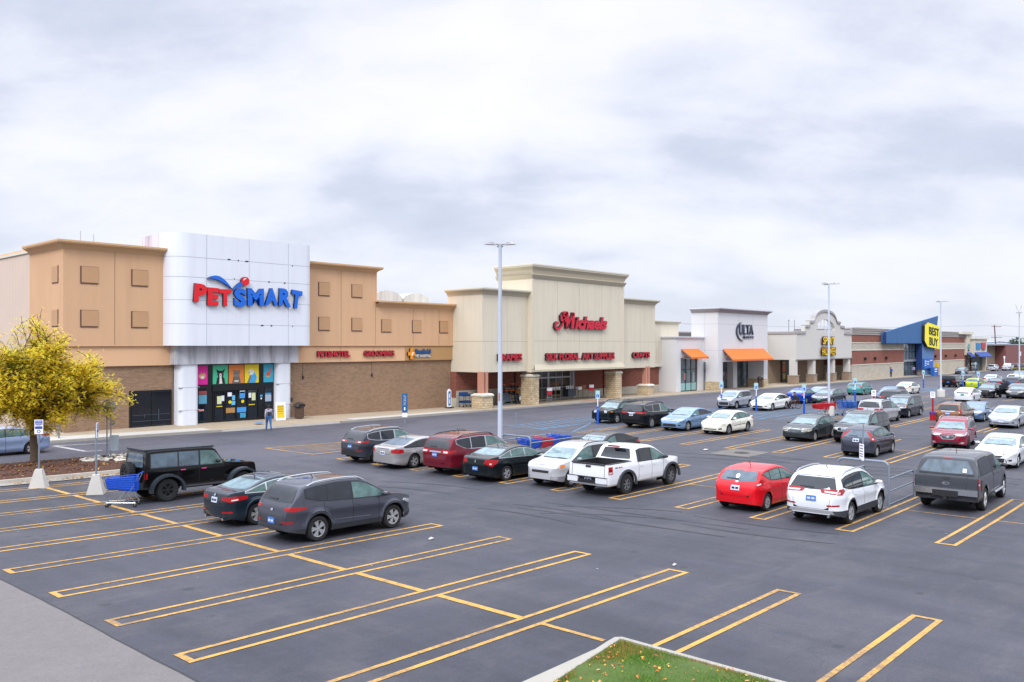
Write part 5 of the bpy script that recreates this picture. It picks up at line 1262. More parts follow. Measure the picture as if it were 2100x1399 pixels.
    if sp.get('frontplate'): front('number_plate', sp['frontplate'], [(-.16, .42), (.16, .42), (.16, .54), (-.16, .54)], off=.03, rim=.02, grid=.4)
    lb = sp.get('rbump', None)
    if lb: rear('bumper_insert', sp.get('rbumpm', PLAS), lb, off=.006, rim=0, grid=.2)
    for e_, zb, wv, hv, m in sp.get('badge', []):
        poly = [(wv*cos(2*pi*i/12), zb+hv*sin(2*pi*i/12)) for i in range(12)]
        (front if e_ > 0 else rear)('emblem', m, poly, off=.022, rim=0, grid=.3)
    for nm_, fn, m, poly in sp.get('extra_front', []): front(nm_, m, poly, off=.02, rim=0)
    for nm_, fn, m, poly in sp.get('extra_rear', []): rear(nm_, m, poly, off=.016, rim=0)
    for sd in (1, -1):
        for nm_, m, poly in sp.get('extra_side', []): side(nm_, m, poly, sd, off=.01, rim=0)
        if det > 1:       # character line below the handles, fuel flap
            pass
        if sp.get('exhaust') and det > 1:
            o = MB(); o.tube([(-L/2+.25, sd*sp['exhaust'], gc_(sp)+.06), (-L/2-.01, sd*sp['exhaust'], gc_(sp)+.06)], .04, 8); o.build('exhaust', CHR, root, smooth=True)
        # mirrors
        ms_ = sp.get('mir', None) or (a0+.28 if gs else 1.6); mz = B(ms_)+.07 if not sp.get('boxy') else B(ms_)+.12
        yb = rows[min(range(len(ss)), key=lambda i: abs(ss[i]-ms_))][NL-1][0]
        o = MB(); o.lathe([(0, -.12), (.055, -.1), (.085, -.02), (.08, .05), (.05, .1), (0, .11)], 8, 0, axis='y')
        o.v = [(v[0]*1.0+X(ms_)+.0, sd*(yb+.13)+v[1]*1.0, v[2]*.8+mz+.02) for v in o.v]; o.box(X(ms_)-.04, X(ms_)+.03, sd*(yb-.05), sd*(yb+.08), mz-.03, mz, 0)
        o.build('wing_mirror', sp.get('mirm', pm), root, smooth=True)
        if sp.get('rails'):
            a_, c_ = sp.get('railr', (L*.42, L*.86)); pts_ = []
            for i in range(9):
                q = a_+(c_-a_)*i/8; col_ = rows[min(range(len(ss)), key=lambda j: abs(ss[j]-q))]; y_, z_ = col_[NL+3]
                pts_.append((X(q), sd*(y_-.02), z_+(.055 if 0 < i < 8 else .0)+.02))
            o = MB(); o.tube(pts_, .021, 6); o.build('roof_rail', sp['rails'], root, smooth=True)
        # arch liners
        for c in (G['fx'], G['rx']):
            o = MB(); aR = G['aR']; N = 12; yo = sd*(W/2-.05); yi = sd*(W/2-.42)
            for i in range(N):
                p, q = pi*i/N, pi*(i+1)/N; A = (X(c)-aR*cos(p), sp['wr']+aR*sin(p)); Bq = (X(c)-aR*cos(q), sp['wr']+aR*sin(q))
                fpt = [(A[0], yo, A[1]), (Bq[0], yo, Bq[1]), (Bq[0], yi, Bq[1]), (A[0], yi, A[1])]; o.face(fpt)
            o.face([(X(c)-aR*cos(pi*i/N), yi, sp['wr']+aR*sin(pi*i/N)) for i in range(N+1)]+[(X(c)+aR, yi, .2), (X(c)-aR, yi, .2)])
            o.build('wheel_arch_liner', UNDER, root)
    o = MB(); o.box(-L/2+.32, L/2-.3, -W/2+.24, W/2-.24, gc_(sp)-.02, .62, 0)
    for c in (G['fx'], G['rx']): o.tube([(X(c), -W/2+.3, sp['wr']), (X(c), W/2-.3, sp['wr'])], .06, 6)
    
    if L > 3: o.box(X(G['rx']-G['aR']-.02), X(G['fx']+G['aR']+.02), -W/2+.09, W/2-.09, gc_(sp)-.015, gc_(sp)+.25); o.box(-L/2+.3, X(G['rx']+G['aR']+.02), -W/2+.22, W/2-.22, gc_(sp)+.02, gc_(sp)+.3); o.box(X(G['fx']-G['aR']-.02), L/2-.35, -W/2+.25, W/2-.25, gc_(sp)-.03, gc_(sp)+.3)  # boxes added to the underbody to block light and darken the ground beneath
    o.build('underbody', UNDER, root)
    if det > 1 and not bed:
        o = MB(); aq = L*.70 if not sp.get('boxy') else L*.3; o.tube([(X(aq), 0, T(aq)-.01), (X(aq)-.1, 0, T(aq)+sp.get('ant', .1))], .012, 5); o.build('aerial', PLAS, root)
    # wheels
    for c in (G['fx'], G['rx']):
        for sd in (1, -1): wheel(root, X(c), sd*(W/2-.13), sp['wr'], sd, sp.get('rim', 5), sp.get('rimm', RIMS), .22 if sp['wr'] < .37 else .26, steer=sp.get('steer', 0) if c == G['fx'] else 0)
    if bed:
        y_ = W/2*.94-.13; zt_ = T(bed+.3); o = MB(); x0, x1 = X(L-.08), X(bed+.01)
        if sp.get('cap') is None:
            o.face([(x0, -y_, .78), (x1, -y_, .78), (x1, y_, .78), (x0, y_, .78)])
            o.face([(x0, -y_, .78), (x0, -y_, zt_-.01), (x1, -y_, zt_-.01), (x1, -y_, .78)]); o.face([(x0, y_, .78), (x1, y_, .78), (x1, y_, zt_-.01), (x0, y_, zt_-.01)])
            o.face([(x0, -y_, .78), (x0, y_, .78), (x0, y_, zt_-.01), (x0, -y_, zt_-.01)]); o.face([(x1, -y_, .78), (x1, -y_, zt_), (x1, y_, zt_), (x1, y_, .78)])
            o.build('bed_liner', PLAS, root)
            o = MB()
            for sd in (1, -1): o.box(x0, x1, sd*(y_-.02), sd*(W/2*.94-.02), zt_-.03, zt_+.012)
            o.box(x0-.07, x0+.01, -y_, y_, zt_-.03, zt_+.01); o.build('bed_rail_cap', PLAS, root)
    return root, dict(L=L, W=W, H=H, X=X, T=T, B=B, pm=pm, rear=rear, front=front, side=side, corner=corner, sp=sp)
def gc_(sp): return sp['gc']
WHEELS = {}
def wheel(root, x, y, r, sd, style, rimm, wd, steer=0, nm='wheel'):
    key = (round(r, 3), style, rimm.name, round(wd, 2))
    if key not in WHEELS:
        rr = r*(.66 if style != 'off' else .56); t_ = MB(); h = wd/2
        t_.lathe([(rr-.01, -h+.01), (rr+.02, -h), (r-.035, -h), (r-.008, -h+.03), (r, -h+.06), (r, h-.06), (r-.008, h-.03), (r-.035, h), (rr+.02, h), (rr-.01, h-.01), (rr-.015, h-.07)], 28, 0, axis='y')
        t_.lathe([(rr, h-.075), (0.0, h-.085)], 28, 1, axis='y'); t_.lathe([(0, -h+.03), (rr, -h+.02)], 20, 1, axis='y')
        if style == 'off':
            for k in range(26):
                a = 2*pi*k/26
                for yy_ in (-h+.02, 0): 
                    c, s = cos(a), sin(a); P = lambda q, w_, hh: ((q)*c-w_*s, hh, (q)*s+w_*c)
                    b0, b1 = yy_, yy_+h*.7; i = len(t_.v)
                    t_.v += [P(r-.01, -.02, b0), P(r+.012, -.016, b0), P(r+.012, .016, b0), P(r-.01, .02, b0), P(r-.01, -.02, b1), P(r+.012, -.016, b1), P(r+.012, .016, b1), P(r-.01, .02, b1)]
                    for q in ((0, 1, 2, 3), (7, 6, 5, 4), (1, 5, 6, 2), (0, 4, 5, 1), (3, 2, 6, 7)): t_.f.append(tuple(i+z for z in q)); t_.m.append(0)
        tyre = t_; rim_ = MB(); rim_.lathe([(rr-.025, h-.06), (rr-.02, h-.015), (rr+.008, h-.004), (rr+.008, h-.02)], 28, 0, axis='y')
        rim_.lathe([(0, h-.012), (rr*.16, h-.018), (rr*.2, h-.05)][::-1], 12, 0, axis='y')
        ns = {5: 5, 6: 6, 7: 7, 10: 10, 'off': 6, 'mesh': 12, 'split': 5}.get(style, 5)
        def spoke(a, w0, w1, r0, r1):
            c, s = cos(a), sin(a); P = lambda q, w_, hh: (q*c-w_*s, hh, q*s+w_*c); i = len(rim_.v)
            rim_.v += [P(r0, -w0, h-.02), P(r0, w0, h-.02), P(r1, w1, h-.014), P(r1, -w1, h-.014), P(r0, -w0*1.2, h-.06), P(r0, w0*1.2, h-.06), P(r1, w1*1.2, h-.06), P(r1, -w1*1.2, h-.06)]
            for q in ((0, 1, 2, 3), (0, 4, 5, 1), (1, 5, 6, 2), (3, 2, 6, 7), (0, 3, 7, 4)): rim_.f.append(tuple(i+z for z in q)); rim_.m.append(0)
        for k in range(ns):
            a = 2*pi*k/ns
            if style in ('split', 10, 5) and ns == 5:
                spoke(a-.17, .018, .03, rr*.14, rr*.97) if style == 'split' else spoke(a, rr*.12, rr*.19, rr*.1, rr*.97)
                if style == 'split': spoke(a+.17, .018, .03, rr*.14, rr*.97)
            else: spoke(a, rr*.55/ns, rr*.85/ns, rr*.12, rr*.97)
        m1 = tyre.build('wheel', [RUB, mat('wheel_shadow', '0e0e10', .8)], smooth=True, ang=35); m2 = rim_.build('rim', rimm, smooth=True, ang=30)
        WHEELS[key] = (m1.data, m2.data); bpy.data.objects.remove(m1); bpy.data.objects.remove(m2)
    d1, d2 = WHEELS[key]; o = link(nm, d1, root, (x, y, r)); o.rotation_euler = (0, random.uniform(0, 6), 0)
    if sd < 0: o.rotation_euler = (0, 0, pi)
    if steer: o.rotation_euler = (0, 0, (pi if sd < 0 else 0)+radians(steer))
    q = link('rim', d2, o); return o
A0, A180 = 0, 180
GMB = 'vehicles parked in front of the shops'
# ---- near rows
r, i_ = car('suv', 'parked_suv', ('steel', '4f525f'), ('w', 13.55, 19.28), 0, 'grey crossover suv with silver roof rails, nearest vehicle to the viewer', 'suv', L=4.48, wb=2.67, rails=RIMS, cladmat=PLG, rim='split', kick=.12,
    tail=[(-.22, .92), (.05, .89), (.38, .95), (.36, 1.0), (.0, 1.02), (-.22, .98)], reflect=.56, plate=.60, exhaust=.0, badge=[(-1, .90, .06, .035, CHR)], flare=.03, gap=.07, rearglass=GSIDE, metal=.5,
    extra_side=[('sill_highlight', mat('paint_hl', '5c5e66', .35, metal=.4, coat=1), [(1.75, .50), (3.05, .54), (3.05, .56), (1.75, .53)])], rbump=[(-.75, .30), (.75, .30), (.8, .42), (-.8, .42)], gend=3.95)
car('coupe_sedan', 'parked_car', ('slate', '20303e'), ('w', 13.7, 22.63), 0, 'dark blue sports sedan parked between the crossover and the black off roader', L=4.58, wb=2.73, W=1.8, rgm=GWIN, trim=CHR, rim='split', wr=.34, rearglass=GFRONT,
    tail=[(-.34, .80), (.0, .76), (.42, .84), (.40, .93), (.05, .93), (-.32, .90)], tailw=[(.02, .80), (.2, .82), (.2, .86), (.02, .84)], reflect=.42, plate=.78, platem=PLT, exhaust=.5, badge=[(-1, .93, .05, .04, CHR)], flare=.03)
# off-roader built from the same shell routine with its own square profile
r, i_ = car('boxy', 'parked_suv', ('jet', '07080a'), ('w', 13.84, 28.85), 0, 'black square off road suv with spare wheel, beside the blue cart', 'suv', L=4.45, W=1.66, wb=2.95, fo=.68, wr=.405, gc=.48, gap=.1,
    top=[(0, .80), (.04, 1.06), (.12, 1.12), (.9, 1.17), (1.42, 1.22), (1.5, 1.3), (1.78, 1.76), (1.95, 1.82), (3.2, 1.84), (4.3, 1.82), (4.38, 1.76), (4.42, 1.25), (4.45, .7)], belt=[(1.0, 1.16), (4.4, 1.20)], sB=2.42, sC=3.22, gend=4.25, tum=.10, clad=.56, boxy=1, edge=.9,
    wf=.86, sf=.2, wrr=.96, sr=.12, hoodw=(1.4, .78), hatch=1, side=[(0, .97), (.2, 1), (.8, 1.0), (1, .985)], rz=(1.24, 1.70), rw=(.62, .56), wsw=(.66, .6), wz0=1.3, tail=[(-.0, .84), (.10, .84), (.10, 1.04), (0, 1.04)], head=[(.06, .6), (.08, .6), (.08, .62), (.06, .62)], extra_front=[('round_headlight', 0, HDL, [(q+.1*cos(2*pi*i/12), .96+.1*sin(2*pi*i/12)) for i in range(12)]) for q in (-.42, .42)], grille=[(-.28, .84), (.28, .84), (.28, 1.06), (-.28, 1.06)],
    rim='off', rimm=RIMD, handlem=mat('handle_pink', 'c83a78', .4), plate=.62, tuck=0, rearglass=GREAR, rgm=GREAR, doors=[(1.35, 2.42), (2.42, 3.22)], fog=0, lower=None, mir=1.75, mirm=PLAS, kick=0, drop=.05, flare=0)
def wide_flare(root, X, c, aR, W, m, wr, tw=.16):
    for sd in (1, -1):
        o = MB(); N = 12; y0, y1 = sd*(W/2-.03), sd*(W/2+tw)
        prof = [(-pi*.06, 0)]
        an = [-.18+(pi+.36)*k/N for k in range(N+1)]
        for a, b_ in zip(an, an[1:]):
            P = lambda t_, rr_: (X(c)+rr_*cos(t_)*1.12, wr+max(rr_*sin(t_), -.05))
            p0, p1, q0, q1 = P(a, aR), P(b_, aR), P(a, aR+.09), P(b_, aR+.09)
            o.face([(q0[0], y0, q0[1]), (q1[0], y0, q1[1]), (q1[0], y1, q1[1]-.02), (q0[0], y1, q0[1]-.02)])
            o.face([(q0[0], y1, q0[1]-.02), (q1[0], y1, q1[1]-.02), (p1[0], y1, p1[1]-.01), (p0[0], y1, p0[1]-.01)])
            o.face([(p0[0], y1, p0[1]-.01), (p1[0], y1, p1[1]-.01), (p1[0], y0, p1[1]), (p0[0], y0, p0[1])])
        o.build('fender_flare', m, root, smooth=True, ang=50, recalc=True)
FLG = mat('flare_grey', '222a32', .55)
for c in (.68, .68+2.95): wide_flare(r, i_['X'], c, .49, 1.66, FLG, .405)
for o in [c for c in r.children if c.name.startswith('wheel') and 'arch' not in c.name]: o.location.y *= 1.12
wheel(r, -4.45/2-.17, .12, .39, 1, 'off', RIMD, .25, nm='spare_wheel').rotation_euler = (0, 0, pi/2); [c for c in r.children if c.name.startswith('spare')][0].location.z = 1.0
o = MB(); o.box(-2.42, -2.2, -.78, .78, .50, .70); o.build('rear_bumper', FLG, r); o = MB(); o.box(2.12, 2.5, -.75, .75, .52, .72); o.build('front_bumper', FLG, r)
o = MB()
for sd in (1, -1): o.tube([(.95, sd*.86, .46), (-.85, sd*.86, .46)], .05, 8)
o.build('side_step', PLAS, r)
o = MB(); o.box(-2.19, .42, -.70, .70, 1.80, 1.86); q = o.build('roof_panel', mat('soft_top', '272d38', .5, nz=(2, .1)), r)
add_t = text_mesh('SPORT', .55, .95, .86, .92, 0, .004)
# row B near half
car('suv', 'parked_suv', ('graphite', '3c404c'), ('w', 25.9, 31.95), 0, 'charcoal suv with chrome window line at the left end of the second row', 'suv', L=4.62, wb=2.7, rails=RIMS, trim=CHR, cladmat=PLG, tail=[(-.34, 1.0), (.3, 1.03), (.38, 1.1), (.3, 1.12), (-.34, 1.09)], tailw=[(-.2, 1.03), (-.05, 1.04), (-.05, 1.08), (-.2, 1.08)], plate=.82, rbump=[(-.75, .3), (.75, .3), (.8, .6), (-.8, .6)], kick=.1, reflect=.6)
car('coupe_sedan', 'parked_car', ('silver', 'a2a0a2'), ('w', 25.91, 29.25), 0, 'silver coupe-like sedan beside the maroon suv', L=4.95, wb=2.8, W=1.85, hs=.98, gend=4.45, rgm=GREAR, rim=5, plate=.74, platem=PLT, tail=[(-.22, .78), (.1, .74), (.36, .78), (.34, .92), (.05, .96), (-.2, .95)], sr=.8, metal=.5, rbump=[(-.4, .93), (.4, .93), (.42, .955), (-.42, .955)])
car('bigsuv', 'parked_suv', ('maroon', '741529'), ('w', 26.22, 26.03), 0, 'maroon family suv with dark tinted glass between silver and dark green sedans', 'suv', rails=PLAS, trim=CHR, cladmat=PLAS, rim='mesh', tail=[(-.42, .98), (-.05, .96), (.3, 1.06), (.28, 1.12), (-.4, 1.12)], tailw=[(-.3, 1.0), (-.1, 1.0), (-.08, 1.08), (-.3, 1.08)], rbump=[(-.38, 1.0), (.38, 1.0), (.40, 1.06), (-.40, 1.06)], rbumpm=CHR, plate=.9, kick=.25, ant=.2, gend=4.6)
car('coupe_sedan', 'parked_car', ('bottle', '101c22'), ('w', 25.91, 23.42), 0, 'dark green black sedan with red teardrop tail lights left of the silver suv', L=4.8, wb=2.85, rgm=GWIN, rearglass=GFRONT, rim=5, tail=[(-.30, .80), (.06, .66), (.28, .82), (.34, .93), (.05, .98), (-.22, .96)], tailw=[(-.05, .76), (.05, .76), (.05, .82), (-.05, .82)], plate=.56, trim=CHR, badge=[(-1, .86, .022, .06, CHR)], extra_side=[('rub_strip', PLAS, [(1.7, .56), (3.4, .6), (3.4, .62), (1.7, .58)])])
car('suv', 'parked_suv', ('pearl', 'b4b5b8'), ('w', 26.52, 20.46), 180, 'silver white suv facing the viewer with amber corner lamps, left of the white pickup', 'suv', L=4.6, wb=2.7, cladmat=mat('clad_silver', '85868c', .5), clad=.48, head=[(-.42, .80), (.12, .80), (.12, .93), (-.42, .92)], headamb=[(.12, .80), (.34, .84), (.32, .93), (.12, .93)], grille=[(-.42, .60), (.42, .60), (.44, .7), (-.44, .7)], lower=[(-.42, .64), (.42, .64), (.42, .665), (-.42, .665)], fog=2, rim=6, rails=PLAS, wz0=1.10, mirm=MATS['clad_silver'])
# ---- white pickup
TAC = dict(L=5.39, W=1.91, wb=3.24, fo=.93, wr=.40, gc=.42, gap=.09)
r, i_ = car('pickup', 'pickup_truck', ('white', 'd6d8dc'), ('w', 26.55, 17.84), 0, 'white four door pickup truck with open black bed', 'pickup truck', clad=.44, cladmat=mat('rocker_dirty', '9a958e', .7), rim='off', rimm=mat('alloy_mid', '707278', .35, metal=.4), tail=[(.02, .86), (.2, .86), (.2, 1.14), (.02, 1.14)], tailw=[(.04, .88), (.18, .88), (.18, .95), (.04, .95)], tuck=0, wrr=.9, sr=.2, rz=(1.28, 1.66), rw=(.68, .58), plate=.62, platem=PLT, mirm=PLAS, rbump=[(-.5, .58), (.5, .58), (.62, .72), (-.62, .72)], metal=.05, gstart=1.3,
    top=[(0, .74), (.03, .98), (.12, 1.08), (.6, 1.16), (1.3, 1.22), (1.95, 1.64), (2.25, 1.76), (3.1, 1.79), (3.42, 1.74), (3.58, 1.3), (3.64, 1.215), (5.30, 1.215), (5.36, 1.2), (5.39, .6)], side=[(0, .97), (.3, 1), (.85, .995), (1, .965)], rearglass=GSIDE, rgm=GSIDE, **TAC)
for c in (.93, .93+3.24): wide_flare(r, i_['X'], c, .49, 1.91, PLG, .40, .05)
rr_ = i_['rear']; rr_('tailgate_handle', PLAS, [(-.12, 1.08), (.12, 1.08), (.12, 1.15), (-.12, 1.15)], off=.02, rim=0)
rr_('tailgate_gap', SEAMK, [(-.76, .70), (-.745, .70), (-.745, 1.17), (-.76, 1.17)], off=.008, rim=0); rr_('tailgate_gap', SEAMK, [(.76, .70), (.745, .70), (.745, 1.17), (.76, 1.17)], off=.008, rim=0)
o = MB(); o.box(-2.80, -2.6, -.9, -.42, .52, .72, 0); o.box(-2.80, -2.6, .42, .9, .52, .72, 0); o.box(-2.78, -2.55, -.42, .42, .50, .62, 1); o.box(-2.79, -2.7, -.9, .9, .72, .74, 1); o.build('rear_bumper', [i_['pm'], PLAS], r)
me = text_mesh('TRD', 0, .2, 0, .055, 0, .004, .02); me2 = text_mesh('4x4', 0, .26, 0, .06, 0, .004, .02)
for m_, x, mt_ in ((me, -2.28, PLAS), (me2, -2.05, mat('decal_red', 'b01c24', .5))):
    m_.materials.clear(); m_.materials.append(mt_); o = link('decal', m_, r, (x, -.953, 1.05))
o = MB(); o.box(-1.05, -.9, -.25, .25, 1.72, 1.77); o.build('brake_light', RLTK, r)
# far half of row B
car('coupe_sedan', 'parked_car', ('ink', '14161c'), ('c', 33.9, 24.3), 180, 'black sedan roof seen behind the silver white suv', L=4.85, det=1, wsglass=GWIN)
car('hatch', 'parked_car', ('red', 'd00c1c'), ('w', 26.92, 12.35), 0, 'bright red small hatchback', L=4.06, rim=7, tail=[(-.06, .90), (.26, .93), (.34, 1.08), (.24, 1.12), (.0, .98)], tailw=[(.0, .92), (.2, .94), (.2, 1.0), (.04, .97)], plate=.80, platem=PLT, rbump=[(-.5, .26), (.5, .26), (.62, .36), (-.62, .36)], rearglass=GFRONT, rgm=GREAR, mirm=PLAS, metal=.2, ant=.18, kick=.25, badge=[(-1, 1.0, .06, .025, CHR)], extra_rear=[('window_sticker', 0, MATS['sign_white'], [(.05+.07*cos(2*pi*i/12), 1.17+.07*sin(2*pi*i/12)) for i in range(12)])])
car('suv', 'parked_suv', ('chalk', 'cfd1d6'), ('w', 26.61, 9.43), 0, 'white suv with roof rails and blue plate beside the red hatchback', 'suv', L=4.62, wb=2.71, rails=RIMS, cladmat=PLG, clad=.5, rim=5, rimm=RIMS, metal=.05, tail=[(-.38, 1.02), (.18, .98), (.34, 1.08), (.28, 1.16), (-.38, 1.13)], tailw=[(-.3, 1.04), (.1, 1.02), (.1, 1.08), (-.3, 1.09)], plate=.84, rbump=[(-.72, .40), (.72, .40), (.66, .5), (-.66, .5)], rbumpm=RIMS, reflect=.62, kick=.1, badge=[(-1, 1.0, .09, .03, CHR)], exhaust=.55,
    flare=.03, gap=.07, extra_rear=[('window_decal', 0, MATS['sign_white'], [(-.32, 1.13), (-.55, 1.14), (-.5, 1.2), (-.45, 1.16)])])
o = MB(); 
# ---- pickup with canopy
r, i_ = car('pickup', 'pickup_truck', ('gunmetal', '454951'), ('w', 32.23, 6.9), 2, 'dark grey pickup truck with matching bed canopy and dented flank', 'pickup truck', L=5.6, W=2.0, wb=3.5, fo=.95, wr=.40, gc=.42, gap=.07, cap=1, tuck=0, wrr=.93, sr=.15, hatch=0, clad=.5,
    top=[(0, .8), (.04, 1.08), (.14, 1.16), (.6, 1.2), (1.25, 1.26), (1.85, 1.72), (2.15, 1.86), (2.7, 1.88), (3.1, 1.86), (3.16, 1.9), (4.0, 1.93), (4.9, 1.90), (5.2, 1.84), (5.3, 1.75), (5.5, 1.34), (5.53, 1.24), (5.57, 1.2), (5.6, .62)], belt=[(1.2, 1.2), (5.5, 1.26)], sB=2.3, sC=2.75, gend=5.0, tum=.26, side=[(0, .97), (.3, 1), (.85, .995), (1, .965)],
    rz=(1.34, 1.74), rw=(.8, .62), rgm=GREAR, tail=[(.04, .86), (.18, .86), (.18, 1.2), (.04, 1.2)], tailw=[(.04, .97), (.18, .97), (.18, 1.03), (.04, 1.03)], plate=.62, platem=PLY, rim=6, metal=.3, mirm=PLAS, fog=0, pick=None, rflat=1, doors=[(1.5, 2.3), (2.3, 2.9)], rearglass=GSIDE, badge=[(-1, .98, .12, .05, CHR), (-1, .98, .1, .038, NAV)])
r['label'] = 'dark grey pickup truck with matching bed canopy and dented flank'
for sd in (1, -1): i_['side']('canopy_gap', SEAMK, [(3.02, 1.1), (3.05, 1.1), (3.05, 1.76), (3.02, 1.76)], sd, off=.01, rim=0); i_['side']('bed_gap', SEAMK, [(3.0, .5), (3.03, .5), (3.03, 1.2), (3.0, 1.2)], sd, off=.01, rim=0); i_['side']('canopy_gap', SEAMK, [(3.05, 1.235), (5.5, 1.255), (5.5, 1.265), (3.05, 1.25)], sd, off=.01, rim=0)
i_['side']('dent', mat('dent_scrape', '14120f', .9), [(4.9, .80), (5.15, .72), (5.2, 1.0), (5.05, 1.12), (4.95, 1.0)], -1, off=.008, rim=0); i_['side']('dent', mat('dent_rust', '7a5236', .9), [(5.0, .78), (5.12, .76), (5.12, 1.04), (5.04, 1.0)], -1, off=.012, rim=0)
o = MB(); o.box(-2.92, -2.72, -.97, .97, .62, .82, 0); o.box(-2.925, -2.9, -.4, .4, .56, .76, 1); o.box(-2.95, -2.8, -.05, .05, .45, .56, 1); o.build('rear_bumper', [CHR, PLAS], r)
i_['rear']('tailgate_handle', PLAS, [(-.12, 1.13), (.12, 1.13), (.12, 1.2), (-.12, 1.2)], off=.02, rim=0); i_['rear']('canopy_frame', PLAS, [(-.86, 1.27), (.86, 1.27), (.86, 1.32), (-.86, 1.32)], off=.012, rim=0)
i_['rear']('brake_light', RLTK, [(-.14, 1.80), (.14, 1.80), (.14, 1.84), (-.14, 1.84)], off=.02, rim=0)
i_['rear']('window_sticker', MATS['sign_white'], [(-.62, 1.38), (-.5, 1.38), (-.5, 1.5), (-.62, 1.5)], off=.02, rim=0)
o = MB()
for sd in (1, -1): o.tube([(1.3, sd*1.02, .46), (-.2, sd*1.02, .46)], .045, 8)
o.build('side_step', CHR, r); o = MB(); o.tube([(1.5, .75, 1.2), (1.45, .76, 2.1)], .008, 4); o.build('aerial', PLAS, r)
car('coupe_sedan', 'parked_car', ('ivory', 'd2d4d6'), ('w', 44.9, 8.2), 180, 'white sedan nose at the right edge behind the canopy pickup', L=4.84, head=[(-.3, .70), (.3, .74), (.32, .84), (-.1, .82)], frontplate=None, lower=[(-.6, .3), (.6, .3), (.5, .5), (-.5, .5)])
# ---- row C, far half facing out
car('suv', 'parked_suv', ('pine', '17262b'), ('w', 50.72, 34.89), 180, 'dark green compact suv with round headlights beside the first blue bay post', 'suv', L=4.4, boxy=0, top=[(0, .62), (.03, .86), (.1, .98), (.5, 1.04), (1.1, 1.1), (1.65, 1.5), (1.95, 1.62), (2.9, 1.64), (3.9, 1.6), (4.1, 1.52), (4.3, 1.14), (4.37, .95), (4.4, .6)], head=[(-.30+.10*cos(a), .88+.10*sin(a)) for a in [2*pi*i/12 for i in range(12)]], headamb=[(.04, .84), (.24, .86), (.22, .93), (.04, .92)], grille=[(-.38, .74), (.38, .74), (.38, .97), (-.38, .97)], wf=.8, rim=5, rails=PLAS, extra_front=[('grille_bar', 0, paint('pine', '17262b'), [(-.345+.1*k, .75), (-.315+.1*k, .75), (-.315+.1*k, .96), (-.345+.1*k, .96)]) for k in range(7)])
car('bigsuv', 'parked_suv', ('onyx', '10151c'), ('w', 49.56, 31.2), 0, 'black family suv with chrome tailgate strip beside the light blue sedan', 'suv', rails=PLAS, trim=CHR, rim='mesh', tail=[(-.45, 1.05), (.2, 1.02), (.34, 1.1), (.2, 1.16), (-.45, 1.14)], rbump=[(-.4, 1.06), (.4, 1.06), (.42, 1.1), (-.42, 1.1)], rbumpm=CHR, plate=.95, platem=PLT, kick=.2)
car('coupe_sedan', 'parked_car', ('skyblue', '7391b3'), ('w', 49.45, 28.28), 180, 'light metallic blue sedan beside the black family suv', L=4.88, wb=2.74, hs=1.02, head=[(-.40, .70), (.2, .76), (.34, .84), (.1, .82), (-.40, .76)], grille=[(-.5, .68), (.5, .68), (.5, .74), (-.5, .74)], grillechrome=1, bars=1, lower=[(-.55, .32), (.55, .32), (.45, .5), (-.45, .5)], rim='split', metal=.5)
car('sedan', 'parked_car', ('cream', 'd8d6ca'), ('w', 49.2, 25.17), 180, 'cream white older sedan with black side rub strip', L=4.64, wb=2.68, W=1.76, head=[(-.42, .66), (.2, .66), (.3, .74), (.28, .8), (-.42, .76)], headm=mat('headlight_hazy', 'b4ac98', .3), grille=[(-.26, .68), (.26, .68), (.3, .76), (-.3, .76)], grillechrome=1, bars=1, lower=[(-.7, .34), (.7, .34), (.7, .4), (-.7, .4)], metal=.05, rim=5, rimm=mat('alloy_dull', '77797e', .45, metal=.3), extra_side=[('rub_strip', PLAS, [(1.5, .53), (3.5, .57), (3.5, .60), (1.5, .56)])], rearglass=GFRONT)
car('sedan', 'parked_car', ('sage', '3c444a'), ('w', 49.12, 19.52), 180, 'dark grey green old sedan with pale headlights and oval chrome grille', L=5.02, wb=2.76, W=1.85, head=[(-.32, .62), (.2, .66), (.34, .74), (.3, .80), (-.1, .80), (-.28, .72)], headm=MATS['headlight_hazy'], grille=[(.44*cos(a), .68+.07*sin(a)) for a in [2*pi*i/14 for i in range(14)]], grillechrome=1, bars=0, rearglass=GFRONT, rim=7, metal=.4)
car('bigsuv', 'parked_suv', ('coal', '191c22'), ('w', 50.2, 16.75), 180, 'black three row suv with slatted chrome grille behind the grey hatchback', 'suv', L=5.0, W=1.99, rails=CHR, grille=[(-.5, .74), (.5, .74), (.52, .92), (-.52, .92)], grillechrome=1, bars=4, head=[(-.3, .78), (.2, .8), (.28, .92), (-.3, .94)], clad=.5, rearglass=GSIDE, rim=6)
car('hatch', 'parked_car', ('dusk', '444858'), ('w', 44.36, 14.41), 0, 'dark grey hatchback with tall red tail lights and chrome tailgate bar', L=4.1, hs=1.03, rim='split', tail=[(-.02, .86), (.28, .86), (.30, 1.0), (.14, 1.22), (.06, 1.36), (-.0, 1.34), (.02, 1.08)], tailw=[(.06, .93), (.2, .93), (.2, 1.0), (.06, 1.02)], plate=.88, platem=PLT, rbump=[(-.55, 1.03), (.55, 1.03), (.5, 1.065), (-.5, 1.065)], rbumpm=CHR, kick=.1, rgm=GREAR, rearglass=GFRONT, ant=.14)
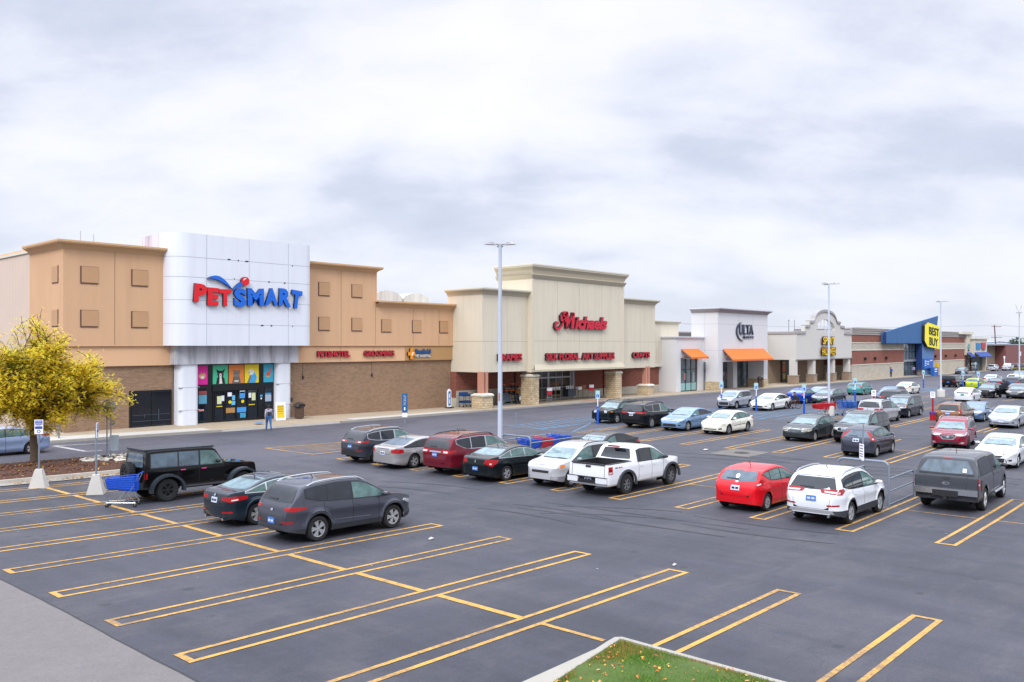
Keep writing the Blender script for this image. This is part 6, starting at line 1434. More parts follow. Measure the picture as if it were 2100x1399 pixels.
car('suv', 'parked_suv', ('bordeaux', '8e1c38'), ('c', 52.3, 12.75), 186, 'raspberry red suv pulling across the lane with chrome waterfall grille', 'suv', group='vehicles driving through the lot', L=4.67, wb=2.75, rails=RIMS, clad=.3, cladmat=paint('bordeaux', '8e1c38'), grille=[(-.36, .74), (-.24, .62), (.24, .62), (.36, .74), (.40, .84), (-.40, .84)], grillechrome=1, bars=0, head=[(-.36, .80), (.1, .80), (.42, .94), (.36, 1.0), (-.05, .92), (-.36, .90)], fog=2, lower=[(-.5, .36), (.5, .36), (.55, .46), (-.55, .46)], rim=10, rimm=CHR, trim=CHR, metal=.5, steer=20, badge=[(1, .735, .065, .065, CHR)], extra_front=[('grille_bar', 0, CHR, [(-.30+.066*k, .66), (-.29+.066*k, .66), (-.29+.066*k, .82), (-.30+.066*k, .82)]) for k in range(10)])
# ---- row D
car('boxy', 'parked_suv', ('ash', '9ea3ad'), ('w', 69.38, 34.73), 180, 'silver boxy small car behind the second blue bay post', 'car', grille=[(-.3, .8), (.3, .8), (.3, .86), (-.3, .86)], lower=[(-.62, .36), (.62, .36), (.72, .62), (-.72, .62)], head=[(-.38, .78), (.14, .8), (.26, .92), (-.34, .9)], rim='split', metal=.4)
car('coupe_sedan', 'parked_car', ('snow', 'dcdcd6'), ('w', 69.58, 31.43), 180, 'large white sedan with wing shaped grille beside the wheelchair user', L=5.2, wb=2.85, W=1.86, grille=[(-.55, .66), (-.05, .62), (.05, .62), (.55, .66), (.62, .78), (0, .72), (-.62, .78)], head=[(-.36, .74), (.2, .78), (.36, .86), (-.3, .80)], rim=10, metal=.05, extra_side=[('sill_chrome', CHR, [(1.6, .33), (3.6, .35), (3.6, .37), (1.6, .35)])])
car('sedan', 'parked_car', ('cobalt', '0e3aa0'), ('w', 80.28, 32.76), 0, 'bright blue sedan behind the wheelchair user', L=4.6, W=1.79, hs=1.03, tail=[(-.1, .84), (.2, .82), (.34, .9), (.26, 1.04), (-.05, 1.0)], tailw=[(0, .86), (.2, .87), (.2, .92), (0, .92)], platem=PLT, plate=.9, rgm=GWIN, rearglass=GFRONT)
car('sedan', 'parked_car', ('storm', '4a4e5a'), ('w', 80.89, 30.47), 180, 'dark grey sedan with green front plate behind the second lamp post', L=5.04, wb=3.05, W=1.9, hs=1.02, frontplate=PLGN, grille=[(-.36, .6), (.36, .6), (.38, .74), (-.38, .74)], grillechrome=1, bars=3, rearglass=GFRONT)
car('sedan', 'parked_car', ('mist', '8c8e9c'), ('c', 86.8, 33.9), 180, 'silver grey sedan mostly hidden behind the dark grey one with the green plate', det=1)
car('suv', 'parked_suv', ('frost', 'a4a6ac'), ('w', 63.88, 20.09), 0, 'silver suv with an open left door and red tail lights', 'suv', L=4.88, W=1.88, wb=2.89, trim=PLAS, tail=[(-.34, 1.0), (.2, .98), (.34, 1.08), (.2, 1.14), (-.34, 1.12)], clad=.34, cladmat=MATS['clad_silver'], rim=5, rails=PLAS, hs=1.03, top=[(0, .62), (.03, .8), (.12, .94), (.5, 1.02), (1.1, 1.1), (1.8, 1.54), (2.15, 1.66), (3.0, 1.69), (4.1, 1.66), (4.5, 1.6), (4.58, 1.52), (4.76, 1.14), (4.82, 1.0), (4.86, .9), (4.88, .6)], gend=4.4, rz=(1.2, 1.6), sB=2.5, sC=3.45, steer=12)
o = MB(); o.box(0, .9, 0, .07, .35, 1.0, 0); o.box(.06, .86, .01, .05, 1.0, 1.42, 1); o.box(0, .9, -.005, .075, 1.4, 1.45, 0)
dr = o.build('open_door', [PLAS, GSIDE]); dr.parent = [q for q in bpy.data.objects if q.get('label') == 'silver suv with an open left door and red tail lights'][0]; dr.location = (.1, .95, 0); dr.rotation_euler = (0, 0, radians(70))
car('minivan', 'parked_car', ('midnight', '23293a'), ('w', 70.03, 20.29), 180, 'dark blue grey minivan facing the viewer, right of the silver suv', 'minivan', head=[(-.36, .80), (.18, .80), (.24, .96), (-.34, .96)], headamb=[(.14, .82), (.22, .82), (.24, .95), (.16, .95)], grillechrome=1, bars=2, rim=7)
car('suv', 'parked_suv', ('navyjeep', '1b1f2c'), ('c', 80.6, 24.4), 0, 'dark navy suv with red tail lights above the silver suv roof', 'suv', L=4.82, W=1.94, det=1, hs=1.04, tail=[(-.34, 1.02), (.3, 1.02), (.3, 1.14), (-.34, 1.14)], tailw=[(-.1, 1.06), (.1, 1.06), (.1, 1.1), (-.1, 1.1)], platem=PLT, plate=.95)
car('suv', 'parked_suv', ('harbor', '56688a'), ('c', 88.6, 27.4), 180, 'blue grey estate with roof bars behind the dark navy suv', 'suv', L=4.8, det=1, rails=PLAS, hs=.98, clad=.5)
car('hatch', 'parked_car', ('seafoam', '4d9290'), ('w', 99.6, 33.85), 0, 'teal green hatchback near the third blue bay post', L=4.36, wb=2.65, W=1.82, tail=[(-.1, .92), (.2, .94), (.4, 1.08), (.3, 1.12), (-.08, 1.04)], rgm=GREAR, rearglass=GFRONT, platem=PLT)
car('sedan', 'parked_car', ('bone', 'd4d2c8'), ('w', 105.98, 30.33), 0, 'cream white sedan with small spoiler, rear to the viewer, near the third lamp post', L=4.5, W=1.74, tail=[(-.12, .84), (.14, .84), (.26, .92), (.14, 1.0), (-.06, .98)], plate=.66, rgm=GWIN, rearglass=GFRONT, metal=.05)
car('suv', 'parked_suv', ('copper', '845a3c'), ('w', 65.4, 15.3), 0, 'copper brown small suv with big red tail lights behind the raspberry suv', 'suv', L=4.28, W=1.77, wb=2.56, rails=PLAS, tail=[(-.05, .92), (.22, .9), (.3, 1.0), (.2, 1.18), (-.02, 1.18)], tailw=[(-.05, .96), (.02, .96), (.02, 1.04), (-.05, 1.04)], rbump=[(-.42, 1.06), (.42, 1.06), (.44, 1.09), (-.44, 1.09)], rbumpm=CHR, plate=.92, kick=.25, metal=.5)
car('coupe_sedan', 'parked_car', ('denim', '5b7392'), ('c', 71.6, 15.9), 180, 'slate blue sedan between the copper suv and the silver sedan', L=4.6, det=1)
car('coupe_sedan', 'parked_car', ('platinum', 'a3a9b4'), ('w', 66.3, 12.09), 180, 'silver sedan with wide chrome grille at the right edge', L=4.82, W=1.84, hs=1.02, grille=[(-.42, .66), (-.2, .56), (.2, .56), (.42, .66), (.5, .74), (-.5, .74)], grillechrome=1, bars=4, head=[(-.32, .68), (.15, .72), (.42, .86), (.38, .92), (-.05, .80)], frontplate=PLT, lower=[(-.6, .34), (.6, .34), (.5, .4), (-.5, .4)], metal=.5)
car('fastback', 'parked_car', ('alpine', 'd3d5da'), ('w', 94.11, 21.11), 0, 'white fastback hatchback behind the copper suv', L=4.48, tail=[(-.0, .82), (.26, .84), (.28, 1.02), (.06, 1.04)], platem=PLGN, plate=.78, rgm=GREAR, rpoly=[(-.6, .98), (.6, .98), (.55, 1.33), (-.55, 1.33)], extra_rear=[('lower_glass', 0, GSIDE, [(-.55, .93), (.55, .93), (.56, 1.04), (-.56, 1.04)])], metal=.05)
car('suv', 'parked_suv', ('obsidian', '10131a'), ('w', 104.2, 21.2), 180, 'black luxury suv with an open door near the white fastback', 'suv', L=4.65, W=1.87, hs=.98, grille=[(-.46, .36), (.46, .36), (.24, .62), (.36, .86), (-.36, .86), (-.24, .62)], grillechrome=1, bars=0, lower=None, head=[(-.32, .78), (.3, .84), (.36, .9), (-.3, .86)])
o = MB(); o.box(0, .95, 0, .07, .35, 1.0, 0); o.box(.06, .9, .01, .05, 1.0, 1.4, 1)
dr = o.build('open_door', [paint('obsidian', '10131a'), GSIDE]); dr.parent = [q for q in bpy.data.objects if q.get('label') == 'black luxury suv with an open door near the white fastback'][0]; dr.location = (.2, .95, 0); dr.rotation_euler = (0, 0, radians(115))
car('sedan', 'parked_car', ('bluegray', '2c3040'), ('w', 104.9, 18.5), 180, 'dark blue grey sedan facing the viewer right of the black luxury suv', L=4.8, grillechrome=1, bars=1, headm=MATS['headlight_hazy'])
car('coupe_sedan', 'parked_car', ('anthracite', '4c4d5e'), ('c', 113.5, 20.6), 0, 'grey sedan rear to the viewer behind the dark blue grey sedan', det=1, platem=PLT)
# ---- far rows: smaller, seen through the gaps
FAR = 'vehicles parked in the far rows'
car('bigsuv', 'parked_suv', ('blacksq', '14151c'), ('w', 129.2, 31.0), 0, 'black square suv at the left of the far rows', 'suv', FAR, det=1, L=5.1, hs=.98, top=[(0, .64), (.03, .9), (.14, 1.02), (.6, 1.08), (1.2, 1.14), (1.7, 1.62), (2.05, 1.72), (3.2, 1.74), (4.8, 1.72), (4.95, 1.66), (5.05, 1.2), (5.08, .95), (5.1, .62)], wrr=.9)
car('suv', 'parked_suv', ('plumb', '272a3c'), ('c', 136.5, 31.3), 0, 'dark blue suv behind the black square suv', 'suv', FAR, det=1, tail=[(-.1, .92), (.24, .92), (.24, 1.3), (.05, 1.3)], platem=PLT)
car('hatch', 'parked_car', ('lime', 'a4b410'), ('c', 127.0, 28.3), 0, 'lime green hatchback in the far rows', 'car', FAR, det=1, L=4.0, rgm=GREAR, tail=[(.0, .95), (.24, .95), (.26, 1.14), (.08, 1.14)])
car('sedan', 'parked_car', ('inkblue', '272c3e'), ('c', 131.2, 26.4), 0, 'dark navy sedan right of the lime hatchback', 'car', FAR, det=1)
car('suv', 'parked_suv', ('lead', '777e8e'), ('c', 199, 47.0), 180, 'silver grey car parked by the kerb in front of the pale block wall', 'car', FAR, det=1, hs=.92)
car('sedan', 'parked_car', ('w1', 'cccdd4'), ('c', 147.5, 30.4), 0, 'white sedan in the far rows beyond the navy sedan', 'car', FAR, det=1)
car('hatch', 'parked_car', ('w2', 'c9c6c4'), ('c', 152, 28.2), 0, 'white hatchback with red tail lights in the far rows', 'car', FAR, det=1, L=4.3)
car('suv', 'parked_suv', ('g2', '555b69'), ('c', 134.5, 25.0), 0, 'grey suv with red tail lights in the far rows', 'suv', FAR, det=1, hs=.95)
car('suv', 'parked_suv', ('b3', '181b27'), ('c', 127.5, 21.9), 0, 'black suv cut off by the right edge in the far rows', 'suv', FAR, det=1)
car('coupe_sedan', 'parked_car', ('w3', 'd0d2d8'), ('c', 148.5, 26.8), 180, 'white sedan beside the fourth lamp post', 'car', FAR, det=1)
car('bigsuv', 'parked_suv', ('b4', '3a4358'), ('c', 163, 29.5), 180, 'slate blue suv beyond the fourth lamp post', 'suv', FAR, det=1)
car('suv', 'parked_suv', ('w4', 'c4c6ce'), ('c', 141, 23.6), 0, 'white suv with red lamp at the right edge beside the fourth lamp post', 'suv', FAR, det=1, tail=[(-.1, .9), (.24, .9), (.24, 1.3), (.05, 1.3)])
BK = 'vehicles parked in front of the brown block building'
car('suv', 'parked_suv', ('w5', 'c9cbd2'), ('c', 232, 47.8), 0, 'white suv partly hidden by the cream end shop', 'suv', BK, det=1)
car('pickup', 'pickup_truck', ('w6', 'd2d4da'), ('c', 238.5, 45.8), 0, 'white pickup truck in front of the brown block wall', 'pickup truck', BK, det=1, hs=1.05)
car('bigsuv', 'parked_suv', ('n5', '1c2748'), ('c', 243, 42.6), 0, 'dark blue large suv left of the fourth lamp post top row', 'suv', BK, det=1, tail=[(-.1, .9), (.24, .9), (.24, 1.3), (.05, 1.3)])
car('bigsuv', 'parked_suv', ('n6', '1d2132'), ('c', 246, 38.4), 0, 'dark suv right of the fourth lamp post in front of the plum brick wall', 'suv', BK, det=1)
car('sedan', 'parked_car', ('m7', '5c3242'), ('c', 251, 51.5), 0, 'maroon car behind the white pickup truck', 'car', BK, det=1)
car('suv', 'parked_suv', ('d8', '2e3448'), ('c', 256, 47.5), 0, 'dark suv between the white pickup and the dark blue suv', 'suv', BK, det=1)
# ---- silver-blue hatchback on the left drive
car('fastback', 'parked_car', ('glacier', '8c9cbc'), ('c', 14.45, 48.9), 180, 'pale blue hatchback on the drive behind the yellow tree', 'car', 'vehicles driving through the lot', L=4.58, W=1.81, wb=2.69, rim='split', metal=.5, rearglass=GFRONT, tail=[(-.0, .9), (.3, .92), (.34, 1.0), (.0, 1.0)])
# ================================================================ STREET FURNITURE
GALV = mat('galvanised', '7f8a98', rough=.5, metal=.4, nz=(2, .1)); POLEW = mat('lamp_post_paint', 'b3bccb', rough=.45, nz=(.8, .05), streak=('8d8580', .3))
BPOST = mat('post_blue', '0d4fb4', .45); CBLUE = mat('cart_blue', '0b4bb8', rough=.4); CRED = mat('cart_red', 'b01422', rough=.4); CHRM = mat('cart_chrome', '9aa0a8', .25, metal=.8)
CONB = mat('base_concrete', 'b4b0aa', .9, nz=(2, .1), bump=.5); SGW = MATS['sign_white']; SGB = mat('sign_pale_teal', '9fc6cc', .5); SGN = mat('sign_navy_blue', '1e3f9c', .5)
def place(o, x, y, rz=0, dz=0): o.location = g3(x, y, dz); o.rotation_euler = (0, 0, rz); return o
def lamp_post(x, y, h, label, base=True, fork=False, rot=.3):
    r = thing('lamp_post', label, 'lamp post', g3(x, y), rot, 'tall parking lot lamp posts')
    if base:
        MB().lathe([(0, -.5), (.42, -.5), (.42, .74), (.38, .8), (0, .8)], 24).build('concrete_base', CONB, r, smooth=True)
        MB().box(-.2, .2, -.2, .2, .8, .84).frustum(0, 0, .84, 1.0, .14, .14, .09, .09).build('base_plate', POLEW, r)
    MB().frustum(0, 0, .82, h, .09, .09, .06, .06).build('pole', POLEW, r)
    hd = mat('lamp_head', '8f8d92', .4, metal=.3)
    for k in range(3 if not fork else 2):
        a = 2*pi*k/3+.45 if not fork else pi*k+.3; c = Vector((cos(a), sin(a), 0)); o = MB()
        o.tube([(0, 0, h-.03), tuple(c*.25+Vector((0, 0, h)))], .035)
        for z0, z1, l, w_ in ((-.05, .0, .36, .17), (0, .07, .26, .12)):
            i = len(o.v); cc = c*.55; n = Vector((-c.y, c.x, 0)); ring = []
            for j in range(12):
                t_ = 2*pi*j/12; ring.append(cc+c*cos(t_)*l+n*sin(t_)*w_)
            o.v += [tuple(p+Vector((0, 0, h+z0))) for p in ring]+[tuple(cc+(p-cc)*.8+Vector((0, 0, h+z1))) for p in ring]
            for j in range(12): o.f.append((i+j, i+(j+1) % 12, i+12+(j+1) % 12, i+12+j)); o.m.append(0)
            o.f.append(tuple(i+j for j in reversed(range(12)))); o.m.append(0); o.f.append(tuple(i+12+j for j in range(12))); o.m.append(0)
        o.build('lamp_head', hd, r)
    if fork:
        o = MB(); o.tube([(0, 0, h), (.0, .25, h+.5), (-.3, .5, h+1.2)], .02); o.tube([(0, 0, h), (.2, -.2, h+.5), (0, -.3, h+1.1)], .02); o.build('bent_bracket', hd, r)
    return r
lp = lamp_post(30.2, 27.75, 10.75, 'nearest tall pale lamp post, in front of the cream craft store')
MB().box(-.088, -.082, -.03, .05, 3, 3.4).build('rust_patch', mat('rust', '9a6a48', .9), lp)
lamp_post(68.05, 25.9, 10.8, 'second lamp post, behind the red and blue trolleys'); lamp_post(102.4, 26.3, 10.8, 'third lamp post, on a round concrete base in the middle distance'); lamp_post(141, 25.6, 10.8, 'farthest lamp post at the right edge with bent bracket on top', fork=True)
lamp_post(171, 29.4, 9.2, 'thin partly hidden lamp post at the very right edge')
def bay_post(x, y, label, h0=1.25, sign=True):
    r = thing('bay_post', label, 'bay sign post', g3(x, y), 0, 'blue accessible bay posts')
    MB().tube([(0, 0, -.1), (0, 0, h0)], .085, 12).lathe([(.085, h0), (.06, h0+.04), (0, h0+.05)], 12).build('blue_sleeve', BPOST, r, smooth=True)
    MB().lathe([(.088, h0-.16), (.088, h0-.13)], 12).build('band', SGB, r)
    MB().tube([(0, 0, h0), (0, 0, 2.0)], .035, 8).build('upper_pole', SGW, r)
    s = MB().box(-.025, -.015, -.17, .17, 1.85, 2.45).box(-.028, -.025, -.15, .15, 2.18, 2.44).build('sign_panel', SGB, r)
    o = MB(); o.box(-.035, -.029, -.1, .1, 1.95, 2.17); o.build('blue_square', BPOST, s)
    o = MB(); o.face([(-.037, .02, 2.12), (-.037, .045, 2.12), (-.037, .045, 2.15), (-.037, .02, 2.15)]); o.face([(-.037, .0, 2.05), (-.037, .04, 2.05), (-.037, .04, 2.11), (-.037, .015, 2.11)])
    for k in range(8):
        a, c = -2.6+k*.5, -2.6+(k+1)*.5; P = lambda t_, q: (-.037, .0+q*cos(t_), 2.02+q*sin(t_)); o.face([P(a, .035), P(c, .035), P(c, .047), P(a, .047)])
    o.face([(-.037, -.05, 2.0), (-.037, -.02, 2.05), (-.037, .0, 2.05), (-.037, -.035, 1.99)])
    o.build('wheelchair_symbol', SGW, s); r.rotation_euler = (0, 0, radians(12)); return r
for x, y, l in ((49.31, 35.63, 'leftmost blue bay post, in front of the dark green compact suv'), (68.9, 36.0, 'blue bay post in front of the silver boxy car'), (68.4, 32.4, 'blue bay post in front of the white sedan with wing grille'), (68.45, 28.15, 'blue bay post just right of the wheelchair user'), (85.5, 29.9, 'blue bay post left of the teal hatchback, its foot hidden'), (124.1, 34.1, 'blue bay post in front of the electronics store bins'), (122.9, 28.85, 'blue bay post right of the third lamp post'), (121, 26.6, 'blue bay post beside the lime hatchback')):
    bay_post(x, y, l)
bay_post(205, 45.6, 'bay sign in front of the end shops, by the silver grey car'); 
def reserved_post(x, y, label):
    r = thing('reserved_post', label, 'sign post', g3(x, y), radians(15), 'red reserved bay posts')
    MB().lathe([(0, -.1), (.2, -.1), (.22, .5), (.24, .5), (.24, .6), (0, .6)], 12, 0).build('pot', CRED, r); MB().lathe([(.245, .48), (.245, .62)], 12).build('rim_band', SGN, r)
    MB().tube([(0, 0, .5), (0, 0, 1.9)], .07, 10).build('post', mat('post_red', 'a3101e', .5), r); s = MB().box(-.08, -.06, -.17, .17, 1.72, 2.2).build('sign_panel', SGW, r)
    o = MB()
    for z in (2.08, 2.0, 1.86): o.box(-.084, -.08, -.11, .11, z, z+.035)
    o.build('sign_text', mat('sign_text_grey', '4a5260', .6), s)
reserved_post(68.97, 18.29, 'red post with white sign beside the raspberry suv'); reserved_post(68.2, 22.4, 'red post with white sign half hidden behind the silver suv')
# --- signs on pyramid bases
def base_sign(x, y, rz, label):
    r = thing('no_parking_sign', label, 'sign', g3(x, y), rz, 'signs on concrete pyramid bases')
    MB().frustum(0, 0, -.02, .72, .30, .30, .12, .12).build('concrete_base', CONB, r); MB().tube([(0, 0, .70), (0, 0, 2.6)], .032, 10).build('pole', GALV, r)
    s = MB().box(-.155, .155, -.045, -.03, 2.1, 2.66).build('sign_panel', SGW, r)
    MB().box(-.13, .13, -.052, -.045, 2.47, 2.63).box(-.13, .13, -.052, -.045, 2.3, 2.4).build('blue_band', SGN, s)
    for z, w_ in ((2.57, 'PICKUP'), (2.5, 'PARKING'), ): text_obj('sign_text', SGW, w_, -.11, .11, z-.015, z+.035, -.056, .002, s)
    text_obj('sign_text', SGN, 'ONLY', -.09, .09, 2.415, 2.46, -.05, .003, s); MB().lathe([(.04, 0), (.065, 0)], 14, axis='y', c=(0, -.05, 2.2)).build('smile_ring', SGN, s)
    return r
s_ = base_sign(11.93, 35.55, radians(-35), 'parking sign on a concrete pyramid base, the one under the yellow tree')
base_sign(12.82, 32.35, radians(58), 'edge-on parking sign on a concrete pyramid base beside the blue cart')
r = thing('round_sign', 'round grey sign on twin posts with a small cabinet', 'sign', g3(17.0, 41.4), radians(-40))
MB().tube([(-.09, 0, 0), (-.09, 0, 2.7)], .03).build('post', GALV, r); MB().tube([(.09, 0, 0), (.09, 0, 2.7)], .03).build('post', GALV, r)
MB().lathe([(0, -.06), (.3, -.06), (.33, -.04), (.33, .02), (0, .04)], 24, axis='y', c=(0, 0, 2.75)).build('disc', mat('sign_grey', '8e918e', .6), r, smooth=True)
MB().lathe([(.24, -.065), (.27, -.065)], 20, axis='y', c=(0, 0, 2.75)).build('ring', SGW, r); MB().lathe([(0, -.04), (.12, -.04)], 12, axis='y', c=(.18, 0, 1.95)).build('small_disc', GALV, r); MB().box(.06, .42, -.1, .1, .6, 1.35).build('cabinet', mat('cabinet_grey', '8b95a0', .5), r)
tag(MB().tube([(18.9, 53.1, .2), (18.9, 53.1, 1.75)], .055, 10).build('guard_post', GALV), 'plain grey guard post on the pavement behind the tree', 'guard post')
# tall pickup sign
r = thing('pickup_sign', 'tall narrow blue pickup sign with number one on the drive', 'sign', g3(39.9, 46.1), radians(-42))
MB().tube([(0, 0, 0), (0, 0, .55)], .04).build('post', GALV, r); s = MB().box(-.2, .2, -.05, .05, .85, 2.25).build('panel', mat('sign_petrol', '14598c', .5), r)
MB().box(-.18, .18, -.06, .06, .52, .8).build('lower_panel', SGW, r)
o = text_obj('sign_text', SGW, 'PICKUP', 0, .72, 0, .17, 0, .004, s); 
for v in o.data.vertices: x_, y_, z_ = v.co; v.co = (.09-z_, -.056, 1.4+x_)
text_obj('sign_text', SGW, '1', -.05, .04, 1.02, 1.24, -.056, .004, s)
# trolleys
def trolley(col, frame, style='plastic'):
    r = link('shopping_trolley', None)
    o = MB(); L0, L1, w0, w1, z0, z1 = -.45, .48, .28, .2, .52, 1.0
    def panel(A, B, C, D, nx, nz):
        A, B, C, D = map(Vector, (A, B, C, D)); P = lambda u, v: A.lerp(B, u).lerp(D.lerp(C, u), v)
        for i in range(nx+1):
            u = i/nx; o.tube([P(u, 0), P(u, 1)], .009, 4, cap=False)
        for j in range(nz+1):
            v = j/nz; o.tube([P(0, v), P(1, v)], .011, 4, cap=False)
    panel((L0, -.24, z0), (L1-.08, -.17, z0+.08), (L1, -.2, z1-.06), (L0, -w0, z1), 12, 6); panel((L0, .24, z0), (L1-.08, .17, z0+.08), (L1, .2, z1-.06), (L0, w0, z1), 12, 6)
    panel((L1-.08, -.17, z0+.08), (L1-.08, .17, z0+.08), (L1, .2, z1-.06), (L1, -.2, z1-.06), 6, 6); panel((L0, -.24, z0), (L0, .24, z0), (L0, w0, z1), (L0, -w0, z1), 6, 6)
    panel((L0, -.24, z0), (L1-.08, -.17, z0+.08), (L1-.08, .17, z0+.08), (L0, .24, z0), 8, 5)
    if style == 'plastic':
        for sd in (1, -1): o.face([(L0, sd*.235, z0), (L1-.09, sd*.165, z0+.09), (L1-.02, sd*.195, z1-.1), (L0, sd*(w0-.005), z1-.04)])
        o.face([(L1-.09, -.165, z0+.09), (L1-.09, .165, z0+.09), (L1-.015, .195, z1-.1), (L1-.015, -.195, z1-.1)])
    o.build('basket', col, r)
    o = MB()
    for sd in (1, -1):
        o.tube([(L0-.12, sd*.25, 1.08), (L0+.1, sd*.24, .6), (L0+.22, sd*.23, .42), (L0-.02, sd*.24, .14)], .013, 6); o.tube([(L0-.02, sd*.24, .14), (L1-.02, sd*.15, .16)], .013, 6); o.tube([(L0+.3, sd*.23, .54), (.12, sd*.2, .2)], .011, 6)
    o.tube([(L1-.02, -.15, .16), (L1-.02, .15, .16)], .012, 6); o.tube([(-.1, -.21, .16), (-.1, .21, .16)], .01, 6); o.build('frame', frame, r)
    MB().tube([(L0-.13, -.27, 1.09), (L0-.13, .27, 1.09)], .02, 8).build('handle', col, r)
    for x, y in ((L0, .24), (L0, -.24), (L1-.04, .15), (L1-.04, -.15)):
        c = MB().lathe([(0, -.016), (.055, -.016), (.062, -.008), (.062, .008), (.055, .016), (0, .016)], 12, 0, axis='y', c=(x, y, .062)).box(x-.012, x+.02, y-.02, y+.02, .06, .14, 1).build('caster', [RUB, frame], r)
    return r
tb, tr_, tbb = trolley(CBLUE, CHRM), trolley(CRED, CHRM), trolley(mat('cart_wire_blue', '1c58a8', .4), mat('cart_wire_blue2', '1d4f98', .4), 'wire')
tag(place(tb, 12.3, 28.85, radians(142)), 'lone blue shopping trolley behind the black off roader', 'shopping trolley')
tb.scale = (1.04, 1.05, 1.04)
def put(src, x, y, rz, label, grp, first=[]):
    o = copy_tree(src); place(o, x, y, rz); o.scale = (1.08, 1.1, 1.02); return tag(o, label, 'shopping trolley', grp)
GC = 'trolleys in the corral'
for i, (k, x, l) in enumerate(((tb, 31.7, 'blue trolley nearest the hoop of the first corral'), (tb, 32.1, 'second blue trolley in the first corral, left of the red one'), (tr_, 33.0, 'red trolley in the first corral between blue ones'), (tb, 34.2, 'blue trolley right of the red one in the first corral'), (tb, 34.6, 'rearmost blue trolley in the first corral'))):
    if k is tr_: o = tr_; place(o, x, 27.2, 0); o.scale = (1.08, 1.1, 1.02); tag(o, l, 'shopping trolley', GC)
    else: put(k, x, 27.2+(.0 if i < 3 else .1), radians(2), l, GC)
GC = 'trolleys nested beside the second lamp post'
for i in range(4): put(tr_, 67.0+i*.3, 26.35-i*.16, radians(-205), 'red trolley, %s of the nested red row by the second lamp post' % ('front', 'second', 'third', 'last')[i], GC)
for i in range(3):
    l = 'blue wire trolley, %s of the nested blue row by the second lamp post' % ('first', 'middle', 'last')[i]
    if i == 0: place(tbb, 68.9, 24.9, radians(-25)); tbb.scale = (1.2, 1.2, 1.15); tag(tbb, l, 'shopping trolley', GC)
    else: o = put(tbb, 68.9+i*.45, 24.9-i*.22, radians(-25), l, GC); o.scale = (1.2, 1.2, 1.15)
# corrals
def corral(x, y, rz, label, L=3.6, W_=1.75, hoop=1.55, sign=True, tilt=0):
    r = thing('trolley_corral', label, 'trolley corral', g3(x, y), rz, 'trolley corrals')
    n = 6; R = .22; pts = [(0, -W_/2, 0), (0, -W_/2, hoop-R)]+[(0, -W_/2+R-R*cos(a), hoop-R+R*sin(a)) for a in [pi/2*k/n for k in range(1, n+1)]]+[(0, W_/2-R+R*sin(a), hoop-R+R*cos(a)) for a in [pi/2*k/n for k in range(n+1)]]+[(0, W_/2, 0)]
    MB().tube(pts, .04, 8).build('hoop', GALV, r, smooth=True)
    for sd in (1, -1):
        MB().tube([(0, sd*W_/2, .95), (L-.15, sd*W_/2, .95), (L, sd*W_/2, .88), (L, sd*W_/2, 0)], .03, 8).tube([(0, sd*W_/2, .5), (L, sd*W_/2, .5)], .025, 8).tube([(0, sd*W_/2, .03), (L, sd*W_/2, .03)], .02, 6).build('side_rail', GALV, r, smooth=True)
    MB().tube([(0, 0, hoop), (0, 0, hoop+1.15)], .03, 8).build('sign_pole', GALV, r)
    if sign:
        o = MB(); o.box(-.06, -.045, -.14, .14, hoop-.02, hoop+.58); s = o.build('sign_panel', SGW, r); s.rotation_euler = (0, 0, radians(tilt)); t_ = MB()
        for z in (.5, .4, .3, .2, .12): t_.box(-.064, -.06, -.1, .1, hoop+z, hoop+z+.03)
        t_.build('sign_text', mat('sign_text_grey', '4a5260'), s)
    return r
corral(31.0, 27.4, 0, 'trolley corral holding blue and red trolleys', hoop=1.25, sign=False, L=4.3, W_=1.9)
corral(30.95, 10.55, 0, 'empty grey tube trolley corral beside the white suv', L=2.85, W_=1.8, tilt=-40)
# bins, boards
def bin_(x, y, z, label, w_=.3, h=1.1, m=None):
    r = thing('litter_bin', label, 'litter bin', (x, y, z)); m = m or mat('bin_brown', '4d3a2f', .8, nz=(8, .35))
    MB().lathe([(0, 0), (w_, 0), (w_, h*.72), (0, h*.72)], 4 if w_ > .36 else 16).build('body', m, r)
    o = MB().lathe([(w_*1.04, h*.72), (w_*1.04, h*.77), (w_*.9, h*.9), (w_*.5, h), (0, h)], 16); o.build('dome_lid', mat('bin_dark', '2e2622', .6), r, smooth=True)
    MB().box(-w_*.6, w_*.6, -w_*1.0, -w_*.6, h*.78, h*.9).build('opening', SEAMK, r); return r
bin_(35.75, 53.3, .32, 'brown domed litter bin beside the white pet store column', .42, 1.15)
bin_(104.6, 49.0, .15, 'dark litter bin beside the right stone base of the white store', .38, 1.4)
for x, l in ((177.5, 'left'), (179.2, 'middle'), (180.8, 'right')): bin_(x-4, 48.6, -.3, 'grey brown litter bin by the glass entrance, %s of three' % l, .35, 1.2, mat('bin_taupe', '6b5f56'))
r = thing('board_sign', 'white and yellow folding board sign by the pet store doors', 'board sign', (34.0, 53.1, .28), radians(-20))
MB().face if 0 else None
o = MB(); o.face([(-.35, -.2, 0), (.35, -.2, 0), (.35, -.02, 1.3), (-.35, -.02, 1.3)]); o.face([(.35, .2, 0), (-.35, .2, 0), (-.35, .0, 1.3), (.35, .0, 1.3)]); o.build('panel', SGW, r)
o = MB(); o.face([(-.27, -.19, .18), (.27, -.19, .18), (.27, -.055, 1.12), (-.27, -.055, 1.12)]); q = o.build('yellow_sheet', mat('sheet_yellow', 'd8b414', .6), r)
o = MB()
for k in range(5): z = .3+k*.16; y = -.2+.145*z/1.1; o.face([(-.2, y-.012, z), (.2, y-.012, z), (.2, y+.0, z+.06), (-.2, y+.0, z+.06)])
o.build('text_lines', mat('sheet_text', '8a6a10', .6), q)
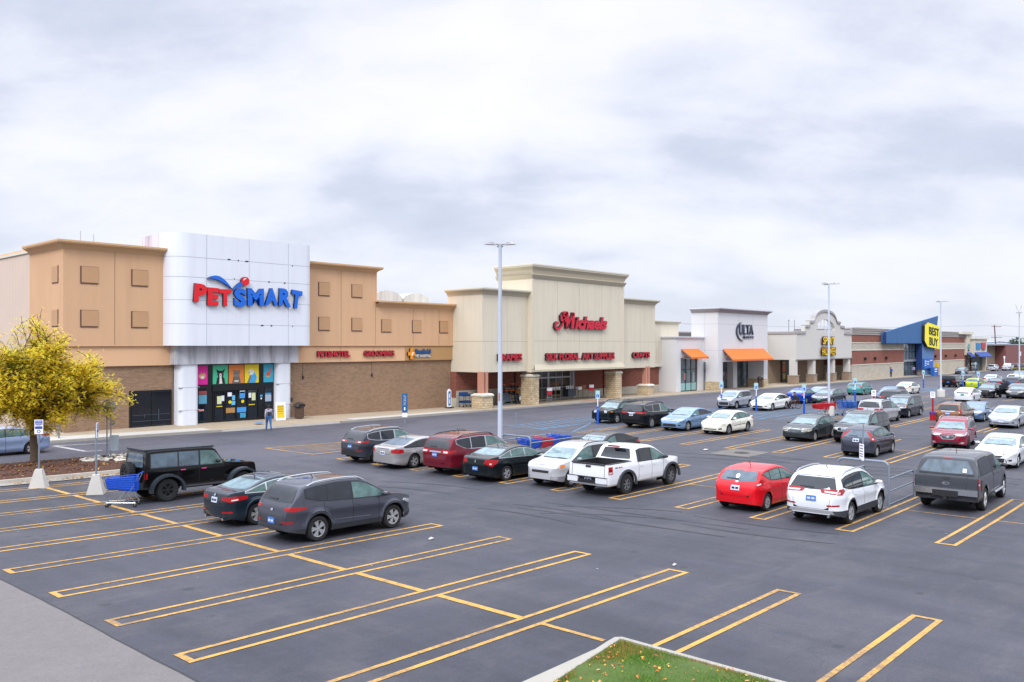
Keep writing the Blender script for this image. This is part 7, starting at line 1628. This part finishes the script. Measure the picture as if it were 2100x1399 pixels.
tag(MB().lathe([(0, 0), (.3, .0)], 16, c=(31.6, 52.0, .34)).build('floor_sticker', mat('sticker_blue', '2a78c0', .6)), 'blue round floor sticker on the pavement outside the pet store', 'floor sticker')
r = thing('totem_sign', 'slim white and blue totem sign at the right end of the brick wall', 'sign', (51.3, 53.3, .2)); MB().box(-.3, .3, -.3, .3, 0, .06).build('foot', SPK, r); MB().box(-.22, .22, -.05, .05, .06, 1.55).box(-.1, .1, -.05, .05, 1.55, 1.66).build('panel', SGW, r)
q = MB().box(-.14, .14, -.06, -.05, .2, 1.45).build('blue_strip', mat('totem_blue', '1c6aa8', .5), r)
MB().box(-.05, .05, -.066, -.06, .35, .75).box(-.05, .05, -.066, -.06, .85, 1.25).build('strip_text', SGW, q)
def two_tier(x, y, rz, label, col=None):
    r = thing('stock_trolley', label, 'trolley', (x, y, .2), rz); c = col or mat('trolley_navy', '17407c', .45)
    for z in (.35, .95): MB().box(-.5, .5, -.3, .3, z, z+.04).box(-.5, .5, -.3, -.27, z, z+.2).box(-.5, .5, .27, .3, z, z+.2).box(.47, .5, -.3, .3, z, z+.2).build('tray', c, r)
    for sx in (-.48, .3):
        for sy in (-.27, .27): MB().tube([(sx, sy, .1), (sx, sy, 1.15)], .02).build('upright', c, r)
    MB().box(-.5, .1, -.28, .28, 1.0, 1.32).build('load', c, r)
    for sx, sy in ((-.45, -.25), (.45, -.25), (-.45, .25), (.45, .25)): MB().lathe([(0, -.02), (.07, -.02), (.07, .02), (0, .02)], 10, axis='y', c=(sx, sy, .07)).build('caster', RUB, r)
two_tier(53.0, 53.0, 0, 'navy two tier stock trolley against the craft store wall, left of the stone pier')
# goods outside the craft store
RACKM = mat('rack_dark', '26282c', .6); SLATE = mat('chalkboard', '2d3844', .5); ORP = mat('orange_tray', 'c0501a', .5)
r = thing('planter_rack', 'dark rack of orange edged pots near the craft store door', 'display rack', (58.2, 52.6, .15))
for k, (x, z) in enumerate(((-.9, .9), (-.2, .9), (.5, .9), (1.2, .85), (-.5, 1.45), (.8, 1.5), (.1, .5))):
    p = MB().lathe([(0, 0), (.2, 0), (.27, .38), (0, .38)], 10, c=(x, 0, z)).build('pot', RACKM, r); MB().lathe([(.22, .38), (.29, .38), (.29, .44), (.22, .44)], 10, c=(x, 0, z)).build('pot_rim', ORP, p)
for x in (-1.2, 1.4): MB().tube([(x, 0, 0), (x, 0, 1.7)], .03).build('upright', RACKM, r)
for z in (.5, .88, 1.42): MB().box(-1.25, 1.45, -.25, .25, z-.03, z).build('shelf', RACKM, r)
r = thing('board_trolley', 'grey slanted display board on a wheeled frame left of the tall stone pier', 'display board', (57.4, 51.9, .15)); o = MB(); o.face([(-.6, -.1, .35), (.6, -.1, .35), (.5, .3, 1.15), (-.5, .3, 1.15)]); o.build('board', SLATE, r)
o = MB(); o.tube([(-.65, -.2, .1), (.65, -.2, .1), (.65, .3, .1), (-.65, .3, .1), (-.65, -.2, .1)], .025); o.tube([(-.6, -.1, .1), (-.6, -.1, .4)], .02); o.tube([(.6, -.1, .1), (.6, -.1, .4)], .02); o.build('frame', GALV, r)
r = thing('storage_cabinet', 'dark cabinet on wheels behind the nearest lamp post', 'cabinet', (55.4, 53.0, .15)); MB().box(-.45, .45, -.3, .3, .15, 1.5).build('body', SLATE, r); MB().box(-.5, .5, -.33, .33, .05, .15).build('base', RACKM, r)
r = thing('ladder_frame_rack', 'black wire rack beside the tall stone pier', 'display rack', (59.3, 52.9, .15))
for k in range(6): MB().tube([(-.6+k*.22, 0, 0), (-.6+k*.22, 0, 1.7)], .022).build('upright', RACKM, r)
MB().box(-.65, .6, -.25, .25, .1, .2).build('base', RACKM, r)
def sale_stand(x, y, label):
    r = thing('sale_stand', label, 'sign stand', (x, y, .16), radians(-20)); MB().box(-.28, .28, -.02, .02, 1.15, 1.45).build('white_header', SGW, r); MB().box(-.28, .28, -.03, .03, .8, 1.15).build('red_panel', mat('sale_red', 'b8152c', .5), r)
    o = MB()
    for sx in (-.25, .25): o.tube([(sx, -.1, 0), (sx, 0, .8)], .015); o.tube([(sx, .25, 0), (sx, 0, .8)], .015)
    for z in (.25, .5): o.tube([(-.25, -.07, z), (.25, -.07, z)], .01)
    o.build('legs', CHRM, r)
sale_stand(62.6, 51.0, 'red and white sale stand just right of the tall stone pier'); sale_stand(70.3, 51.6, 'red and white sale stand left of the right tall stone pier')
random.seed(11)
r = thing('flower_stand', 'tiered stand of yellow and orange flowers in white buckets', 'flower stand', (65.6, 52.9, .15))
for x in (-.9, 0, .9): MB().tube([(x, -.2, 0), (x, -.2, 1.3)], .025).build('leg', ALU, r)
for z in (.55, 1.05): MB().box(-1.0, 1.0, -.3, .3, z-.03, z).build('shelf', mat('shelf_wood', '8d7c5c', .7), r)
for k in range(5):
    x = -.8+k*.4; b_ = MB().lathe([(0, 0), (.11, 0), (.15, .3), (0, .3)], 10, c=(x, -.05, 1.05)).build('bucket', SGW, r); o = MB()
    for _ in range(60):
        c = Vector((x+random.gauss(0, .13), random.gauss(-.05, .12), 1.45+random.uniform(0, .45))); s = .05
        o.face([c+Vector((random.uniform(-s, s), random.uniform(-s, s), random.uniform(-s, s))) for _ in range(3)], random.randrange(4))
    o.build('flowers', [mat('fl_yellow', 'd0981c', .7), mat('fl_orange', 'c05e20', .7), mat('fl_plum', '5c2440', .7), mat('fl_green', '4c5a2a', .8)], b_)
r = thing('display_table', 'dark cloth covered table with white figurines beside the flower stand', 'display table', (68.0, 52.7, .15)); MB().box(-.7, .6, -.35, .35, .35, 1.1).build('cloth', SLATE, r)
for k in range(4): MB().lathe([(0, 0), (.1, 0), (.06, .15), (.09, .25), (0, .34)], 8, c=(-.5+k*.33, 0, 1.1)).build('figurine', SGW, r, smooth=True)
r = thing('ornament_stand', 'thin stand of pale ornaments and a wooden crate right of the dark table', 'display stand', (69.6, 52.6, .15))
for x in (-.3, .5): MB().tube([(x, 0, 0), (x, 0, 1.1)], .02).build('leg', RACKM, r)
MB().box(.1, .8, -.25, .25, .95, 1.4).build('crate', mat('crate_wood', '8a6450', .8), r); MB().box(-.5, .1, -.2, .2, .95, 1.25).build('ornaments', SGW, r)
# far street furniture
r = thing('utility_pole', 'wooden utility pole with crossarms beyond the brown wall', 'utility pole', (385, 78, -.8)); MB().tube([(0, 0, 0), (-.6, .6, 14.6)], .3, 8, r1=.2).build('pole', mat('pole_wood', '6a4c48', .9), r)
for z, w_ in ((14.0, 2.0), (9.6, 2.2)): MB().tube([(-w_*.66, w_*.75, z), (w_*.66, -w_*.75, z)], .12).build('crossarm', mat('pole_wood', '6a4c48'), r)
o = MB()
for z in (13.9, 9.5):
    for sgn, tx, ty in ((-1, 250, 160), (1, 620, 20)):
        pts = [(385+(tx-385)*t_, 78+(ty-78)*t_, z-5*t_*(1-t_)*1.2) for t_ in [k/10 for k in range(11)]]; o.tube(pts, .06, 4)
tag(o.build('overhead_wires', mat('wire_grey', '9a9ca6', .8)), 'thin overhead wires running from the utility pole', 'wires')
o = MB()
for x in (124, 126.5): o.tube([(x+20, 62, 8), (x+20, 62, 10.3)], .05)
o.tube([(143.7, 62, 10.1), (144.4, 62, 10.1)], .04)
tag(o.build('antenna', mat('antenna_grey', '6a6a70')), 'two thin roof aerials above the red brick store', 'antenna')
tag(MB().tube([(241, 47, -.7), (240.6, 47, 2.6)], .12).box(240.2, 241.2, 46.9, 47.1, 2.3, 2.9).build('small_sign', SGW), 'small white leaning sign in front of the parked white pickup', 'sign')
tag(MB().box(274.5, 276.2, 49.7, 49.95, 2.6, 3.8).build('wall_sign', SGW), 'small square white sign on the plum brick wall', 'sign')
# ================================================================ PEOPLE
SKIN = mat('skin', 'b08468', .6); HAIRD = mat('hair_dark', '241a18', .8)
def person(label, loc, rz, J, cols, hair=HAIRD, s=1.0, extra=None, hood=False):
    """J: joints {name: (x,y,z)}; x forward. One continuous skinned body, coloured by region"""
    r = thing('person', label, 'person', loc, rz)
    order = ['hip', 'waist', 'chest', 'neck', 'head0', 'head1', 'shL', 'elL', 'wrL', 'haL', 'shR', 'elR', 'wrR', 'haR', 'tL', 'kL', 'aL', 'fL', 'tR', 'kR', 'aR', 'fR']
    rad = dict(hip=(.155, .13), waist=(.15, .115), chest=(.165, .12), neck=(.055, .055), head0=(.085, .09), head1=(.085, .09), sh=(.065, .065), el=(.048, .048), wr=(.033, .033), ha=(.034, .022), t=(.095, .1), k=(.065, .065), a=(.045, .045), f=(.042, .035))
    E_ = [('hip', 'waist'), ('waist', 'chest'), ('chest', 'neck'), ('neck', 'head0'), ('head0', 'head1')]
    for q in 'LR': E_ += [('chest', 'sh'+q), ('sh'+q, 'el'+q), ('el'+q, 'wr'+q), ('wr'+q, 'ha'+q), ('hip', 't'+q), ('t'+q, 'k'+q), ('k'+q, 'a'+q), ('a'+q, 'f'+q)]
    vs = [Vector(J[k]) for k in order]; es = [(order.index(a), order.index(b_)) for a, b_ in E_]
    fingers = []
    for q in 'LR':
        h = Vector(J['ha'+q]); w_ = Vector(J['wr'+q]); d = (h-w_).normalized(); sd = 1 if q == 'L' else -1
        for k in range(5):
            base = h+Vector((.028-.019*k, 0, 0)) if k else w_+d*.03+Vector((.02, 0, 0)); l = (.045, .07, .075, .07, .055)[k]
            tip = base+d*l+Vector((.035 if k == 0 else 0, -sd*.012, 0)); i = len(vs); vs += [base, tip]; es += [(order.index('ha'+q if k else 'wr'+q), i), (i, i+1)]; fingers += [i, i+1]
    me = bpy.data.meshes.new('body'); me.from_pydata([tuple(v) for v in vs], es, []); o = bpy.data.objects.new('body', me); COL.objects.link(o)
    md = o.modifiers.new('s', 'SKIN'); md.use_smooth_shade = True; sv = me.skin_vertices[0].data if me.skin_vertices else None
    if sv is None: 
        bpy.context.view_layer.update(); sv = me.skin_vertices[0].data
    for i in range(len(vs)):
        k = order[i] if i < len(order) else None
        rr_ = rad.get(k) or rad.get(k[:-1]) if k else (.0095, .0095); f = (cols.get('bulk', 1) if k and k not in ('head0', 'head1', 'neck') and not k.startswith(('ha', 'wr', 'f')) else 1)
        sv[i].radius = (rr_[0]*f, rr_[1]*f); sv[i].use_root = (i == 0)
    o.modifiers.new('u', 'SUBSURF').levels = 1
    bpy.context.view_layer.update(); dg = bpy.context.evaluated_depsgraph_get(); m2 = bpy.data.meshes.new_from_object(o.evaluated_get(dg)); bpy.data.objects.remove(o)
    m2.materials.clear(); ms = [SKIN, cols['top'], cols['legs'], cols['shoe'], cols.get('sleeve', cols['top'])]
    for m in ms: m2.materials.append(m)
    segs = []
    def reg(a, b_):
        if 'head' in b_ or (a == 'neck'): return 0
        if a.startswith('wr'): return 0
        if a.startswith(('sh', 'el')) or b_.startswith('sh'): return 4
        if a.startswith('a') or b_.startswith('f'): return 3
        if a in ('waist', 'chest') or b_ == 'waist': return 1
        return 2
    segs = [(Vector(J[a]), Vector(J[b_]), reg(a, b_)) for a, b_ in E_]
    for p in m2.polygons:
        c = p.center; best = 9; mi = 0
        for a, b_, g_ in segs:
            ab = b_-a; t_ = max(0, min(1, (c-a).dot(ab)/max(1e-9, ab.length_squared))); d = (a+ab*t_-c).length
            if d < best: best = d; mi = g_
        p.material_index = mi; p.use_smooth = True
    m2.name = 'body'; b_ = link('body', m2, r)
    h0, h1 = Vector(J['head0']), Vector(J['head1']); hc = h0.lerp(h1, .6)
    o = MB(); N = 10
    prof = [(0, .135), (.055, .125), (.095, .08), (.108, .02), (.104, -.04), (.08, -.085)]
    o.lathe(prof, 14, c=(hc.x-.012, hc.y, hc.z)); hb = o.build('hair', hair, r, smooth=True)
    for v in hb.data.vertices:
        if v.co.x > hc.x+.045 and v.co.z < hc.z+.06: v.co.x = hc.x+.03
    f_ = MB()
    for sd in (1, -1): f_.lathe([(0, -.006), (.011, 0), (0, .006)], 6, 0, c=(hc.x+.088, sd*.033, hc.z-.005))
    f_.frustum(hc.x+.098, 0, hc.z-.05, hc.z-.01, .016, .014, .006, .006, 1); f_.box(hc.x+.085, hc.x+.094, -.022, .022, hc.z-.075, hc.z-.068, 2)
    for sd in (1, -1): f_.lathe([(0, -.022), (.014, -.01), (.014, .012), (0, .024)], 6, 1, c=(hc.x, sd*.092, hc.z-.015))
    f_.build('face', [SPK, SKIN, mat('lips', '8a4a44', .6)], r)
    r.scale = (s, s, s); return r, b_
def stand(stride=.0, arm=.1, h=1.7, lean=0, bent=.0):
    J = dict(hip=(0, 0, .93), waist=(lean*.3, 0, 1.08), chest=(lean, 0, 1.33), neck=(lean*1.2, 0, 1.47), head0=(lean*1.3+.01, 0, 1.55), head1=(lean*1.4+.015, 0, 1.64))
    for q, sd in (('L', 1), ('R', -1)):
        st = stride*sd
        J['t'+q] = (0, sd*.095, .88); J['k'+q] = (st*.5+.03, sd*.1, .49); J['a'+q] = (st-.03*(st < 0), sd*.1, .09+max(0, -st)*.15); J['f'+q] = (st+.13, sd*.12, .04+max(0, -st)*.05)
        J['sh'+q] = (lean, sd*.19, 1.38); J['el'+q] = (lean-st*.3-.02, sd*.25, 1.1); J['wr'+q] = (lean-st*.5+bent*.25, sd*.26, .87+bent*.2); J['ha'+q] = (lean-st*.52+.02+bent*.3, sd*.255, .79+bent*.2)
    return J
DEN = mat('denim', '2f5f96', .85, nz=(6, .15)); VEST = mat('vest_navy', '1c2534', .8); PLAID = mat('plaid', '9a94a4', .85, nz=(14, .6)); SHB = mat('shoe_blue', '4f86a8', .7); SHD = mat('shoe_dark', '1c1c20', .7)
person('person in dark vest and blue jeans walking to the pet store doors', (30.9, 49.65, gz(30.9, 49.65)), radians(72), stand(.24, bent=.1), dict(top=VEST, legs=DEN, shoe=SHB, sleeve=PLAID, bulk=1.18))
p_, _ = person('person in brown jacket carrying a white bag by the craft store', (59.3, 52.2, .16), radians(-12), stand(.22), dict(top=mat('jacket_brown', '9a6630', .8), legs=VEST, shoe=SHD, bulk=1.2))
o = MB(); o.lathe([(0, 0), (.11, .04), (.15, .18), (.1, .34), (.03, .42), (0, .42)], 10); o.build('carrier_bag', SGW, None, (59.35, 51.9, .5), smooth=True)
tag(bpy.data.objects['carrier_bag'], 'white carrier bag held by the person in the brown jacket', 'bag')
person('person in blue shirt and dark trousers on the kerb by the block wall', (161.2, 49.9, gz(161, 50)+.05), radians(190), stand(.06, bent=.5), dict(top=mat('shirt_blue', '1b3c98', .8), legs=VEST, shoe=mat('shoe_pale', 'b8a8a8', .7), bulk=1.15), s=1.12)
person('person in pale lilac top walking into the glass entrance', (176.2, 50.2, gz(176, 50)+.15), radians(40), stand(.3), dict(top=mat('top_lilac', '9c8cae', .8), legs=VEST, shoe=SHD), s=1.1)
# wheelchair user, seen from the side, rolling left
wx, wy = 73.3, 31.0; H_ = radians(150)
J = dict(hip=(-.08, 0, .56), waist=(-.1, 0, .72), chest=(-.04, 0, .97), neck=(.0, 0, 1.1), head0=(.03, 0, 1.17), head1=(.05, 0, 1.26))
for q, sd in (('L', 1), ('R', -1)):
    J['t'+q] = (0, sd*.1, .55); J['k'+q] = (.42, sd*.11, .56); J['a'+q] = (.52, sd*.1, .17); J['f'+q] = (.66, sd*.1, .14); J['sh'+q] = (-.04, sd*.19, 1.0); J['el'+q] = (-.1, sd*.27, .76); J['wr'+q] = (.1, sd*.3, .66); J['ha'+q] = (.16, sd*.3, .63)
person('person in dark clothes seated in a wheelchair', (wx, wy, 0), H_, J, dict(top=VEST, legs=SPK, shoe=SHD, bulk=1.2), s=1.12)
r = thing('wheelchair', 'manual wheelchair with large wheels beside the blue bay post', 'wheelchair', (wx, wy, 0), H_)
for sd in (1, -1):
    o = MB(); pts = [(-.12+.31*cos(a), sd*.33, .31+.31*sin(a)) for a in [2*pi*k/24 for k in range(25)]]; o.tube(pts, .018, 6, cap=False)
    for k in range(10): a = 2*pi*k/10; o.tube([(-.12, sd*.33, .31), (-.12+.3*cos(a), sd*.33, .31+.3*sin(a))], .005, 3)
    o.build('wheel', RUB, r); MB().lathe([(0, -.015), (.09, -.015), (.09, .015), (0, .015)], 12, axis='y', c=(.42, sd*.25, .09)).build('caster', RUB, r)
    MB().tube([(-.3, sd*.26, 1.0), (-.28, sd*.26, .5), (.4, sd*.26, .5), (.45, sd*.25, .15), (.62, sd*.15, .1)], .02, 6).tube([(-.25, sd*.27, .72), (.2, sd*.27, .72), (.22, sd*.27, .5)], .02, 6).build('frame', mat('frame_copper', '8a4a3a', .4, metal=.4), r)
MB().box(-.3, .25, -.25, .25, .47, .53).build('seat', SPK, r); MB().box(-.32, -.28, -.25, .25, .5, .98).build('backrest', SPK, r)
# ================================================================ TREES
random.seed(5)
BARK = mat('bark', '5a4a3e', rough=.95, nz=(7, .4), bump=1); TWIG = mat('twig', '3e2c22', .9)
LEAFM = [mat('leaf_gold', 'dfc42e', .7), mat('leaf_lemon', 'eadc42', .7), mat('leaf_amber', 'd2ac28', .7), mat('leaf_olive', 'a9b034', .75), mat('leaf_green', '7c9030', .75)]
for m in LEAFM:
    t = NT(m.node_tree); b = t.n['Principled BSDF']; tr = t.add('ShaderNodeBsdfTranslucent'); tr.inputs[0].default_value = b.inputs['Base Color'].default_value
    ms_ = t.add('ShaderNodeMixShader'); ms_.inputs[0].default_value = .45; t.link(b.outputs[0], ms_.inputs[1]); t.link(tr.outputs[0], ms_.inputs[2]); t.link(ms_.outputs[0], t.n['Material Output'].inputs[0])
TX, TY = 14.0, 43.0 - .6
root = thing('tree', 'spreading yellow autumn tree in the mulch bed at the left', 'tree', g3(TX, TY, .1))
wood = MB(); wood2 = MB(); leaves = MB(); tips = []
def limb(p, d, L, r, lvl):
    pts = [p.copy()]; n = 5 if lvl < 2 else 4; dd = d.copy()
    for i in range(n):
        dd = (dd+Vector((random.gauss(0, .13), random.gauss(0, .13), random.gauss(0, .08)+(.05 if lvl < 2 else -.03)))).normalized(); p = p+dd*L/n; pts.append(p.copy())
    (wood if lvl < 2 else wood2).tube(pts, r, 7 if lvl < 2 else 4, r1=max(.012, r*.55), cap=False)
    if lvl >= 3: tips.append(pts)
    elif lvl == 2: tips.append(pts[2:])
    if lvl < 4:
        k = (5, 6, 5, 4)[lvl]
        for i in range(k):
            f = .3+.7*(i+random.random())/k; q = pts[min(n, int(f*n))]; a = random.uniform(0, 2*pi); side = Vector((cos(a), sin(a), random.uniform(-.35, .45)))
            nd = (dd*.62+side*.75).normalized(); 
            limb(q, nd, L*random.uniform(.5, .72), r*.5*random.uniform(.7, 1), lvl+1)
wood.tube([(0, 0, -.2), (.02, 0, .4), (-.02, .03, 1.2), (0, 0, 1.9)], .23, 12, r1=.17)
heads = [(a, el, L) for a, el, L in ((-.3, .35, 3.1), (.5, .5, 3.1), (1.3, .4, 3.0), (2.1, .45, 3.0), (2.9, .35, 3.2), (3.8, .5, 3.0), (4.6, .42, 3.0), (5.4, .38, 3.2), (.2, 1.0, 3.0), (2.4, 1.05, 3.0), (4.3, 1.0, 3.0), (-.75, .22, 3.1))]
for a, el, L in heads:
    limb(Vector((0, 0, 1.6+random.uniform(0, .5))), Vector((cos(a)*cos(el), sin(a)*cos(el), sin(el))), L, .10, 1)
wood.build('trunk', BARK, root, smooth=True)
def leafcluster(c, n, s):
    # a compound leaf: leaflets along a drooping stalk
    for _ in range(n):
        a = random.uniform(0, 2*pi); d = Vector((cos(a), sin(a), random.uniform(-.9, .1))).normalized(); p = c+Vector((random.gauss(0, s), random.gauss(0, s), random.gauss(0, s*.8)))
        L = random.uniform(.12, .24); side = d.cross(Vector((0, 0, 1))).normalized()
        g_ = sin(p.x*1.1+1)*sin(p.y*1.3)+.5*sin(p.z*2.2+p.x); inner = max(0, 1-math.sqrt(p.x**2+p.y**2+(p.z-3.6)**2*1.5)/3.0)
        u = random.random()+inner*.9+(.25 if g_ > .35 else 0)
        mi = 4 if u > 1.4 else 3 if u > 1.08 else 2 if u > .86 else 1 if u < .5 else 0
        for k in range(3):
            q = p+d*L*k/3
            for sg_ in (1, -1):
                w_ = side*sg_*random.uniform(.045, .075)+d*.025; leaves.face([q, q+d*.05+Vector((0, 0, .004)), q+w_+d*.03, q+w_*.9-Vector((0, 0, .012))], mi)
cnt = 0
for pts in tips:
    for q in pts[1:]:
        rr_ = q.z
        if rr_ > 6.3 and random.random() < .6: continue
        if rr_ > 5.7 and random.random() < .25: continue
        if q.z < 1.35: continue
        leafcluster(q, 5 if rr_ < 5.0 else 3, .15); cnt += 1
wood2.build('branches', TWIG, root); cr = leaves.build('crown', LEAFM, root); print('tree leaves', len(leaves.f), 'tips', len(tips))
root.scale = (.79, .79, 1.13)
# far greenery
def far_tree(x, y, h, w_, label, cols, seed, conifer=False):
    random.seed(seed); r = thing('tree', label, 'tree', (x, y, gz(x, y))); MB().tube([(0, 0, 0), (0, 0, h*.9)], w_*.06, 8, r1=.1).build('trunk', BARK, r); o = MB()
    for _ in range(1500 if not conifer else 1100):
        if conifer:
            z = h*(.12+.88*random.random()); R = w_*.5*(1-z/h)**.8*(1+.3*sin(z*5)); a = random.uniform(0, 6.28); q = R*random.uniform(.5, 1.05); c = Vector((cos(a)*q, sin(a)*q, z))
        else:
            k = random.randrange(7); cc = Vector((sin(k*2.4)*w_*.28, cos(k*2.4)*w_*.28, h*(.5+.2*sin(k*1.7)))); v = Vector((random.gauss(0, 1), random.gauss(0, 1), random.gauss(0, 1))).normalized(); c = cc+Vector((v.x*w_*.26, v.y*w_*.26, v.z*h*.24))*random.uniform(.75, 1.08)
        s = w_*.04; o.face([c+Vector((random.uniform(-s, s), random.uniform(-s, s), random.uniform(-s, s))) for _ in range(4)], random.randrange(len(cols)))
    o.build('crown', cols, r)
GRN = [mat('far_green_a', '3f5a48', .9), mat('far_green_b', '547055', .9), mat('far_green_c', '2c4238', .9)]; AUT = [mat('far_rust', '9a6a3c', .9), mat('far_ochre', 'b08a50', .9)]; DKG = [mat('far_dark_a', '25352f', .9), mat('far_dark_b', '344a3e', .9)]
for a in ((460, 80, 11, 15, 'bushy green tree beyond the metal roof, left of the fourth lamp post', GRN, 1), (490, 72, 12, 16, 'broad green tree right behind the fourth lamp post', GRN, 2), (520, 66, 9.5, 18, 'green tree at the right edge below the conifer', GRN, 3), (440, 92, 8.2, 16, 'rust coloured autumn tree left of the utility pole', AUT, 4), (470, 90, 8.8, 13, 'ochre autumn tree right of the utility pole', AUT, 5), (330, 84, 8.8, 10, 'dark tree top peeping above the cream end shop', DKG, 6)): far_tree(*a)
far_tree(350, 45, 14, 9, 'tall dark conifer at the right edge', DKG, 7, True)
for x, y, h, w_, l in ((236, 41.5, 1.0, 5, 'low olive shrub in front of the white pickup'), (239.5, 39, .8, 4, 'low ochre plant right of the leaning sign'), (243, 36.5, 1.6, 2.4, 'round green bush left of the fourth lamp post'), (246, 33.5, 1.5, 3, 'round green bush right of the fourth lamp post')): far_tree(x, y, h, w_, l, [mat('shrub_a', '6d7440', .9), mat('shrub_b', '8a8548', .9)], int(x))
far_tree(268, 38, 5.5, 4.5, 'bare reddish tree at the right edge in front of the plum wall', [mat('bare_red', '5a3a3a', .9)], 12)
